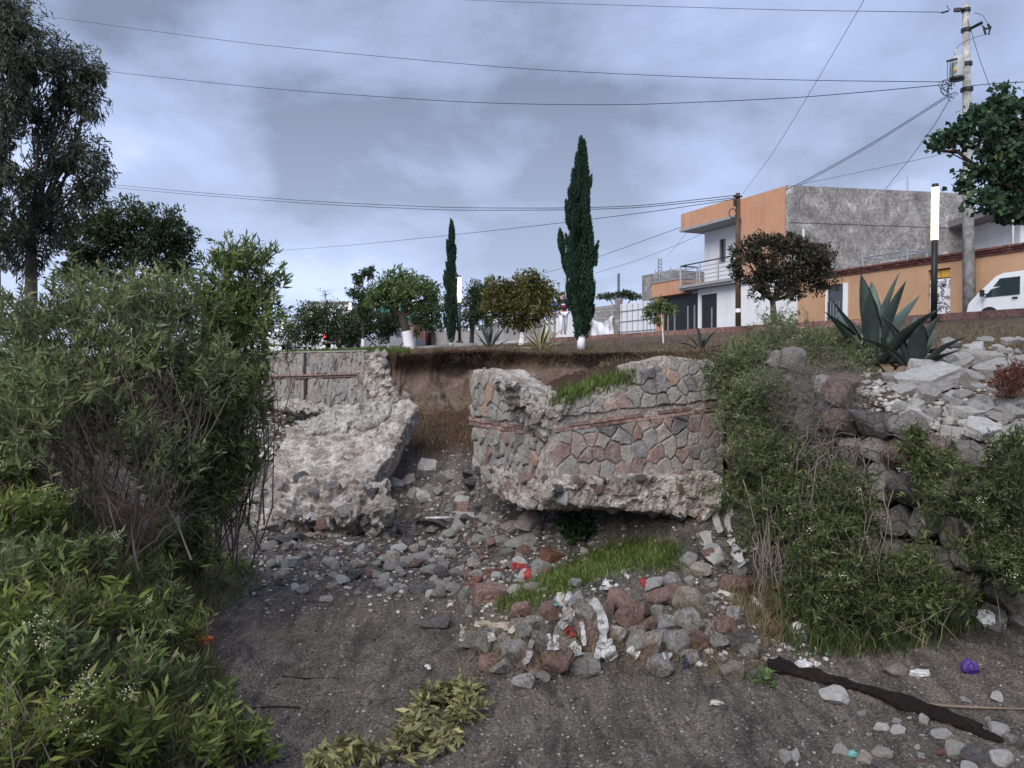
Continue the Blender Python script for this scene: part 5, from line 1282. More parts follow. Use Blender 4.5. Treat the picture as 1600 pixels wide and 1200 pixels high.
deb = Z2([(900, 255, 160, 46, 'dark'), (880, 283, 60, 30, 'tan'), (1015, 270, 60, 50, 'white'), (1035, 300, 30, 15, 'brick'), (1110, 262, 40, 15, 'brick'), (1360, 250, 110, 80, 'pink'), (1040, 145, 80, 60, 'white'), (1330, 350, 130, 60, 'grey'),
    (1240, 340, 90, 50, 'grey'), (720, 370, 80, 25, 'white'), (835, 350, 40, 25, 'white'), (795, 380, 50, 40, 'pink'), (665, 425, 90, 30, 'white'), (820, 415, 100, 30, 'pale'), (715, 460, 70, 25, 'grey'), (530, 380, 55, 45, 'pale'), (620, 405, 40, 15, 'brick'),
    (930, 385, 50, 30, 'white'), (945, 470, 60, 50, 'grey'), (860, 490, 80, 50, 'grey'), (430, 540, 60, 40, 'pale'), (350, 630, 60, 30, 'pink'), (295, 500, 40, 20, 'tan'), (250, 580, 60, 30, 'grey'), (595, 500, 30, 20, 'white'), (390, 470, 25, 25, 'white'),
    (420, 348, 50, 25, 'white'), (270, 310, 50, 25, 'tan'), (200, 320, 90, 40, 'dark'), (110, 335, 100, 40, 'dark'), (50, 265, 100, 35, 'pink'), (600, 290, 100, 50, 'grey'), (910, 600, 60, 60, 'grey'), (840, 578, 120, 40, 'dark'), (985, 575, 70, 50, 'grey'), (1040, 610, 50, 70, 'grey'), (1070, 690, 40, 50, 'grey'),
    (1360, 520, 80, 60, 'white'), (1430, 470, 90, 60, 'grey'), (1150, 230, 90, 40, 'grey'), (1200, 260, 80, 45, 'pale'), (1120, 330, 70, 40, 'grey'), (1000, 500, 60, 40, 'grey'), (1110, 510, 70, 40, 'pale'), (960, 310, 60, 40, 'pale'), (1060, 225, 70, 35, 'dark'), (700, 60, 60, 45, 'white'), (860, 80, 50, 40, 'grey'), (530, 118, 40, 30, 'white'), (640, 60, 50, 40, 'pink'), (480, 50, 70, 60, 'dark')])
for px, py, w, h, c in deb: put_rock(px, py, w * 1.2, h * 1.3, c, 'debris', tilt=.3, sink=.12)
Z3 = lambda l: [(1100 + x / 3, 800 + y / 3, w / 3, h / 3, c) for x, y, w, h, c in l]
fore = Z3([(635, 865, 150, 80, 'white'), (745, 940, 50, 25, 'grey'), (900, 745, 100, 65, 'tan'), (1385, 865, 60, 40, 'white'), (1225, 880, 50, 30, 'grey'), (1040, 970, 50, 60, 'pale'), (835, 1012, 70, 45, 'white'), (915, 1025, 65, 30, 'white'), (905, 980, 50, 30, 'grey'),
    (1120, 1040, 90, 40, 'white'), (1395, 1015, 90, 80, 'white'), (645, 1120, 80, 60, 'pale'), (755, 1155, 80, 80, 'tan'), (850, 1130, 100, 45, 'tan'), (385, 1145, 55, 80, 'white'), (435, 1140, 45, 80, 'white'), (1195, 1110, 90, 100, 'pale'), (1290, 1140, 140, 90, 'dark'), (1400, 1150, 100, 90, 'white'), (1020, 1140, 30, 30, 'white'), (1020, 1165, 40, 20, 'brick'), (1115, 1125, 40, 40, 'brick'), (830, 1185, 60, 30, 'dark'), (965, 965, 25, 15, 'white'), (1335, 970, 30, 25, 'white'), (1440, 1060, 60, 40, 'grey'), (1250, 1195, 80, 40, 'white'), (1000, 1100, 35, 25, 'pale')])
for px, py, w, h, c in fore: put_rock(px, py, w * 1.05, h * 1.05, c, 'near stones', tilt=.3)
Z4 = lambda l: [(1340 + x / 6, 520 + y / 6, w / 6, h / 6, r_) for x, y, w, h, r_ in l]
pile = Z4([(675, 500, 400, 190, -.12), (1010, 460, 270, 130, .5), (410, 455, 230, 75, 0), (380, 525, 170, 75, 0), (640, 370, 250, 110, .1), (990, 310, 210, 80, -.45), (1130, 310, 120, 90, .6), (1090, 410, 160, 120, .4), (1290, 390, 250, 140, -.15), (1260, 245, 180, 130, .1), (1100, 225, 150, 80, .1), (960, 255, 160, 60, -.2),
    (850, 270, 130, 70, -.2), (660, 295, 110, 60, -.1), (740, 250, 90, 60, 0), (1010, 600, 140, 100, .2), (920, 600, 130, 120, .3), (740, 615, 110, 50, 0), (830, 640, 80, 50, .2), (1140, 740, 180, 110, -.1), (960, 700, 160, 80, .3), (1020, 790, 260, 120, .15), (1240, 795, 120, 60, 0), (975, 990, 290, 190, .25), (1290, 1090, 150, 90, .2), (1180, 930, 250, 160, .1),
    (1480, 790, 200, 100, 0), (1490, 300, 100, 60, 0), (1380, 270, 90, 70, 0), (1420, 80, 120, 80, 0), (1530, 60, 80, 80, 0), (1400, 170, 100, 80, 0), (1500, 180, 100, 80, 0), (1200, 80, 120, 90, 0), (870, 110, 130, 110, 0), (1180, 620, 90, 70, 0), (1250, 650, 80, 60, 0), (1350, 730, 120, 90, .2), (1450, 420, 130, 80, .2), (1560, 250, 120, 90, 0), (1540, 440, 140, 90, .2), (520, 400, 100, 60, 0), (1420, 560, 120, 70, 0), (1300, 560, 110, 70, .3), (760, 420, 160, 90, .2), (1560, 600, 160, 100, .2), (1500, 680, 140, 80, 0), (1060, 140, 100, 70, 0), (1320, 140, 90, 70, 0), (1560, 900, 180, 120, .1), (1420, 950, 140, 90, 0)])
bpy.context.view_layer.update(); DG = bpy.context.evaluated_depsgraph_get()
def onscene(px, py):
    h = cast_scene(EYE, raydir(px, py)); return h[0] if h else ground(px, py)
for px, py, w, h, ry in pile: put_rock(px, py, w * 1.38, h * 1.3, rr.choice(('pale', 'pale', 'pale', 'white', 'pale')), 'pale pile', name='stone_slab', meshes=SLAB, tilt=.22, ry=ry, sink=.25)
for _ in range(46):
    w = rr.choice((16, 20, 26, 32, 40)); x_ = rr.uniform(1395, 1598); y_ = rr.uniform(max(545, 700 - (x_ - 1300) * .75), 690)
    put_rock(x_, y_, w, w * rr.uniform(.4, .7), rr.choice(('pale', 'pale', 'white', 'grey')), 'pale pile', name='stone_slab', meshes=SLAB, tilt=.3, ry=rr.uniform(-.5, .5))
# boulders fringing the gabion top and the bank
for px, py, w, h, c in [(1172, 578, 26, 20, 'grey'), (1196, 566, 26, 20, 'dark'), (1150, 610, 26, 20, 'grey'), (675, 730, 46, 34, 'grey'), (660, 738, 30, 20, 'dark'), (735, 735, 44, 26, 'dark'), (740, 752, 40, 24, 'dark'), (700, 744, 34, 22, 'grey'), (640, 748, 30, 18, 'pink'), (615, 752, 28, 18, 'white'), (610, 690, 16, 10, 'grey'), (655, 770, 24, 16, 'white'), (690, 768, 26, 16, 'grey'), (720, 776, 28, 18, 'grey'), (752, 790, 30, 20, 'dark'), (775, 812, 30, 18, 'grey'), (800, 822, 36, 18, 'pink'), (735, 806, 24, 14, 'pale'), (760, 830, 34, 16, 'grey'), (330, 780, 20, 14, 'white'), (345, 792, 26, 18, 'white'), (320, 800, 20, 14, 'white'), (350, 770, 18, 12, 'white')]:
    put_rock(px, py, w, h, c, 'debris', tilt=.3)
# further countable stones strewn over the wash-out
zones = [((430, 690), (620, 760)), ((380, 930), (760, 960)), ((700, 930), (800, 900)), ((600, 760), (770, 880)), ((400, 640), (830, 930)), ((600, 860), (840, 930)), ((1060, 1190), (850, 960))]
cnt = 0
for (x0, x1), (y0, y1) in zones:
    n = {430: 0, 380: 0, 700: 34, 600: 40 if y0 == 770 else 44, 400: 46, 1060: 26}.get(x0, 0)
    for _ in range(n):
        w = rr.choice((10, 12, 14, 16, 20, 26)); put_rock(rr.uniform(x0, x1), rr.uniform(y0, y1), w, w * rr.uniform(.5, .8), rr.choice(('grey', 'grey', 'pale', 'white', 'pink', 'dark', 'tan', 'red', 'white', 'pale')), 'debris', meshes=LOWR + SLAB[8:] + RM[:6], tilt=.45, sink=.1)
# names for every rock, by colour and place in line
WHERE = {'rock heap': 'in the rock heap below the grassy mound', 'debris': 'strewn over the wash-out', 'near stones': 'on the near sand by the dark strip', 'pale pile': 'in the pale slab pile above the gabion wall'}
def subzone(px, py, z):
    if z != 'debris': return WHERE[z]
    if px > 1000: return 'at the foot of the gabion wall'
    if py < 780 and px > 560: return 'in the breach beside the standing ruin'
    if px < 640 and py < 830: return 'near the fallen footing block'
    if px < 640: return 'scattered on the sand below the fallen block'
    if py < 850: return 'among the stones under the ruined wall'
    return 'along the stony edge left of the mound'
bk = {}
for it in ROCKS:
    o, px, py, c, z, lab, w = it
    nm = o.name.split('.')[0]
    o['category'] = {'rock': 'rock', 'stone_slab': 'stone slab', 'broken_tile': 'tile'}[nm]
    o['group'] = {'rock heap': 'rocks of the heap below the mound', 'debris': 'loose rocks of the wash-out', 'near stones': 'stones on the near sand', 'pale pile': 'pale slabs piled above the gabion wall'}[z]
    o['kind'] = 'thing'
    if lab: o['label'] = lab; continue
    size = ('large' if w > 34 else 'middling' if w > 20 else 'small') if z != 'pale pile' else ('large' if w > 38 else 'middling' if w > 22 else 'small')
    noun = 'slab' if z == 'pale pile' else 'rock'
    bk.setdefault((size, c, noun, subzone(px, py, z)), []).append((px, o))
for (size, c, noun, where), lst in bk.items():
    lst.sort(key=lambda t: t[0])
    for i, (px, o) in enumerate(lst):
        base = f'{size} {ROCKWORD[c]} {noun}'
        if len(lst) == 1: o['label'] = f'{base} {where}'
        else: o['label'] = f'{ORD[i]} {base} from left {where}'
# ------------------------------------------------------------------ gravel: countless pebbles
def pebbles(name, n, region, smin, smax, mat, label, seed, weight=None, power=2.0, shapes=None):
    g = np.random.default_rng(seed); out_v, out_f, k_ = [], [], 0
    ico = bmesh.new(); bmesh.ops.create_icosphere(ico, subdivisions=1, radius=1); bv = np.array([v.co for v in ico.verts]); bfc = np.array([[v.index for v in f.verts] for f in ico.faces]); ico.free()
    m = 0
    for _ in range(n * 6):
        if m >= n: break
        px, py = g.uniform(region[0], region[1]), g.uniform(region[2], region[3])
        if weight is not None and g.random() > weight(px, py): continue
        h = ground(px, py)
        if h is None or h.y > 26: continue
        s_ = smin + (smax - smin) * g.random() ** power
        sc = s_ * np.array([g.uniform(.7, 1.2), g.uniform(.7, 1.2), g.uniform(.35, .8)])
        v = bv * (1 + g.uniform(-.42, .3, (len(bv), 1))) * sc; a_ = g.uniform(0, 6.28); c_, s2 = math.cos(a_), math.sin(a_)
        v = np.stack([v[:, 0] * c_ - v[:, 1] * s2, v[:, 0] * s2 + v[:, 1] * c_, v[:, 2]], 1) + np.array(h) + np.array([0, 0, sc[2] * .35])
        out_v.append(v); out_f.append(bfc + m * len(bv)); m += 1
    return obj(name, mesh_np(name, np.concatenate(out_v), np.concatenate(out_f)), mat, kind='stuff', label=label, cat='gravel')
def mat_pebble():
    m, nt, b = node_mat('pebbles'); r = N(nt, 'ShaderNodeNewGeometry').outputs['Random Per Island']
    c = ramp_node(nt, r, [(0, (.07, .067, .066)), (.30, (.15, .142, .136)), (.55, (.26, .245, .235)), (.68, (.25, .18, .155)), (.80, (.42, .40, .38)), (.985, (.40, .385, .37)), (1, (.60, .58, .56))])
    c = mixc(nt, .4, c, ramp_node(nt, noise(nt, coords(nt, 'world'), 40, 5, .7), [(.3, (.2,) * 3), (.7, (.8,) * 3)]), 'SOFT_LIGHT')
    nt.links.new(c, b.inputs['Base Color']); b.inputs['Roughness'].default_value = .9; return m
M_PEB = mat_pebble()
def wdeb(px, py):
    a_ = math.exp(-((px - 560) / 260) ** 2 - ((py - 850) / 60) ** 2) * 1.0
    b_ = math.exp(-((px - 800) / 140) ** 2 - ((py - 860) / 75) ** 2)
    c_ = math.exp(-((px - 690) / 90) ** 2 - ((py - 760) / 55) ** 2)
    return min(1, a_ + b_ + c_ + .03)
pebbles('gravel', 6500, (370, 1180, 690, 980), .006, .045, M_PEB, 'mixed gravel washed across the river bed below the walls', 1, wdeb, 2.2)
M_PEB2, nt_, b_ = node_mat('dark_grit'); nt_.links.new(ramp_node(nt_, N(nt_, 'ShaderNodeNewGeometry').outputs['Random Per Island'], [(0, (.035, .033, .033)), (.5, (.10, .095, .092)), (.9, (.20, .19, .18)), (1, (.27, .26, .25))]), b_.inputs['Base Color']); b_.inputs['Roughness'].default_value = .95
pebbles('gravel', 9000, (330, 1600, 920, 1200), .003, .020, M_PEB2, 'sparse fine gravel on the near grey sand', 2, None, 3.0)
pebbles('gravel', 120, (330, 1600, 930, 1200), .004, .018, M_PEB, 'few pale pebbles scattered on the near sand', 12, None, 2.5)
pebbles('gravel', 1500, (380, 560, 640, 720), .02, .09, M_PEB, 'gravel bank below the far standing wall', 3, None, 2.0)
pebbles('gravel', 1500, (1340, 1600, 545, 700), .012, .07, ROCK['pale'], 'pale rubble chips between the slabs', 4, None, 2.0)
pebbles('gravel', 700, (1080, 1300, 840, 1040), .01, .05, M_PEB, 'gravel at the foot of the bushes', 5, None, 2.0)
# ------------------------------------------------------------------ litter caught on the stones
bpy.context.view_layer.update(); DG = bpy.context.evaluated_depsgraph_get()
M_RAGW = mat_plain('white_plastic_rag', (.46, .46, .46), .6, var=.45, scale=9, bumps=.5)
M_RAGG = mat_plain('grey_rag', (.30, .29, .28), .8, var=.3, scale=9, bumps=.6)
M_RAGB = mat_plain('beige_rag', (.42, .38, .32), .8, var=.3, scale=9, bumps=.6)
M_RAGR = mat_plain('red_plastic', (.26, .03, .03), .5, var=.25, scale=9, bumps=.3)
M_RAGT = mat_plain('teal_plastic', (.12, .28, .27), .5, var=.25, scale=9, bumps=.3)
M_RAGN = mat_plain('navy_rag', (.015, .02, .05), .8, var=.25, scale=9, bumps=.3)
M_PURP = mat_plain('purple_foil', (.05, .025, .15), .4, var=.4, scale=12, bumps=.4)
M_ORNG = mat_plain('orange_plastic', (.58, .12, .04), .5, var=.2, scale=9, bumps=.3)
RG = np.random.default_rng(3)
def rag(label, path, width, mat, cat='rag', name='rag', off=.035, folds=3):
    """a torn strip draped over whatever it meets, with lengthwise folds"""
    pts = dense([(p[0], p[1], 0) for p in path], 26); C_ = []
    for px, py, _ in pts:
        h = cast_scene(EYE, raydir(px, py)); C_.append(np.array(h[0]) if h else (C_[-1] if C_ else np.array(P(px, py, 9))))
    C_ = np.array(C_)
    for _ in range(3): C_[1:-1] = C_[1:-1] * .4 + (C_[:-2] + C_[2:]) * .3
    C_ += unit_(np.array(EYE) - C_) * off; k_ = 9; V_, F_ = [], []; ph = RG.uniform(0, 6)
    for i in range(26):
        t = C_[min(i + 1, 25)] - C_[max(i - 1, 0)]; vw = np.array(EYE) - C_[i]; s_ = np.cross(t, vw); s_ /= np.linalg.norm(s_) + 1e-9; vw = vw / np.linalg.norm(vw)
        w = width * (.55 + .45 * vnoise(np.array([[i * .35 + ph * 7, ph, 0]]))[0] * 1.6) * (1 if 0 < i < 25 else .5)
        for j in range(k_):
            x = j / (k_ - 1) - .5; V_.append(C_[i] + s_ * x * w + vw * (.16 * width * math.sin(x * folds * 6.28 + ph + .25 * math.sin(i * .6)) + RG.normal() * .004))
    for i in range(25):
        for j in range(k_ - 1): a_ = i * k_ + j; F_.append((a_, a_ + 1, a_ + k_ + 1, a_ + k_))
    return obj(name, mesh_np(name, np.array(V_), np.array(F_), True), mat, center=True, label=label, cat=cat, group='rags and plastic caught on the stones')
def unit_(v): return v / (np.linalg.norm(v, axis=-1, keepdims=True) + 1e-9)
Zp = lambda l: [(660 + x / 2.963, 840 + y / 2.963) for x, y in l]
rag('long white plastic strip hanging down the middle of the rock heap', Zp([(785, 285), (825, 345), (838, 420), (832, 480), (805, 560)]), .085, M_RAGW)
rag('wide end of torn white plastic at the foot of the long strip', Zp([(840, 470), (850, 510), (885, 565)]), .13, M_RAGW)
rag('beige cloth bundle draped over the top of the rock heap', Zp([(655, 255), (640, 300), (655, 350), (640, 375)]), .12, M_RAGB)
rag('grey cloth strip hanging right beside the beige cloth', Zp([(740, 245), (700, 300), (680, 360), (635, 415)]), .10, M_RAGG)
rag('pale twisted rag over the grey stone of the heap', Zp([(690, 250), (665, 310), (660, 380)]), .07, M_RAGW)
rag('short white strip on the red and white litter', Zp([(735, 390), (745, 440), (750, 500)]), .05, M_RAGW)
rag('white shred lying low on the heap', Zp([(690, 490), (715, 515), (725, 545)]), .08, M_RAGW)
rag('row of grey shreds caught along the lower heap', Zp([(520, 450), (500, 500), (490, 560), (465, 580)]), .06, M_RAGG)
rag('pale shreds of cloth hanging at the left end of heap', Zp([(190, 410), (185, 450), (185, 480)]), .06, M_RAGB)
rag('grey shred hanging over the left end stones', Zp([(330, 400), (315, 440), (325, 480)]), .07, M_RAGG)
rag('brown matted rag over the left end stones', Zp([(240, 400), (290, 405), (390, 410), (420, 440)]), .09, M_RAGB)
rag('white and blue shred among the lower rags', Zp([(620, 450), (618, 490), (625, 520)]), .06, M_RAGW)
rag('second white shred among the lower rags', Zp([(580, 445), (590, 490), (592, 520)]), .05, M_RAGW)
rag('small red and white wrapper on the rock heap', Zp([(655, 425), (680, 430), (690, 460)]), .07, M_RAGR, 'wrapper')
rag('teal plastic scrap beside the beige cloth', Zp([(622, 270), (618, 300), (622, 315)]), .05, M_RAGT, 'plastic scrap')
rag('white plastic tongue sticking out between the lower stones', Zp([(955, 505), (975, 530), (1002, 548)]), .07, M_RAGW)
rag('white scrap at the heap foot right of middle', Zp([(1115, 550), (1135, 545), (1150, 555)]), .06, M_RAGW)
rag('navy cloth scrap at the heap foot', Zp([(1190, 555), (1205, 580), (1225, 605)]), .12, M_RAGN)
rag('white plastic peak on top of the heap', Zp([(922, 145), (935, 170), (955, 190)]), .06, M_RAGW)
rag('small red plastic scrap on top of the heap', Zp([(1015, 185), (1022, 205), (1028, 228)]), .07, M_RAGR, 'plastic scrap')
rag('white crumpled plastic near the red scrap', Zp([(835, 205), (855, 220), (860, 240)]), .10, M_RAGW)
rag('big torn white sack on the stones by the gabion foot', [(1140, 842), (1150, 860), (1156, 878), (1160, 884)], .15, M_RAGW, 'sack')
rag('twisted white cloth trailing right from the torn sack', [(1122, 925), (1150, 932), (1175, 935), (1195, 955)], .06, M_RAGW)
rag('grey rag hanging from the end of the ruined wall', [(1130, 762), (1122, 785), (1118, 808), (1126, 832)], .12, M_RAGG)
rag('second grey rag hanging by the end of the ruined wall', [(1134, 760), (1142, 790), (1136, 815), (1142, 832)], .10, M_RAGG)
rag('pale net like sheet lying below the hanging rags', [(1098, 830), (1105, 850), (1120, 872), (1128, 885)], .22, M_RAGG)
rag('red torn plastic with white lining above the mound', Zp([(415, 150), (450, 130), (490, 165), (480, 200)]), .13, M_RAGR, 'plastic scrap')
def crumple(label, px, py, w, h, mat, cat='plastic bag', name='crumpled_bag', seed=0, onto=None):
    g = (onto or onscene)(px, py + h * .3); Y = g.y; bm = bmesh.new(); bmesh.ops.create_icosphere(bm, subdivisions=3, radius=1); co = np.array([v.co for v in bm.verts])
    k_ = 1 + fbm(co * 1.6 + seed * 9.1, 3) * .8 + np.abs(fbm(co * 4 + seed, 2)) * .3
    for v, q in zip(bm.verts, k_): v.co = Vector((v.co.x * q * w * Y / F / 2, v.co.y * q * w * Y / F / 2.6, v.co.z * q * h * Y / F / 2))
    me = bpy.data.meshes.new(name); bm.to_mesh(me); bm.free()
    return obj(name, me, mat, loc=Vector(g) + Vector((0, 0, h * Y / F * .25)), label=label, cat=cat, group='light litter on the ground')
crumple('crumpled white bag hanging in the grass by the roots', 1250, 985, 24, 26, M_RAGW, seed=1, onto=ground)
crumple('whitish paper wad on the near sand beside the tan stone', 1436, 1052, 26, 12, M_RAGW, 'paper', 'crumpled_paper', 2)
crumple('shiny purple bag lying on the sand at the right', 1515, 1042, 24, 22, M_PURP, seed=3)
crumple('bright orange crumpled plastic at the edge of the weeds', 312, 1000, 34, 14, M_ORNG, 'plastic scrap', 'crumpled_plastic', 4)
crumple('white foam lump beside the head of the dark strip', 1256, 1038, 26, 12, M_RAGW, 'foam', 'foam_lump', 5)
crumple('small white foam lump right of the dark strip head', 1276, 1037, 10, 7, M_RAGW, 'foam', 'foam_lump', 6)
crumple('cream paper scrap alone on the sand below the heap', 1120, 1098, 20, 8, M_RAGB, 'paper', 'crumpled_paper', 7)
crumple('white paper scrap on the sand left of the heap', 668, 1042, 10, 6, M_RAGW, 'paper', 'crumpled_paper', 8)
crumple('greenish glass bit among the near stones', 1332, 1178, 13, 14, M_RAGT, 'glass', 'glass_piece', 9)
crumple('white bag hanging from roots at the right edge', 1543, 963, 22, 26, M_RAGW, seed=10, onto=lambda a_, b_: P(a_, b_, 7.5))
# white tube on the dark slab
g0 = onscene(665, 812); g1 = onscene(707, 811); mb = MB(); mb.tube([g0 + Vector((0, -.02, .03)), g1 + Vector((0, -.02, .03))], .025, 8)
mb.build('white_tube', M_RAGW, None, True, label='thin white tube lying along the dark slab', cat='tube')
# long dark charred strip on the sand
path = dense([(1205, 1040, 0), (1225, 1048, 0), (1250, 1054, 0), (1300, 1066, 0), (1340, 1076, 0), (1400, 1098, 0), (1450, 1114, 0), (1500, 1132, 0), (1535, 1147, 0), (1566, 1156, 0)], 60)
C_ = np.array([np.array(ground(a_, b_)) for a_, b_, _ in path]); V_, F_, k_ = [], [], 14
for i in range(60):
    t = C_[min(i + 1, 59)] - C_[max(i - 1, 0)]; s_ = np.cross(t, [0, 0, 1]); s_ /= np.linalg.norm(s_); f_ = i / 59
    w = .095 * np.interp(f_, [0, .08, .15, .5, .75, .92, 1], [.7, 1.25, .9, .85, 1.15, 1.0, .35]); hgt = .030 * np.interp(f_, [0, .1, .2, .8, 1], [1.6, 2.2, 1.2, 1.1, .4])
    for j in range(k_):
        a_ = j / k_ * 6.283; n_ = vnoise(np.array([[f_ * 18, math.cos(a_) * 1.3, math.sin(a_) * 1.3]]))[0] - .5
        V_.append(C_[i] + s_ * math.cos(a_) * w * (1 + n_ * 1.1) + np.array([0, 0, hgt * (math.sin(a_) + .6) * (1 + n_)]))
for i in range(59):
    for j in range(k_): F_.append((i * k_ + j, i * k_ + (j + 1) % k_, (i + 1) * k_ + (j + 1) % k_, (i + 1) * k_ + j))
M_CHAR = mat_rock('charred_wood', [(0.3, (.010, .008, .008)), (.55, (.028, .017, .014)), (.8, (.075, .045, .038))], 6, jit=0, space='world', rough=.6)
obj('charred_strip', mesh_np('charred_strip', np.array(V_), np.array(F_), True), M_CHAR, center=True, label='long dark charred strip lying across the near sand', cat='charred wood')
def stick(label, pts, r_, mat=None):
    q = [onscene(*p) + Vector((0, 0, r_ * 1.2)) for p in pts]; mb = MB(); mb.tube(dense(q, 12), np.linspace(r_, r_ * .6, 12), 6); mb.build('stick', mat or mat_plain('dry_stick', (.16, .12, .09), .9, var=.3), None, True, label=label, cat='stick', group='loose sticks')
stick('thin straight stick lying across the end of dark strip', [(1415, 1100), (1480, 1106), (1540, 1109), (1600, 1111)], .014)
stick('dark curved stick on the sand beside the left weeds', [(330, 1120), (380, 1110), (430, 1106), (470, 1108)], .009, M_CHAR)
stick('small forked stick on the sand above the bottom branches', [(440, 1058), (480, 1062), (525, 1060)], .008, M_CHAR)
stick('pale stick leaning over the upper left weeds', [(300, 945), (330, 935), (370, 928)], .008)
# ------------------------------------------------------------------ vegetation
G = np.random.default_rng(11)
def unit(v): return v / (np.linalg.norm(v, axis=-1, keepdims=True) + 1e-9)
def leaf_quads(c, d, L_, W_, g=G, curl=.25):
    """one folded leaf per row: centre, direction, length, width"""
    n = len(c); d = unit(d); r = unit(g.normal(size=(n, 3))); s_ = unit(np.cross(d, r)); nn = np.cross(s_, d)
    L_ = np.broadcast_to(L_, n)[:, None]; W_ = np.broadcast_to(W_, n)[:, None]
    base = c - d * L_ / 2; tip = c + d * L_ / 2 - nn * L_ * curl * .5; m_ = c - d * L_ * .05 + nn * W_ * .12
    v = np.stack([base, m_ + s_ * W_ / 2, tip, m_ - s_ * W_ / 2], 1).reshape(-1, 3)
    f = np.arange(n * 4).reshape(n, 4)
    return v, f
def leaf_mesh(name, c, d, L_, W_, **k): return mesh_np(name, *leaf_quads(c, d, L_, W_, **k))
M_BARK = mat_rock('bark_brown', [(0.28, (0.035, 0.027, 0.022)), (0.55, (0.075, 0.06, 0.05)), (0.78, (0.13, 0.11, 0.095))], 4, jit=0, space='world')
M_BARKG = mat_rock('bark_grey', [(0.28, (0.09, 0.075, 0.065)), (0.55, (0.16, 0.14, 0.125)), (0.78, (0.26, 0.235, 0.21))], 4, jit=0, space='world')
M_LIME = mat_plain('limewash', (0.72, 0.72, 0.74), 0.85, var=0.08)
M_TWIG = mat_plain('dry_twig', (0.13, 0.105, 0.088), 0.9, var=0.4, scale=3, bumps=0)
LF = {
    'euc': mat_leaf('leaf_eucalyptus', (0.045, 0.058, 0.042), (0.120, 0.140, 0.095), (0.20, 0.16, 0.10)),
    'dark': mat_leaf('leaf_dark', (0.026, 0.045, 0.022), (0.085, 0.125, 0.058), (0.14, 0.15, 0.06)),
    'cyp': mat_leaf('leaf_cypress', (0.011, 0.030, 0.019), (0.035, 0.076, 0.046), None, .7, .1),
    'yel': mat_leaf('leaf_yellow_green', (0.050, 0.057, 0.018), (0.169, 0.156, 0.050), (0.275, 0.200, 0.062)),
    'mid': mat_leaf('leaf_mid', (0.052, 0.092, 0.030), (0.150, 0.220, 0.080), (0.25, 0.26, 0.10)),
    'purp': mat_leaf('leaf_purplish', (0.024, 0.026, 0.018), (0.080, 0.076, 0.048), (0.12, 0.08, 0.05)),
    'bush': mat_leaf('leaf_bush', (0.060, 0.100, 0.028), (0.200, 0.270, 0.090), (0.330, 0.300, 0.150), .55, .45, .14),
    'bushd': mat_leaf('leaf_bush_grey', (0.075, 0.108, 0.045), (0.230, 0.285, 0.125), (0.340, 0.300, 0.180), .55, .45, .18),
    'herb': mat_leaf('leaf_herb', (0.100, 0.145, 0.032), (0.290, 0.360, 0.100), (0.440, 0.390, 0.170), .5, .5, .16),
    'big': mat_leaf('leaf_broad', (0.018, 0.042, 0.027), (0.060, 0.112, 0.060), (0.135, 0.165, 0.045), .75, .25),
    'wilt': mat_leaf('leaf_wilted', (.11, .115, .045), (.28, .27, .13), (.36, .32, .17), .6, .25),
    'bushr': mat_leaf('leaf_bush_dark', (0.032, 0.056, 0.018), (0.125, 0.165, 0.058), (0.28, 0.25, 0.13), .6, .35, .16),
    'ivy': mat_leaf('leaf_vine', (.010, .035, .010), (.035, .095, .028)),
    'red': mat_leaf('leaf_rust', (.09, .03, .02), (.19, .07, .04)),
}
M_GRASS = mat_leaf('grass_blade', (.045, .085, .016), (.145, .215, .050), (.28, .25, .11), .6, .4, .2)
M_DRYG = mat_leaf('dry_grass_blade', (.10, .075, .04), (.24, .19, .11), None, .8, .2)
M_FLOW = mat_leaf('small_cream_flower', (.45, .42, .28), (.74, .70, .52), None, .7, .3)
def bezier(a_, b_, bend, n=7):
    a_, b_ = np.array(a_, float), np.array(b_, float); m_ = (a_ + b_) / 2 + np.array(bend, float); t = np.linspace(0, 1, n)[:, None]
    return (1 - t) ** 2 * a_ + 2 * t * (1 - t) * m_ + t ** 2 * b_
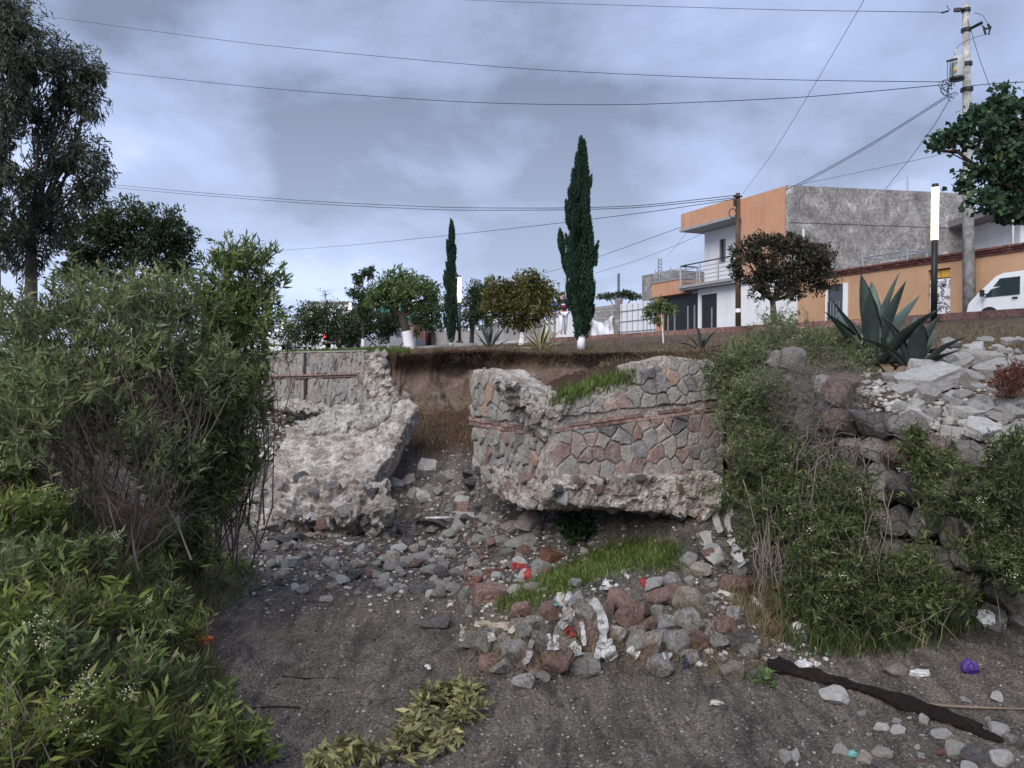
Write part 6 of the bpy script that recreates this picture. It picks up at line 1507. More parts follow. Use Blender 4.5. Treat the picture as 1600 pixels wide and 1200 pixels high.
def tree(name, label, base, fork, r0, clumps, leafmat, n, ll, lw, bark=None, lime=0, droop=0.0, group=None, gap=.42, nf=1.6, twigs=5, spread=1.0, limb=.45, sub='crown', side=None):
    """base, fork: points; clumps: (centre, (rx, ry, rz)) in world space"""
    base, fork = Vector(base), Vector(fork); bark = bark or M_BARK
    t = thing(name, base, label, 'tree', group)
    w = NP(); w.tube(bezier(base - Vector((0, 0, .15)), fork, (r0 * .4, 0, 0), 8), np.linspace(r0, r0 * .72, 8), 9)
    for c, rad in clumps:
        c = np.array(c); ln = np.linalg.norm(c - np.array(fork)); 
        w.tube(bezier(fork, c, (G.normal() * ln * .08, G.normal() * ln * .08, -.06 * ln), 7), np.linspace(r0 * limb, r0 * .10, 7), 5)
        for _ in range(twigs):
            e_ = c + np.array(rad) * unit(G.normal(size=3)) * .85; s_ = np.array(fork) + (c - np.array(fork)) * G.uniform(.55, 1.0)
            w.tube(bezier(s_, e_, G.normal(size=3) * .06 * ln, 5), np.linspace(r0 * .13, r0 * .03, 5), 4)
    obj('trunk', w.mesh('trunk', True), bark, t)
    if lime:
        mb = MB(); b2 = bezier(base - Vector((0, 0, .05)), fork, (r0 * .4, 0, 0), 8); tot = (fork - base).length; k_ = max(2, int(8 * min(1, lime / tot)))
        mb.tube(b2[:k_ + 1], np.linspace(r0, r0 * .72, 8)[:k_ + 1] * 1.06 + .004, 9, cap=False); mb.build('limewashed_band', M_LIME, t, True)
    vol = np.array([r_[0] * r_[1] * r_[2] for _, r_ in clumps]) ** .8; vol /= vol.sum(); C_, D_ = [], []
    for (c, rad), v_ in zip(clumps, vol):
        k_ = int(n * v_ * 2.4); u = unit(G.normal(size=(k_, 3))); rr_ = G.random((k_, 1)) ** .5 * (.55 + 1.05 * vnoise(u * 1.9 + np.array(c) * 3.1))[:, None] * 1.18
        p = np.array(c) + u * rr_ * np.array(rad)
        keep = vnoise(p * nf / max(.35, np.mean(rad)) + 31) > gap
        p, u = p[keep], u[keep]; k2 = int(n * v_); p, u = p[:k2], u[:k2]
        C_.append(p); D_.append(u * spread + G.normal(size=p.shape) * .7 + np.array([0, 0, -droop]))
    C_, D_ = np.concatenate(C_), np.concatenate(D_); L_ = ll * G.uniform(.6, 1.3, len(C_))
    obj(sub, leaf_mesh(sub, C_, D_, L_, L_ * (lw / ll)), leafmat, t)
    return t
def px_clumps(lst, Y, dy=1.0, sc=1.0):
    """(px, py, rx_px, ry_px[, depth shift]) -> world ellipsoids"""
    out = []
    for q in lst:
        y_ = Y + (q[4] if len(q) > 4 else G.uniform(-.35, .35) * dy * q[2] * Y / F); c = P(q[0], q[1], y_)
        rx, rz = q[2] * Y / F, q[3] * Y / F; out.append(((c.x, c.y, c.z), (rx * sc, (rx + rz) / 2 * sc, rz * sc)))
    return out
def base_at(px, py, Y, z=None):
    p = P(px, py, Y); p.z = gz(p.x, p.y) if z is None else z; return p
# --- eucalyptus on the left
def euc(name, label, clist, Y, bpx, forkp, r0, n, **k):
    b_ = P(bpx, 560, Y); b_.z = gz(b_.x, b_.y); tree(name, label, b_, P(*forkp, Y), r0, px_clumps(clist, Y), LF['euc'], n, .22, .05, M_BARKG, droop=1.2, twigs=8, gap=.47, limb=.34, group='eucalyptus trees on the far left bank', **k)
euc('eucalyptus_tree', 'tall airy eucalyptus with thin bare limbs seen against the sky', [(95, 90, 30, 32), (130, 120, 32, 40), (60, 130, 30, 40), (140, 165, 22, 26), (100, 160, 28, 34), (55, 200, 26, 40), (120, 240, 32, 34), (148, 265, 20, 26), (90, 260, 26, 30), (60, 300, 30, 40), (120, 305, 32, 22), (152, 290, 16, 18), (30, 340, 30, 40), (80, 360, 30, 30), (40, 400, 30, 30), (95, 330, 18, 18)], 27, 45, (48, 360), .24, 19000)
euc('eucalyptus_tree', 'dense dark eucalyptus crown cut off by the left edge of the picture', [(25, 50, 36, 40), (-10, 20, 50, 40), (30, 95, 34, 34), (-5, 120, 40, 50), (10, 165, 30, 40), (-20, 220, 34, 50), (5, 270, 26, 40), (-30, 320, 40, 50), (0, 370, 26, 40)], 25, -15, (-12, 330), .26, 17000)
tree('round_tree', 'rounded dark tree rising behind the big shrub', base_at(215, 560, 33), P(212, 455, 33), .22, px_clumps([(150, 360, 40, 28), (200, 345, 44, 24), (250, 355, 38, 26), (275, 385, 28, 30), (125, 395, 34, 34), (180, 385, 30, 22), (235, 400, 34, 26), (110, 425, 24, 20), (270, 420, 26, 24), (165, 425, 26, 16)], 33), LF['dark'], 20000, .20, .075, twigs=7, gap=.43)
# --- trees along the street
GRP = 'street trees along the far kerb'
def st(name, label, clist, Y, bpx, forkp, r0, mat, n, ll, lw, lime=.7, z=None, **k):
    b_ = P(bpx, 540, Y); b_.z = (gz(b_.x, b_.y) if z is None else z); b_.z = max(b_.z, 3.0)
    return tree(name, label, b_, P(*forkp, Y), r0, px_clumps(clist, Y), mat, n, ll, lw, lime=lime, group=GRP, **k)
st('broad_tree', 'broad leafy tree with a thick limewashed trunk above the standing wall', [(625, 432, 22, 12), (600, 450, 24, 16), (650, 450, 26, 16), (632, 462, 26, 14), (672, 460, 16, 16), (590, 470, 16, 12), (655, 478, 20, 8), (612, 478, 14, 9)], 42, 640, (628, 495), .30, LF['mid'], 6500, .20, .08, 1.0, gap=.38)
st('young_tree', 'young open tree with slim white trunk left of the broad tree', [(565, 432, 14, 9), (578, 425, 12, 8), (555, 458, 12, 9), (568, 470, 14, 12), (580, 462, 12, 12), (572, 490, 14, 14), (560, 440, 8, 8)], 45, 567, (567, 500), .12, LF['dark'], 3000, .20, .08, .9)
st('dark_tree', 'dark low tree spreading over the red tail lights', [(480, 505, 28, 22), (520, 500, 30, 24), (455, 525, 22, 20), (500, 525, 26, 16), (540, 515, 20, 22), (490, 490, 24, 14)], 48, 490, (490, 528), .14, LF['dark'], 9000, .18, .08, .5, gap=.38)
st('dark_tree', 'dark rounded tree between the tail lights and the white trunk', [(560, 500, 24, 22), (585, 510, 22, 24), (545, 525, 18, 18), (600, 500, 18, 18)], 50, 545, (555, 522), .14, LF['dark'], 6500, .18, .08, .5, gap=.36)
st('small_tree', 'small grey green tree right of the white trunk under broad tree', [(608, 512, 16, 14), (618, 498, 14, 14), (600, 520, 10, 8)], 47, 606, (607, 526), .08, LF['dark'], 3000, .18, .07, .5)
st('street_tree', 'olive street tree just left of the slender cypress', [(665, 492, 18, 18), (680, 480, 16, 16), (652, 505, 14, 14), (684, 505, 14, 14), (676, 458, 9, 14)], 50, 678, (676, 515), .16, LF['dark'], 5200, .18, .07, .6)
st('street_tree', 'dull green street tree right of the far lit lamp', [(742, 480, 22, 20), (760, 455, 22, 18), (735, 500, 14, 14), (760, 490, 20, 20), (745, 460, 16, 16)], 44, 733, (738, 510), .16, LF['dark'], 6500, .18, .07, .5)
st('yellow_green_tree', 'bushy yellow green tree with forked limewashed trunk by the agaves', [(785, 455, 24, 18), (812, 448, 26, 18), (842, 452, 24, 20), (862, 468, 14, 16), (780, 480, 22, 18), (815, 480, 28, 20), (845, 485, 20, 18), (800, 505, 18, 12), (832, 430, 10, 9), (768, 465, 14, 14), (825, 505, 16, 10)], 24, 814, (816, 515), .10, LF['yel'], 11000, .115, .05, .45, gap=.36)
st('bare_tree', 'leafless thin tree standing over the far white house', [(508, 455, 22, 16)], 75, 512, (510, 470), .10, LF['dark'], 6, .2, .08, .0, twigs=26)
st('purple_tree', 'dark purplish leaved tree in front of the white house', [(1165, 400, 22, 20), (1195, 385, 24, 18), (1225, 380, 24, 18), (1255, 395, 26, 20), (1280, 410, 22, 22), (1180, 430, 24, 18), (1215, 425, 26, 20), (1250, 430, 28, 20), (1285, 440, 18, 18), (1190, 455, 16, 12), (1240, 455, 20, 12), (1150, 420, 10, 14)], 23.4, 1209, (1207, 470), .11, LF['purp'], 12000, .125, .05, 0, gap=.40)
st('hedge_tree', 'far dark green treetops behind the white yard panels', [(950, 463, 14, 5), (975, 460, 14, 6), (990, 464, 10, 5)], 70, 965, (965, 490), .15, LF['dark'], 1500, .25, .1, 0)
# tree at the right edge
tb_ = P(1660, 560, 16); tb_.z = gz(tb_.x, tb_.y)
tree('broad_leaf_tree', 'broad leaved dark tree hanging in from the right edge', tb_, P(1655, 330, 16), .20, px_clumps([(1570, 160, 34, 26), (1540, 190, 30, 20), (1500, 205, 34, 12), (1478, 222, 26, 14), (1585, 200, 36, 26), (1550, 235, 30, 22), (1590, 255, 36, 26), (1535, 265, 30, 16), (1500, 290, 18, 10), (1570, 300, 34, 24), (1530, 315, 26, 14), (1600, 330, 30, 18), (1640, 230, 50, 60), (1650, 150, 40, 40), (1575, 335, 20, 14), (1520, 185, 20, 10)], 16), LF['big'], 7500, .135, .11, M_BARK, gap=.40, twigs=6)
# sapling
sp = base_at(1037, 537, 20.5); 
tree('sapling', 'slim sapling with drooping fronds in front of the black gate', sp, P(1033, 487, 20.5), .022, px_clumps([(1030, 480, 18, 12), (1015, 488, 10, 10), (1046, 484, 10, 10), (1025, 500, 9, 8)], 20.5), LF['mid'], 800, .16, .035, M_LIME, droop=.8, twigs=3, gap=.2)
# --- cypresses
def cypress(label, base, top, prof, n, spires, ll, seed, tufts=()):
    t = thing('cypress', base, label, 'tree'); g = np.random.default_rng(seed); H_ = top.z - base.z
    mb = MB(); mb.tube([base - Vector((0, 0, .1)), base + Vector((0, 0, H_ * .5)), top], [.09, .05, .01], 8); mb.build('trunk', M_BARK, t)
    mb = MB(); mb.tube([base - Vector((0, 0, .05)), base + Vector((0, 0, H_ * .07))], [.10, .092], 9); mb.build('limewashed_band', M_LIME, t, True)
    C_, D_ = [], []
    for k_ in range(spires):
        f0 = g.uniform(.05, .88); a_ = g.uniform(0, 6.28); rmax = np.interp(f0, *zip(*prof)) * g.uniform(.35, 1.12)
        ln = min(H_ * g.uniform(.10, .24) * (1.1 - f0 * .5), H_ * (1.0 - f0) * .9); m_ = int(n / spires); tt = g.random(m_)
        r_s = np.sin(np.clip(tt, 0, 1) * 2.6 + .35) * .125 * (1 - .8 * f0) * H_ / 5
        ctr = np.stack([rmax * math.cos(a_) * (1 - .25 * tt), rmax * math.sin(a_) * (1 - .25 * tt), f0 * H_ + tt * ln], 1)
        u = unit(g.normal(size=(m_, 3)) * np.array([1, 1, .3])); C_.append(ctr + u * r_s[:, None] * g.uniform(.5, 1.05, (m_, 1))); D_.append(u * .45 + np.array([math.cos(a_) * .15, math.sin(a_) * .15, 1.1]))
    m_ = n // 6; tt = g.random(m_); rp = np.interp(tt * .98, *zip(*prof)); a_ = g.uniform(0, 6.28, m_); C_.append(np.stack([rp * np.cos(a_), rp * np.sin(a_), tt * H_], 1) * np.array([[.65, .65, 1]])); D_.append(np.stack([np.cos(a_) * .3, np.sin(a_) * .3, np.ones(m_)], 1) + g.normal(size=(m_, 3)) * .25)
    for (dx, f0, ln, r_) in tufts:
        m_ = 700; tt = g.random(m_); u = unit(g.normal(size=(m_, 3)))
        C_.append(np.stack([dx * (1 + .12 * (1 - tt)), tt * 0, f0 * H_ + tt * ln], 1) + np.stack([-np.sign(dx) * .12 * (1 - tt), tt * 0, tt * 0], 1) + u * (r_ * np.sin(tt * 2.7 + .3))[:, None]); D_.append(u * .4 + np.array([0, 0, 1.0]))
    for k_ in range(26):
        f0 = g.uniform(.12, .8); a_ = g.uniform(0, 6.28); r_ = np.interp(f0, *zip(*prof)) * g.uniform(1.0, 1.22); m_ = n // 170; tt = g.random(m_); u = unit(g.normal(size=(m_, 3)))
        C_.append(np.stack([r_ * math.cos(a_) * (.75 + .25 * tt), r_ * math.sin(a_) * (.75 + .25 * tt), f0 * H_ + tt * H_ * .075], 1) + u * (.045 * H_ / 5 * np.sin(tt * 2.7 + .3))[:, None]); D_.append(u * .4 + np.array([math.cos(a_) * .35, math.sin(a_) * .35, 1.0]))
    C_, D_ = np.concatenate(C_) + np.array(base), np.concatenate(D_)
    L_ = ll * g.uniform(.6, 1.3, len(C_)); obj('crown', leaf_mesh('crown', C_, D_, L_, L_ * .26), LF['cyp'], t)
b_ = base_at(908, 546, 18.2); tp = P(905, 213, 18.2); tp.x = b_.x - .06
cypress('tall dark cypress standing at the crumbling edge in the middle', b_, tp, [(0, .0), (.04, .08), (.10, .25), (.25, .36), (.45, .37), (.6, .31), (.75, .21), (.86, .08), (.94, .02), (1, .0)], 40000, 150, .10, 1, [(-.50, .44, .62, .085), (-.42, .36, .5, .08), (-.36, .60, .5, .06), (-.32, .22, .45, .07)])
b_ = P(705, 535, 40); b_.z = 3.95; tp = P(700, 342, 40); tp.x = b_.x
cypress('slender far cypress like a dark pencil beside the lamp', b_, tp, [(0, .0), (.04, .2), (.10, .34), (.4, .36), (.7, .25), (.9, .12), (1, .02)], 16000, 70, .16, 2)
# --- agaves
def mat_agave(name, body, edge=None):
    m, nt, b = node_mat(name); at = N(nt, 'ShaderNodeAttribute', attribute_name='across').outputs['Fac']; v = coords(nt, 'world'); n1 = noise(nt, v, 5, 5, .6)
    c = ramp_node(nt, n1, [(.3, tuple(x * .7 for x in body)), (.7, tuple(x * 1.3 for x in body))])
    if edge: c = mixc(nt, ramp_node(nt, at, [(.50, (0, 0, 0)), (.62, (1, 1, 1))]), c, edge)
    else: c = mixc(nt, ramp_node(nt, at, [(.90, (0, 0, 0)), (1, (.6, .6, .6))]), c, (.10, .06, .04))
    nt.links.new(c, b.inputs['Base Color']); b.inputs['Roughness'].default_value = .5; b.inputs['Specular IOR Level'].default_value = .3
    bump(nt, b, n1, .1, .02); return m
M_AG = mat_agave('agave_blue_green', (.062, .090, .078)); M_AGV = mat_agave('agave_striped', (.05, .085, .07), (.50, .44, .20))
M_AGDRY = mat_agave('agave_dry_leaf', (.17, .125, .08))
def agave_leaf(parent, base, az, el, ln, wd, mat, g, curve=.5, label=None):
    """thick, gutter shaped, spined leaf that tapers to a tip"""
    d_ = np.array([math.cos(az), math.sin(az), 0]); n = 12; k_ = 7; pts = []; e_ = el; p = np.array(base, float); step = ln / (n - 1); vs_, fs, ac = [], [], []
    side = np.array([-math.sin(az), math.cos(az), 0])
    tw = g.uniform(-.35, .35)
    for i in range(n):
        t = i / (n - 1); w = wd * (np.interp(t, [0, .12, .35, .6, .85, 1], [.62, .55, .92, 1.0, .5, .015]))
        fw_ = d_ * math.cos(e_) + np.array([0, 0, math.sin(e_)]); nn = np.cross(fw_, side) ; nn = -nn if nn[2] * 1 < 0 and False else nn
        upv = np.array([0, 0, 1]) * math.cos(e_) - d_ * math.sin(e_)
        sd = side * math.cos(tw * t) + upv * math.sin(tw * t)
        for j in range(k_):
            x = (j / (k_ - 1) - .5) * 2; vs_.append(p + sd * x * w / 2 + upv * (x * x) * w * .22 * (1 - t * .4)); ac.append(abs(x))
        for j in range(k_):
            x = (j / (k_ - 1) - .5) * 2; th = wd * .16 * (1 - t) * (1 - x * x) + .004; vs_.append(p + sd * x * w / 2 * .97 + upv * ((x * x) * w * .22 * (1 - t * .4) - th)); ac.append(abs(x))
        p = p + fw_ * step; e_ += (g.uniform(-.03, .03) - curve * .09 + (.5 * curve * .09 if t > .6 else 0))
    m2 = 2 * k_
    for i in range(n - 1):
        for j in range(k_ - 1):
            a_ = i * m2 + j; fs.append((a_, a_ + 1, a_ + m2 + 1, a_ + m2)); b_ = a_ + k_; fs.append((b_ + 1, b_, b_ + m2, b_ + m2 + 1))
        for j in (0, k_ - 1): fs.append((i * m2 + j, (i + 1) * m2 + j, (i + 1) * m2 + j + k_, i * m2 + j + k_))
    me = mesh_np('leaf', np.array(vs_), np.array(fs), True); a2 = me.attributes.new('across', 'FLOAT', 'POINT'); a2.data.foreach_set('value', np.array(ac, np.float32))
    return obj('leaf', me, mat, parent, center=True)
def agave(label, base, n, ln, wd, mat, seed, emin=.5, group=None, az0=0, curve=.5):
    t = thing('agave', base, label, 'agave', 'agaves on the embankment'); g = np.random.default_rng(seed)
    for k_ in range(n):
        f_ = k_ / max(1, n - 1); el = emin + (1.45 - emin) * f_ ** .8; az = az0 + k_ * 2.39996 + g.uniform(-.2, .2); r_ = wd * .45 * (1 - f_)
        agave_leaf(t, Vector(base) + Vector((math.cos(az) * r_, math.sin(az) * r_, -.04)), az, el, ln * g.uniform(.82, 1.08) * (1 - .1 * (1 - f_)), wd * g.uniform(.85, 1.1), mat, g, curve)
    for k_ in range(5 if ln > .8 else 2):
        az = g.uniform(0, 6.28); agave_leaf(t, Vector(base) + Vector((math.cos(az) * wd * .3, math.sin(az) * wd * .3, .02)), az, g.uniform(.05, .3), ln * g.uniform(.5, .75), wd * .5, M_AGDRY, g, .8)
    return t
agave('huge blue green agave with wide leaves beside the lit lamp', base_at(1366, 562, 11.9), 14, 1.48, .30, M_AG, 3, .45, curve=.3)
agave('second agave with broad leaves crowding the huge one from the pale slabs', base_at(1428, 568, 11.3), 12, .9, .25, M_AG, 4, .3)
agave('striped agave with cream edged leaves at the crumbling edge', base_at(845, 546, 19.6), 26, .82, .075, M_AGV, 5, .25, curve=.4)
agave('dark slim agave under the yellow green tree', base_at(765, 540, 21), 13, .72, .10, M_AG, 6, .55, curve=.2)
agave('small agave with white flowers below the black front door', base_at(1096, 546, 15.6), 9, .55, .085, M_AG, 7, .5, curve=.6)
# --- shrubs built from stems, twigs and narrow leaves
def shrub(name, label, base, blobs, n_t, ll, lw, leafmat, stem=M_TWIG, per=26, twigs=4, tl=.32, flowers=0, r0=.018, cat='bush', updir=.8, group=None, bare=0, spread=.25, g=None, stems_to=1.0):
    """blobs: (px, py, rx, ry, Y, weight): where the twig ends gather"""
    g = g or G; t = thing(name, base, label, cat, group); w = NP(); C_, D_ = [], []; FC = []
    ws = np.array([b_[5] if len(b_) > 5 else 1 for b_ in blobs], float); ws /= ws.sum(); bs = np.array(base)
    for k_ in range(n_t):
        b_ = blobs[g.choice(len(blobs), p=ws)]; u = unit(g.normal(size=3)) * g.random() ** .4
        c = P(b_[0] + u[0] * b_[2], b_[1] + u[2] * b_[3], b_[4] + u[1] * b_[2] * b_[4] / F); c = np.array(c); o_ = bs + np.array([g.normal() * spread, g.normal() * spread, 0]); 
        ln = np.linalg.norm(c - o_)
        s_ = o_ + (c - o_) * (1 - stems_to * g.uniform(.75, 1.0))
        st_ = bezier(s_, c, np.array([0, 0, .14 * ln]) + g.normal(size=3) * .14 * ln, 8); st_[1:-1] += g.normal(size=(6, 3)) * .012 * ln
        if k_ % 3 == 0 or stems_to < .8: w.tube(st_, np.linspace(r0, r0 * .25, 8), 4)
        for q in range(twigs):
            a_ = st_[g.integers(5, 8)]; d_ = unit(unit(c - o_) * .7 + g.normal(size=3) * .8 + np.array([0, 0, updir * .6])); l2 = tl * g.uniform(.6, 1.3)
            tw = bezier(a_, a_ + d_ * l2, g.normal(size=3) * l2 * .22, 5); w.tube(tw, np.linspace(r0 * .28, r0 * .1, 5), 3)
            if g.random() < bare: continue
            m_ = per; f_ = np.sort(g.random(m_)) ** .8 * 4; i_ = np.clip(f_.astype(int), 0, 3); fr = (f_ - i_)[:, None]; pos = tw[i_] * (1 - fr) + tw[i_ + 1] * fr
            dd = unit(d_ * .8 + g.normal(size=(m_, 3)) * .75 + np.array([0, 0, .15])); C_.append(pos + dd * ll * .5); D_.append(dd)
            if flowers and g.random() < flowers: FC.append(tw[-1])
    obj('branches', w.mesh('branches'), stem, t)
    if C_:
        C_, D_ = np.concatenate(C_), np.concatenate(D_); L_ = ll * np.clip(g.lognormal(-.12, .38, len(C_)), .3, 1.8); obj('foliage', leaf_mesh('foliage', C_, D_, L_, L_ * lw / ll), leafmat, t)
    if FC:
        FC = np.array(FC); m_ = 22; c = (FC[:, None, :] + g.normal(size=(len(FC), m_, 3)) * np.array([.03, .03, .022])).reshape(-1, 3); obj('flowers', leaf_mesh('flowers', c, g.normal(size=c.shape), .014, .012), M_FLOW, t, kind='stuff')
    return t
gb_ = lambda px, py: ground(px, py)
shrub('willow_leaved_shrub', 'big tangled shrub with narrow leaves filling the left side', base_at(205, 880, 7.6), [(40, 510, 60, 26, 7.8, .6), (120, 495, 60, 30, 8.2, .7), (200, 485, 60, 30, 8.5, .7), (270, 500, 50, 34, 8.6, .6), (60, 580, 80, 40, 7.4, .8), (170, 570, 90, 40, 8.0, .8), (270, 570, 70, 40, 8.4, .7), (40, 650, 80, 40, 7.0, .7), (150, 650, 90, 40, 7.7, .4), (310, 590, 50, 50, 8.4, .45), (20, 700, 60, 40, 6.7, .5), (300, 690, 50, 50, 8.4, .25), (230, 740, 70, 50, 7.7, .25)], 215, .10, .020, LF['bushd'], M_TWIG, 17, 5, .44, .03, .009, stems_to=.5, updir=1.0)
shrub('willow_leaved_shrub', 'slender upright shrub tips standing free against the sky left of centre', base_at(330, 800, 9.5), [(350, 425, 30, 30, 9.4, 1.2), (395, 425, 28, 24, 9.6, 1), (415, 455, 22, 16, 9.6, .6), (340, 475, 30, 30, 9.3, 1), (385, 490, 36, 20, 9.5, .7), (330, 520, 40, 30, 9.3, .8)], 130, .10, .021, LF['bush'], M_TWIG, 18, 4, .30, .0, .011)
shrub('leafy_shrub', 'green leafy shrub leaning over the stony bank below the slender shrub', base_at(300, 860, 9.2), [(350, 600, 50, 40, 9.3, 1), (320, 660, 60, 60, 9.0, 1.3), (350, 720, 50, 50, 9.2, 1.1), (320, 790, 60, 40, 9.0, 1), (270, 720, 50, 60, 8.6, .8), (390, 620, 40, 25, 9.6, .5), (290, 850, 50, 30, 8.6, .7)], 190, .11, .023, LF['bush'], M_TWIG, 14, 4, .34, .02, .009, updir=.2, stems_to=.5)
shrub('dead_brush', 'dark tangle of dead twigs at the heart of the left bank', base_at(200, 850, 7.4), [(200, 700, 80, 80, 7.7, 1), (250, 780, 60, 60, 8.0, 1), (150, 780, 50, 60, 7.2, .7)], 70, .06, .012, LF['bushd'], M_TWIG, 4, 5, .38, 0, .012, bare=.9, updir=0)
# right-hand shrubs over the gabion
RB = 'shrubs hanging over the gabion wall'
tp_ = Vector((4.3, 11.2, gz(4.3, 11.2)))
shrub('flowering_shrub', 'greyish shrub with cream flowers spilling over the end of ruined wall', tp_, [(1130, 590, 30, 30, 11.2, 1), (1160, 560, 40, 25, 11.4, 1), (1150, 640, 34, 36, 10.7, 1.1), (1200, 620, 40, 40, 10.2, .8), (1190, 540, 36, 16, 11.8, .6), (1160, 690, 34, 36, 10.3, .8)], 250, .055, .012, LF['bushd'], M_TWIG, 22, 4, .24, .10, .009, updir=.3, group=RB)
shrub('flowering_shrub', 'grey green dry shrub with pale flowers below the huge agave', base_at(1270, 560, 12.6), [(1230, 530, 50, 18, 12.6, 1), (1290, 540, 50, 20, 12.2, 1), (1330, 570, 44, 24, 11.6, .9), (1250, 570, 60, 24, 11.8, 1), (1210, 505, 30, 12, 14, .4), (1350, 600, 30, 20, 11, .6)], 240, .055, .012, LF['bushd'], M_TWIG, 16, 5, .24, .12, .008, updir=.6, group=RB, bare=.3)
shrub('green_shrub', 'dense green shrub with cream flowers hanging down the gabion face', Vector((4.0, 9.6, 2.0)), [(1160, 760, 40, 36, 9.4, 1), (1200, 720, 44, 40, 9.3, 1.1), (1240, 780, 50, 50, 8.7, 1.2), (1200, 820, 40, 30, 8.9, .8), (1290, 850, 50, 40, 8.1, 1), (1260, 900, 50, 40, 8.0, .9), (1320, 800, 40, 40, 8.2, .6), (1330, 890, 40, 40, 7.9, .8)], 330, .06, .013, LF['bushr'], M_TWIG, 24, 4, .26, .07, .009, updir=-.3, group=RB)
shrub('green_shrub', 'leafy green shrub at the right edge below the pale slabs', Vector((5.2, 8.0, 1.1)), [(1560, 800, 50, 50, 7.3, 1.1), (1590, 740, 40, 40, 7.3, .8), (1540, 870, 50, 40, 7.2, 1), (1590, 900, 40, 40, 7.0, .8), (1500, 780, 30, 30, 7.6, .5), (1585, 700, 20, 20, 7.6, .4)], 120, .06, .014, LF['bushr'], M_TWIG, 24, 4, .24, .04, .009, updir=.3, group=RB)
shrub('rusty_weed', 'rust brown dried weed growing between the pale slabs', base_at(1575, 620, 9.2), [(1575, 605, 30, 24, 9.2, 1), (1590, 590, 20, 16, 9.3, .6)], 60, .05, .012, LF['red'], M_TWIG, 10, 4, .16, 0, .006, group=RB)
# hanging dead twigs on the gabion
shrub('dead_brush', 'mat of grey dead twigs draped over the gabion corner', Vector((4.2, 10.0, 2.6)), [(1230, 600, 60, 40, 10.1, 1.2), (1270, 640, 60, 44, 9.5, 1.3), (1300, 590, 50, 30, 10.3, 1), (1330, 640, 40, 34, 9.3, .8), (1250, 690, 50, 40, 9.2, .9)], 260, .04, .008, LF['bushd'], mat_plain('grey_dead_twig', (.17, .145, .14), .9, var=.4, bumps=0), 4, 6, .36, 0, .005, bare=.8, updir=-.2)
shrub('green_shrub', 'tuft of trailing green weed in the middle of the gabion face', Vector((4.45, 8.5, 2.1)), [(1430, 690, 16, 16, 8.2, 1), (1440, 740, 18, 24, 8.1, 1), (1480, 720, 16, 14, 8.0, .6), (1460, 800, 18, 24, 7.9, .6)], 60, .06, .012, LF['bushr'], M_TWIG, 14, 4, .16, .03, .005, updir=-.4, group=RB)
shrub('green_shrub', 'low dark green growth in the shade at the gabion foot', Vector((4.0, 8.1, .15)), [(1290, 950, 44, 34, 7.7, 1), (1360, 920, 46, 40, 7.7, 1.1), (1430, 890, 44, 40, 7.6, 1), (1480, 930, 40, 34, 7.4, .7), (1400, 960, 50, 20, 7.4, .6)], 110, .065, .014, LF['bushr'], M_TWIG, 18, 4, .2, .02, .005, updir=.3, group=RB, spread=.5)
# root strands hanging down the face
rs = thing('hanging_roots', Vector((4.0, 8.9, 1.2)), 'long pale root strands hanging down before the dark shrub', 'roots'); w = NP()
for k_ in range(46):
    px = G.choice([1180, 1200, 1215, 1255, 1265, 1280, 1300, 1335, 1345, 1390, 1560, 1345]) + G.normal() * 9; y0, y1 = G.uniform(740, 850), G.uniform(880, 1000); Y0 = 8.9 - (px - 1180) / 400 * 1.2
    q = [P(px + G.normal() * 3 + 10 * math.sin(f_ * 3 + k_), y0 + (y1 - y0) * f_, Y0 - .75 * f_) for f_ in np.linspace(0, 1, 7)]; w.tube(q, np.linspace(.007, .003, 7), 3)
obj('strands', w.mesh('strands'), mat_plain('pale_root', (.20, .165, .13), .9, bumps=0), rs, kind='stuff')
rs = thing('hanging_roots', P(925, 580, 17.5), 'dark roots dangling from the crumbling edge below the cypress', 'roots'); w = NP()
for k_ in range(150):
    px = G.choice([905, 930, 940, 760, 720, 690, 740, 860, 1000, 960]) + G.normal() * 14; g0 = ground(px, 552 + G.uniform(0, 6))
    if g0 is None: continue
    ln = G.uniform(.15, .6); a_ = np.array(g0) + np.array([0, -.06, 0]); q = [a_ + np.array([G.normal() * .04 * i, -.05 * math.sin(i), -ln * i / 5]) for i in range(6)]; w.tube(q, np.linspace(.009, .003, 6), 3)
obj('strands', w.mesh('strands'), M_BARK, rs, kind='stuff')
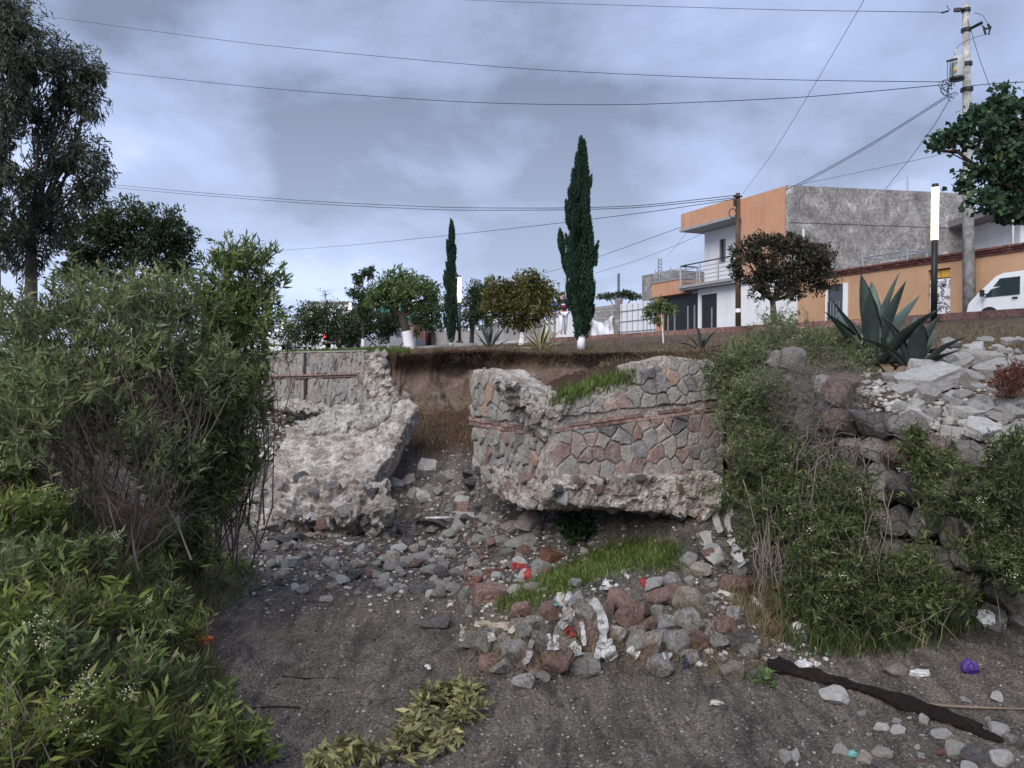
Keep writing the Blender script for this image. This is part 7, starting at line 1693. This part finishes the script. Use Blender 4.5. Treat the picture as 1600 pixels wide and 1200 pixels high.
# --- grass
def grass(name, label, n, region, h0, h1, mat, seed, cond=None, lean=.35, onsc=False, wd=.008):
    g = np.random.default_rng(seed); pts = []
    for _ in range(n * 5):
        if len(pts) >= n: break
        px, py = g.uniform(region[0], region[1]), g.uniform(region[2], region[3])
        if cond and not cond(px, py, g): continue
        h = (onscene if onsc else ground)(px, py)
        if h is not None and h.y < 30: pts.append(h)
    b_ = np.array([tuple(p) for p in pts]); m_ = len(b_); hh = g.uniform(h0, h1, m_)[:, None]; a_ = g.uniform(0, 6.28, m_); s_ = np.stack([np.cos(a_), np.sin(a_), a_ * 0], 1) * wd * g.uniform(.6, 1.3, (m_, 1))
    dv = g.normal(size=(m_, 3)) * np.array([lean, lean, .1]) + np.array([0, 0, 1]); dv = unit(dv); mid = b_ + dv * hh * .55; tip = mid + unit(dv + g.normal(size=(m_, 3)) * np.array([.6, .6, .1]) + np.array([0, 0, -.25])) * hh * .5
    b_ = b_ - np.array([0, 0, .02])
    v = np.stack([b_ - s_, b_ + s_, mid + s_ * .7, mid - s_ * .7, tip + s_ * .12, tip - s_ * .12], 1).reshape(-1, 3); i_ = np.arange(m_)[:, None] * 6
    f = np.concatenate([i_ + np.array([[0, 1, 2, 3]]), i_ + np.array([[3, 2, 4, 5]])]); return obj(name, mesh_np(name, v, f), mat, kind='stuff', label=label, cat='grass')
def poly_cond(poly, soft=0): return lambda px, py, g: inside((px + g.normal() * soft, py + g.normal() * soft * .5), poly)
grass('grass', 'bright green grass covering the low mound', 8000, (770, 1095, 830, 975), .03, .15, M_GRASS, 1, poly_cond([(775, 958), (830, 915), (880, 890), (940, 862), (1000, 848), (1065, 862), (1050, 885), (980, 885), (920, 905), (860, 925), (820, 950)], 13), wd=.007)
grass('grass', 'green grass on the soil behind the ruined wall', 3200, (850, 1110, 555, 645), .04, .19, M_GRASS, 2, poly_cond([(862, 632), (880, 612), (930, 595), (985, 582), (985, 600), (930, 612), (885, 630)], 9), onsc=True)
M_GRASS_SHADED = mat_leaf('shaded_grass_blade', (.022, .046, .012), (.075, .115, .034), (.22, .19, .10), .6, .3, .35)  # grass colour darkened to stand in for shade under the overhanging shrubs
grass('grass', 'grass coloured dark for shade at the foot of the gabion shrubs', 6000, (1220, 1600, 880, 1030), .10, .34, M_GRASS_SHADED, 3, poly_cond([(1225, 880), (1600, 880), (1600, 965), (1500, 980), (1400, 1015), (1300, 1030), (1240, 1000)], 22), wd=.008)
grass('grass', 'thin grass strip behind the far standing wall', 5000, (380, 640, 540, 552), .05, .14, M_GRASS, 4, None)
grass('dry_grass', 'dry straw grass over the brown street slope', 9000, (770, 1600, 505, 560), .04, .12, M_DRYG, 5, None, .8, wd=.006)
grass('dry_grass', 'dry roots and straw along the crumbling soil edge', 5000, (600, 1100, 540, 575), .05, .22, M_DRYG, 6, None, 1.2, wd=.005)
grass('dry_grass', 'yellowed grass between the heap and the gabion shrubs', 1800, (1130, 1260, 900, 1020), .06, .2, M_DRYG, 7, poly_cond([(1140, 930), (1200, 900), (1255, 940), (1250, 1000), (1200, 1010), (1170, 970)], 8), wd=.006)
grass('dry_grass', 'straw and roots on the brown soil of the breach', 2500, (620, 745, 620, 710), .04, .14, M_DRYG, 8, None, 1.0, wd=.006)
grass('dry_grass', 'dry roots and straw tangled over the rock heap', 2600, (715, 1210, 925, 1060), .08, .24, M_DRYG, 21, None, 1.6, onsc=True, wd=.004)
grass('grass', 'sparse grass tufts on the far debris bank', 1600, (480, 640, 640, 700), .06, .18, M_GRASS, 9, poly_cond([(480, 655), (540, 645), (600, 655), (640, 690), (620, 700)], 8))
def patch_cond(px, py, g): return inside((px, py), [(-20, 700), (120, 760), (210, 860), (400, 880), (410, 920), (330, 960), (320, 1010), (360, 1080), (390, 1150), (380, 1200), (-20, 1200)])
grass('grass', 'tangled green grass and weeds covering the left bank', 12000, (-20, 420, 690, 1200), .04, .16, M_GRASS, 10, patch_cond, .6, wd=.006)
grass('dry_grass', 'dry stalks among the weeds of the left bank', 7000, (-20, 400, 690, 1200), .06, .28, M_DRYG, 12, patch_cond, .9, wd=.004)
# --- weeds with larger leaves on the left bank
def herb(label, px, py, h, stems, ll, lw, mat, per=14, flowers=0, lean=.35, name='leafy_weed', g=None, droop=0):
    g = g or G; b_ = ground(px, py)
    if b_ is None: return
    t = thing(name, b_, label, 'weed', 'leafy weeds on the left bank'); w = NP(); C_, D_, FC = [], [], []
    for k_ in range(stems):
        d_ = unit(np.array([g.normal() * lean, g.normal() * lean, 1])); e_ = np.array(b_) + d_ * h * g.uniform(.6, 1.1); a0 = np.array(b_) + np.array([g.normal() * .06, g.normal() * .06, -.02])
        q = bezier(a0, e_, g.normal(size=3) * h * .1, 7); w.tube(q, np.linspace(.006, .002, 7), 4)
        f_ = np.linspace(.15, 1, per) * 5.999; i_ = f_.astype(int); pos = q[i_] * (1 - (f_ - i_)[:, None]) + q[np.clip(i_ + 1, 0, 6)] * (f_ - i_)[:, None]
        dd = unit(g.normal(size=(per, 3)) * np.array([1, 1, .3]) + d_ * .8 - np.array([0, 0, droop])); C_.append(pos + dd * ll * .45); D_.append(dd)
        if g.random() < flowers: FC.append(q[-1])
    C_, D_ = np.concatenate(C_), np.concatenate(D_); L_ = ll * g.uniform(.6, 1.2, len(C_))
    obj('stems', w.mesh('stems'), M_TWIG, t); obj('leaves', leaf_mesh('leaves', C_, D_, L_, L_ * lw / ll, curl=.4), mat, t)
    if FC:
        FC = np.array(FC); c = (FC[:, None, :] + g.normal(size=(len(FC), 40, 3)) * np.array([.03, .03, .03])).reshape(-1, 3); obj('flowers', leaf_mesh('flowers', c, g.normal(size=c.shape), .012, .011), M_FLOW, t, kind='stuff')
hp = [(40, 1185, .55, 7), (120, 1190, .5, 7), (210, 1195, .45, 6), (300, 1190, .35, 5), (30, 1090, .5, 7), (110, 1090, .5, 7), (190, 1090, .5, 7), (270, 1100, .4, 6), (340, 1130, .3, 5), (20, 1000, .45, 6), (90, 1000, .5, 7), (160, 990, .45, 6), (230, 1010, .4, 6), (300, 1010, .3, 5), (15, 920, .4, 6), (80, 910, .4, 6), (150, 900, .4, 6), (240, 920, .35, 6), (310, 900, .3, 5), (365, 895, .25, 5), (10, 840, .4, 6), (70, 830, .35, 6), (130, 800, .35, 5), (20, 760, .4, 6), (60, 740, .3, 5), (350, 1190, .35, 5), (390, 1190, .25, 4), (270, 960, .3, 5)]
hp.sort(key=lambda q: (q[1] // 90, q[0])); rowsN = {}
for q in hp: rowsN.setdefault(q[1] // 90, []).append(q)
rn = ['lowest', 'second lowest', 'third', 'fourth', 'fifth', 'uppermost', 'topmost']
for ri, key in enumerate(sorted(rowsN, reverse=True)):
    for ci, (px, py, h, s_) in enumerate(sorted(rowsN[key])):
        kind_ = ('herb' if (ci + ri) % 3 else 'bush'); fl = .5 if (ci + ri) % 4 == 1 else 0
        herb(f'{"flowering" if fl else "leafy"} weed, {ORD[ci]} from left in the {rn[min(ri, 6)]} row on the left bank', px, py, h, s_ + 9, .125 if kind_ == 'herb' else .10, .030 if kind_ == 'herb' else .021, LF[('herb', 'bush', 'herb', 'bushd')[(ci * 2 + ri) % 4]], 17, fl, .5)
herb('dark green leafy plant growing in the hollow under the ruined wall', 905, 845, .42, 26, .13, .10, LF['ivy'], 12, 0, .6)
herb('low green weed on the sand beside the dark strip', 1190, 1068, .14, 10, .07, .045, LF['mid'], 8, 0, .9)
# wilted branches lying on the sand
def wilted(label, path, n, seed, spread=.10):
    g = np.random.default_rng(seed); q = [np.array(ground(*p)) + np.array([0, 0, .06]) for p in path]; t = thing('wilted_branch', Vector(q[0].tolist()), label, 'branch', 'cut wilted branches on the sand')
    q = dense(q, 30); w = NP(); w.tube(q, np.linspace(.012, .004, 30), 5); C_, D_ = [], []
    for k_ in range(n):
        i_ = g.integers(0, 29); d_ = unit(g.normal(size=3) * np.array([1, 1, .35]) + (q[min(i_ + 1, 29)] - q[i_]) * 8); a_ = q[i_]; l2 = g.uniform(.05, .15); e_ = a_ + d_ * l2; e_[2] = max(e_[2], gz(e_[0], e_[1]) + .02); tw = bezier(a_, e_, (0, 0, .05), 5); w.tube(tw, .003, 3)
        m_ = 11; pos = tw[g.integers(1, 5, m_)] + g.normal(size=(m_, 3)) * .02; dd = unit(d_ + g.normal(size=(m_, 3)) * .5 - np.array([0, 0, .35])); C_.append(pos + dd * .04); D_.append(dd)
    C_, D_ = np.concatenate(C_), np.concatenate(D_); zmin = np.array([gz(a_, b_) for a_, b_ in C_[:, :2]]) + .012; C_[:, 2] = np.maximum(C_[:, 2], zmin); L_ = .095 * g.uniform(.6, 1.3, len(C_))
    obj('stem', w.mesh('stem'), M_TWIG, t); obj('leaves', leaf_mesh('leaves', C_, D_, L_, L_ * .34, g=g, curl=.5), LF['wilt'], t)
wilted('big wilted olive leaved branch lying at the bottom middle', [(625, 1200), (645, 1155), (665, 1115), (700, 1090), (735, 1095)], 90, 1)
wilted('wilted branch curving right beside the big wilted one', [(690, 1190), (710, 1150), (728, 1125), (738, 1105)], 40, 2)
wilted('low wilted leafy sprig at the bottom edge left of the big one', [(500, 1198), (530, 1186), (560, 1184), (590, 1195)], 45, 3)
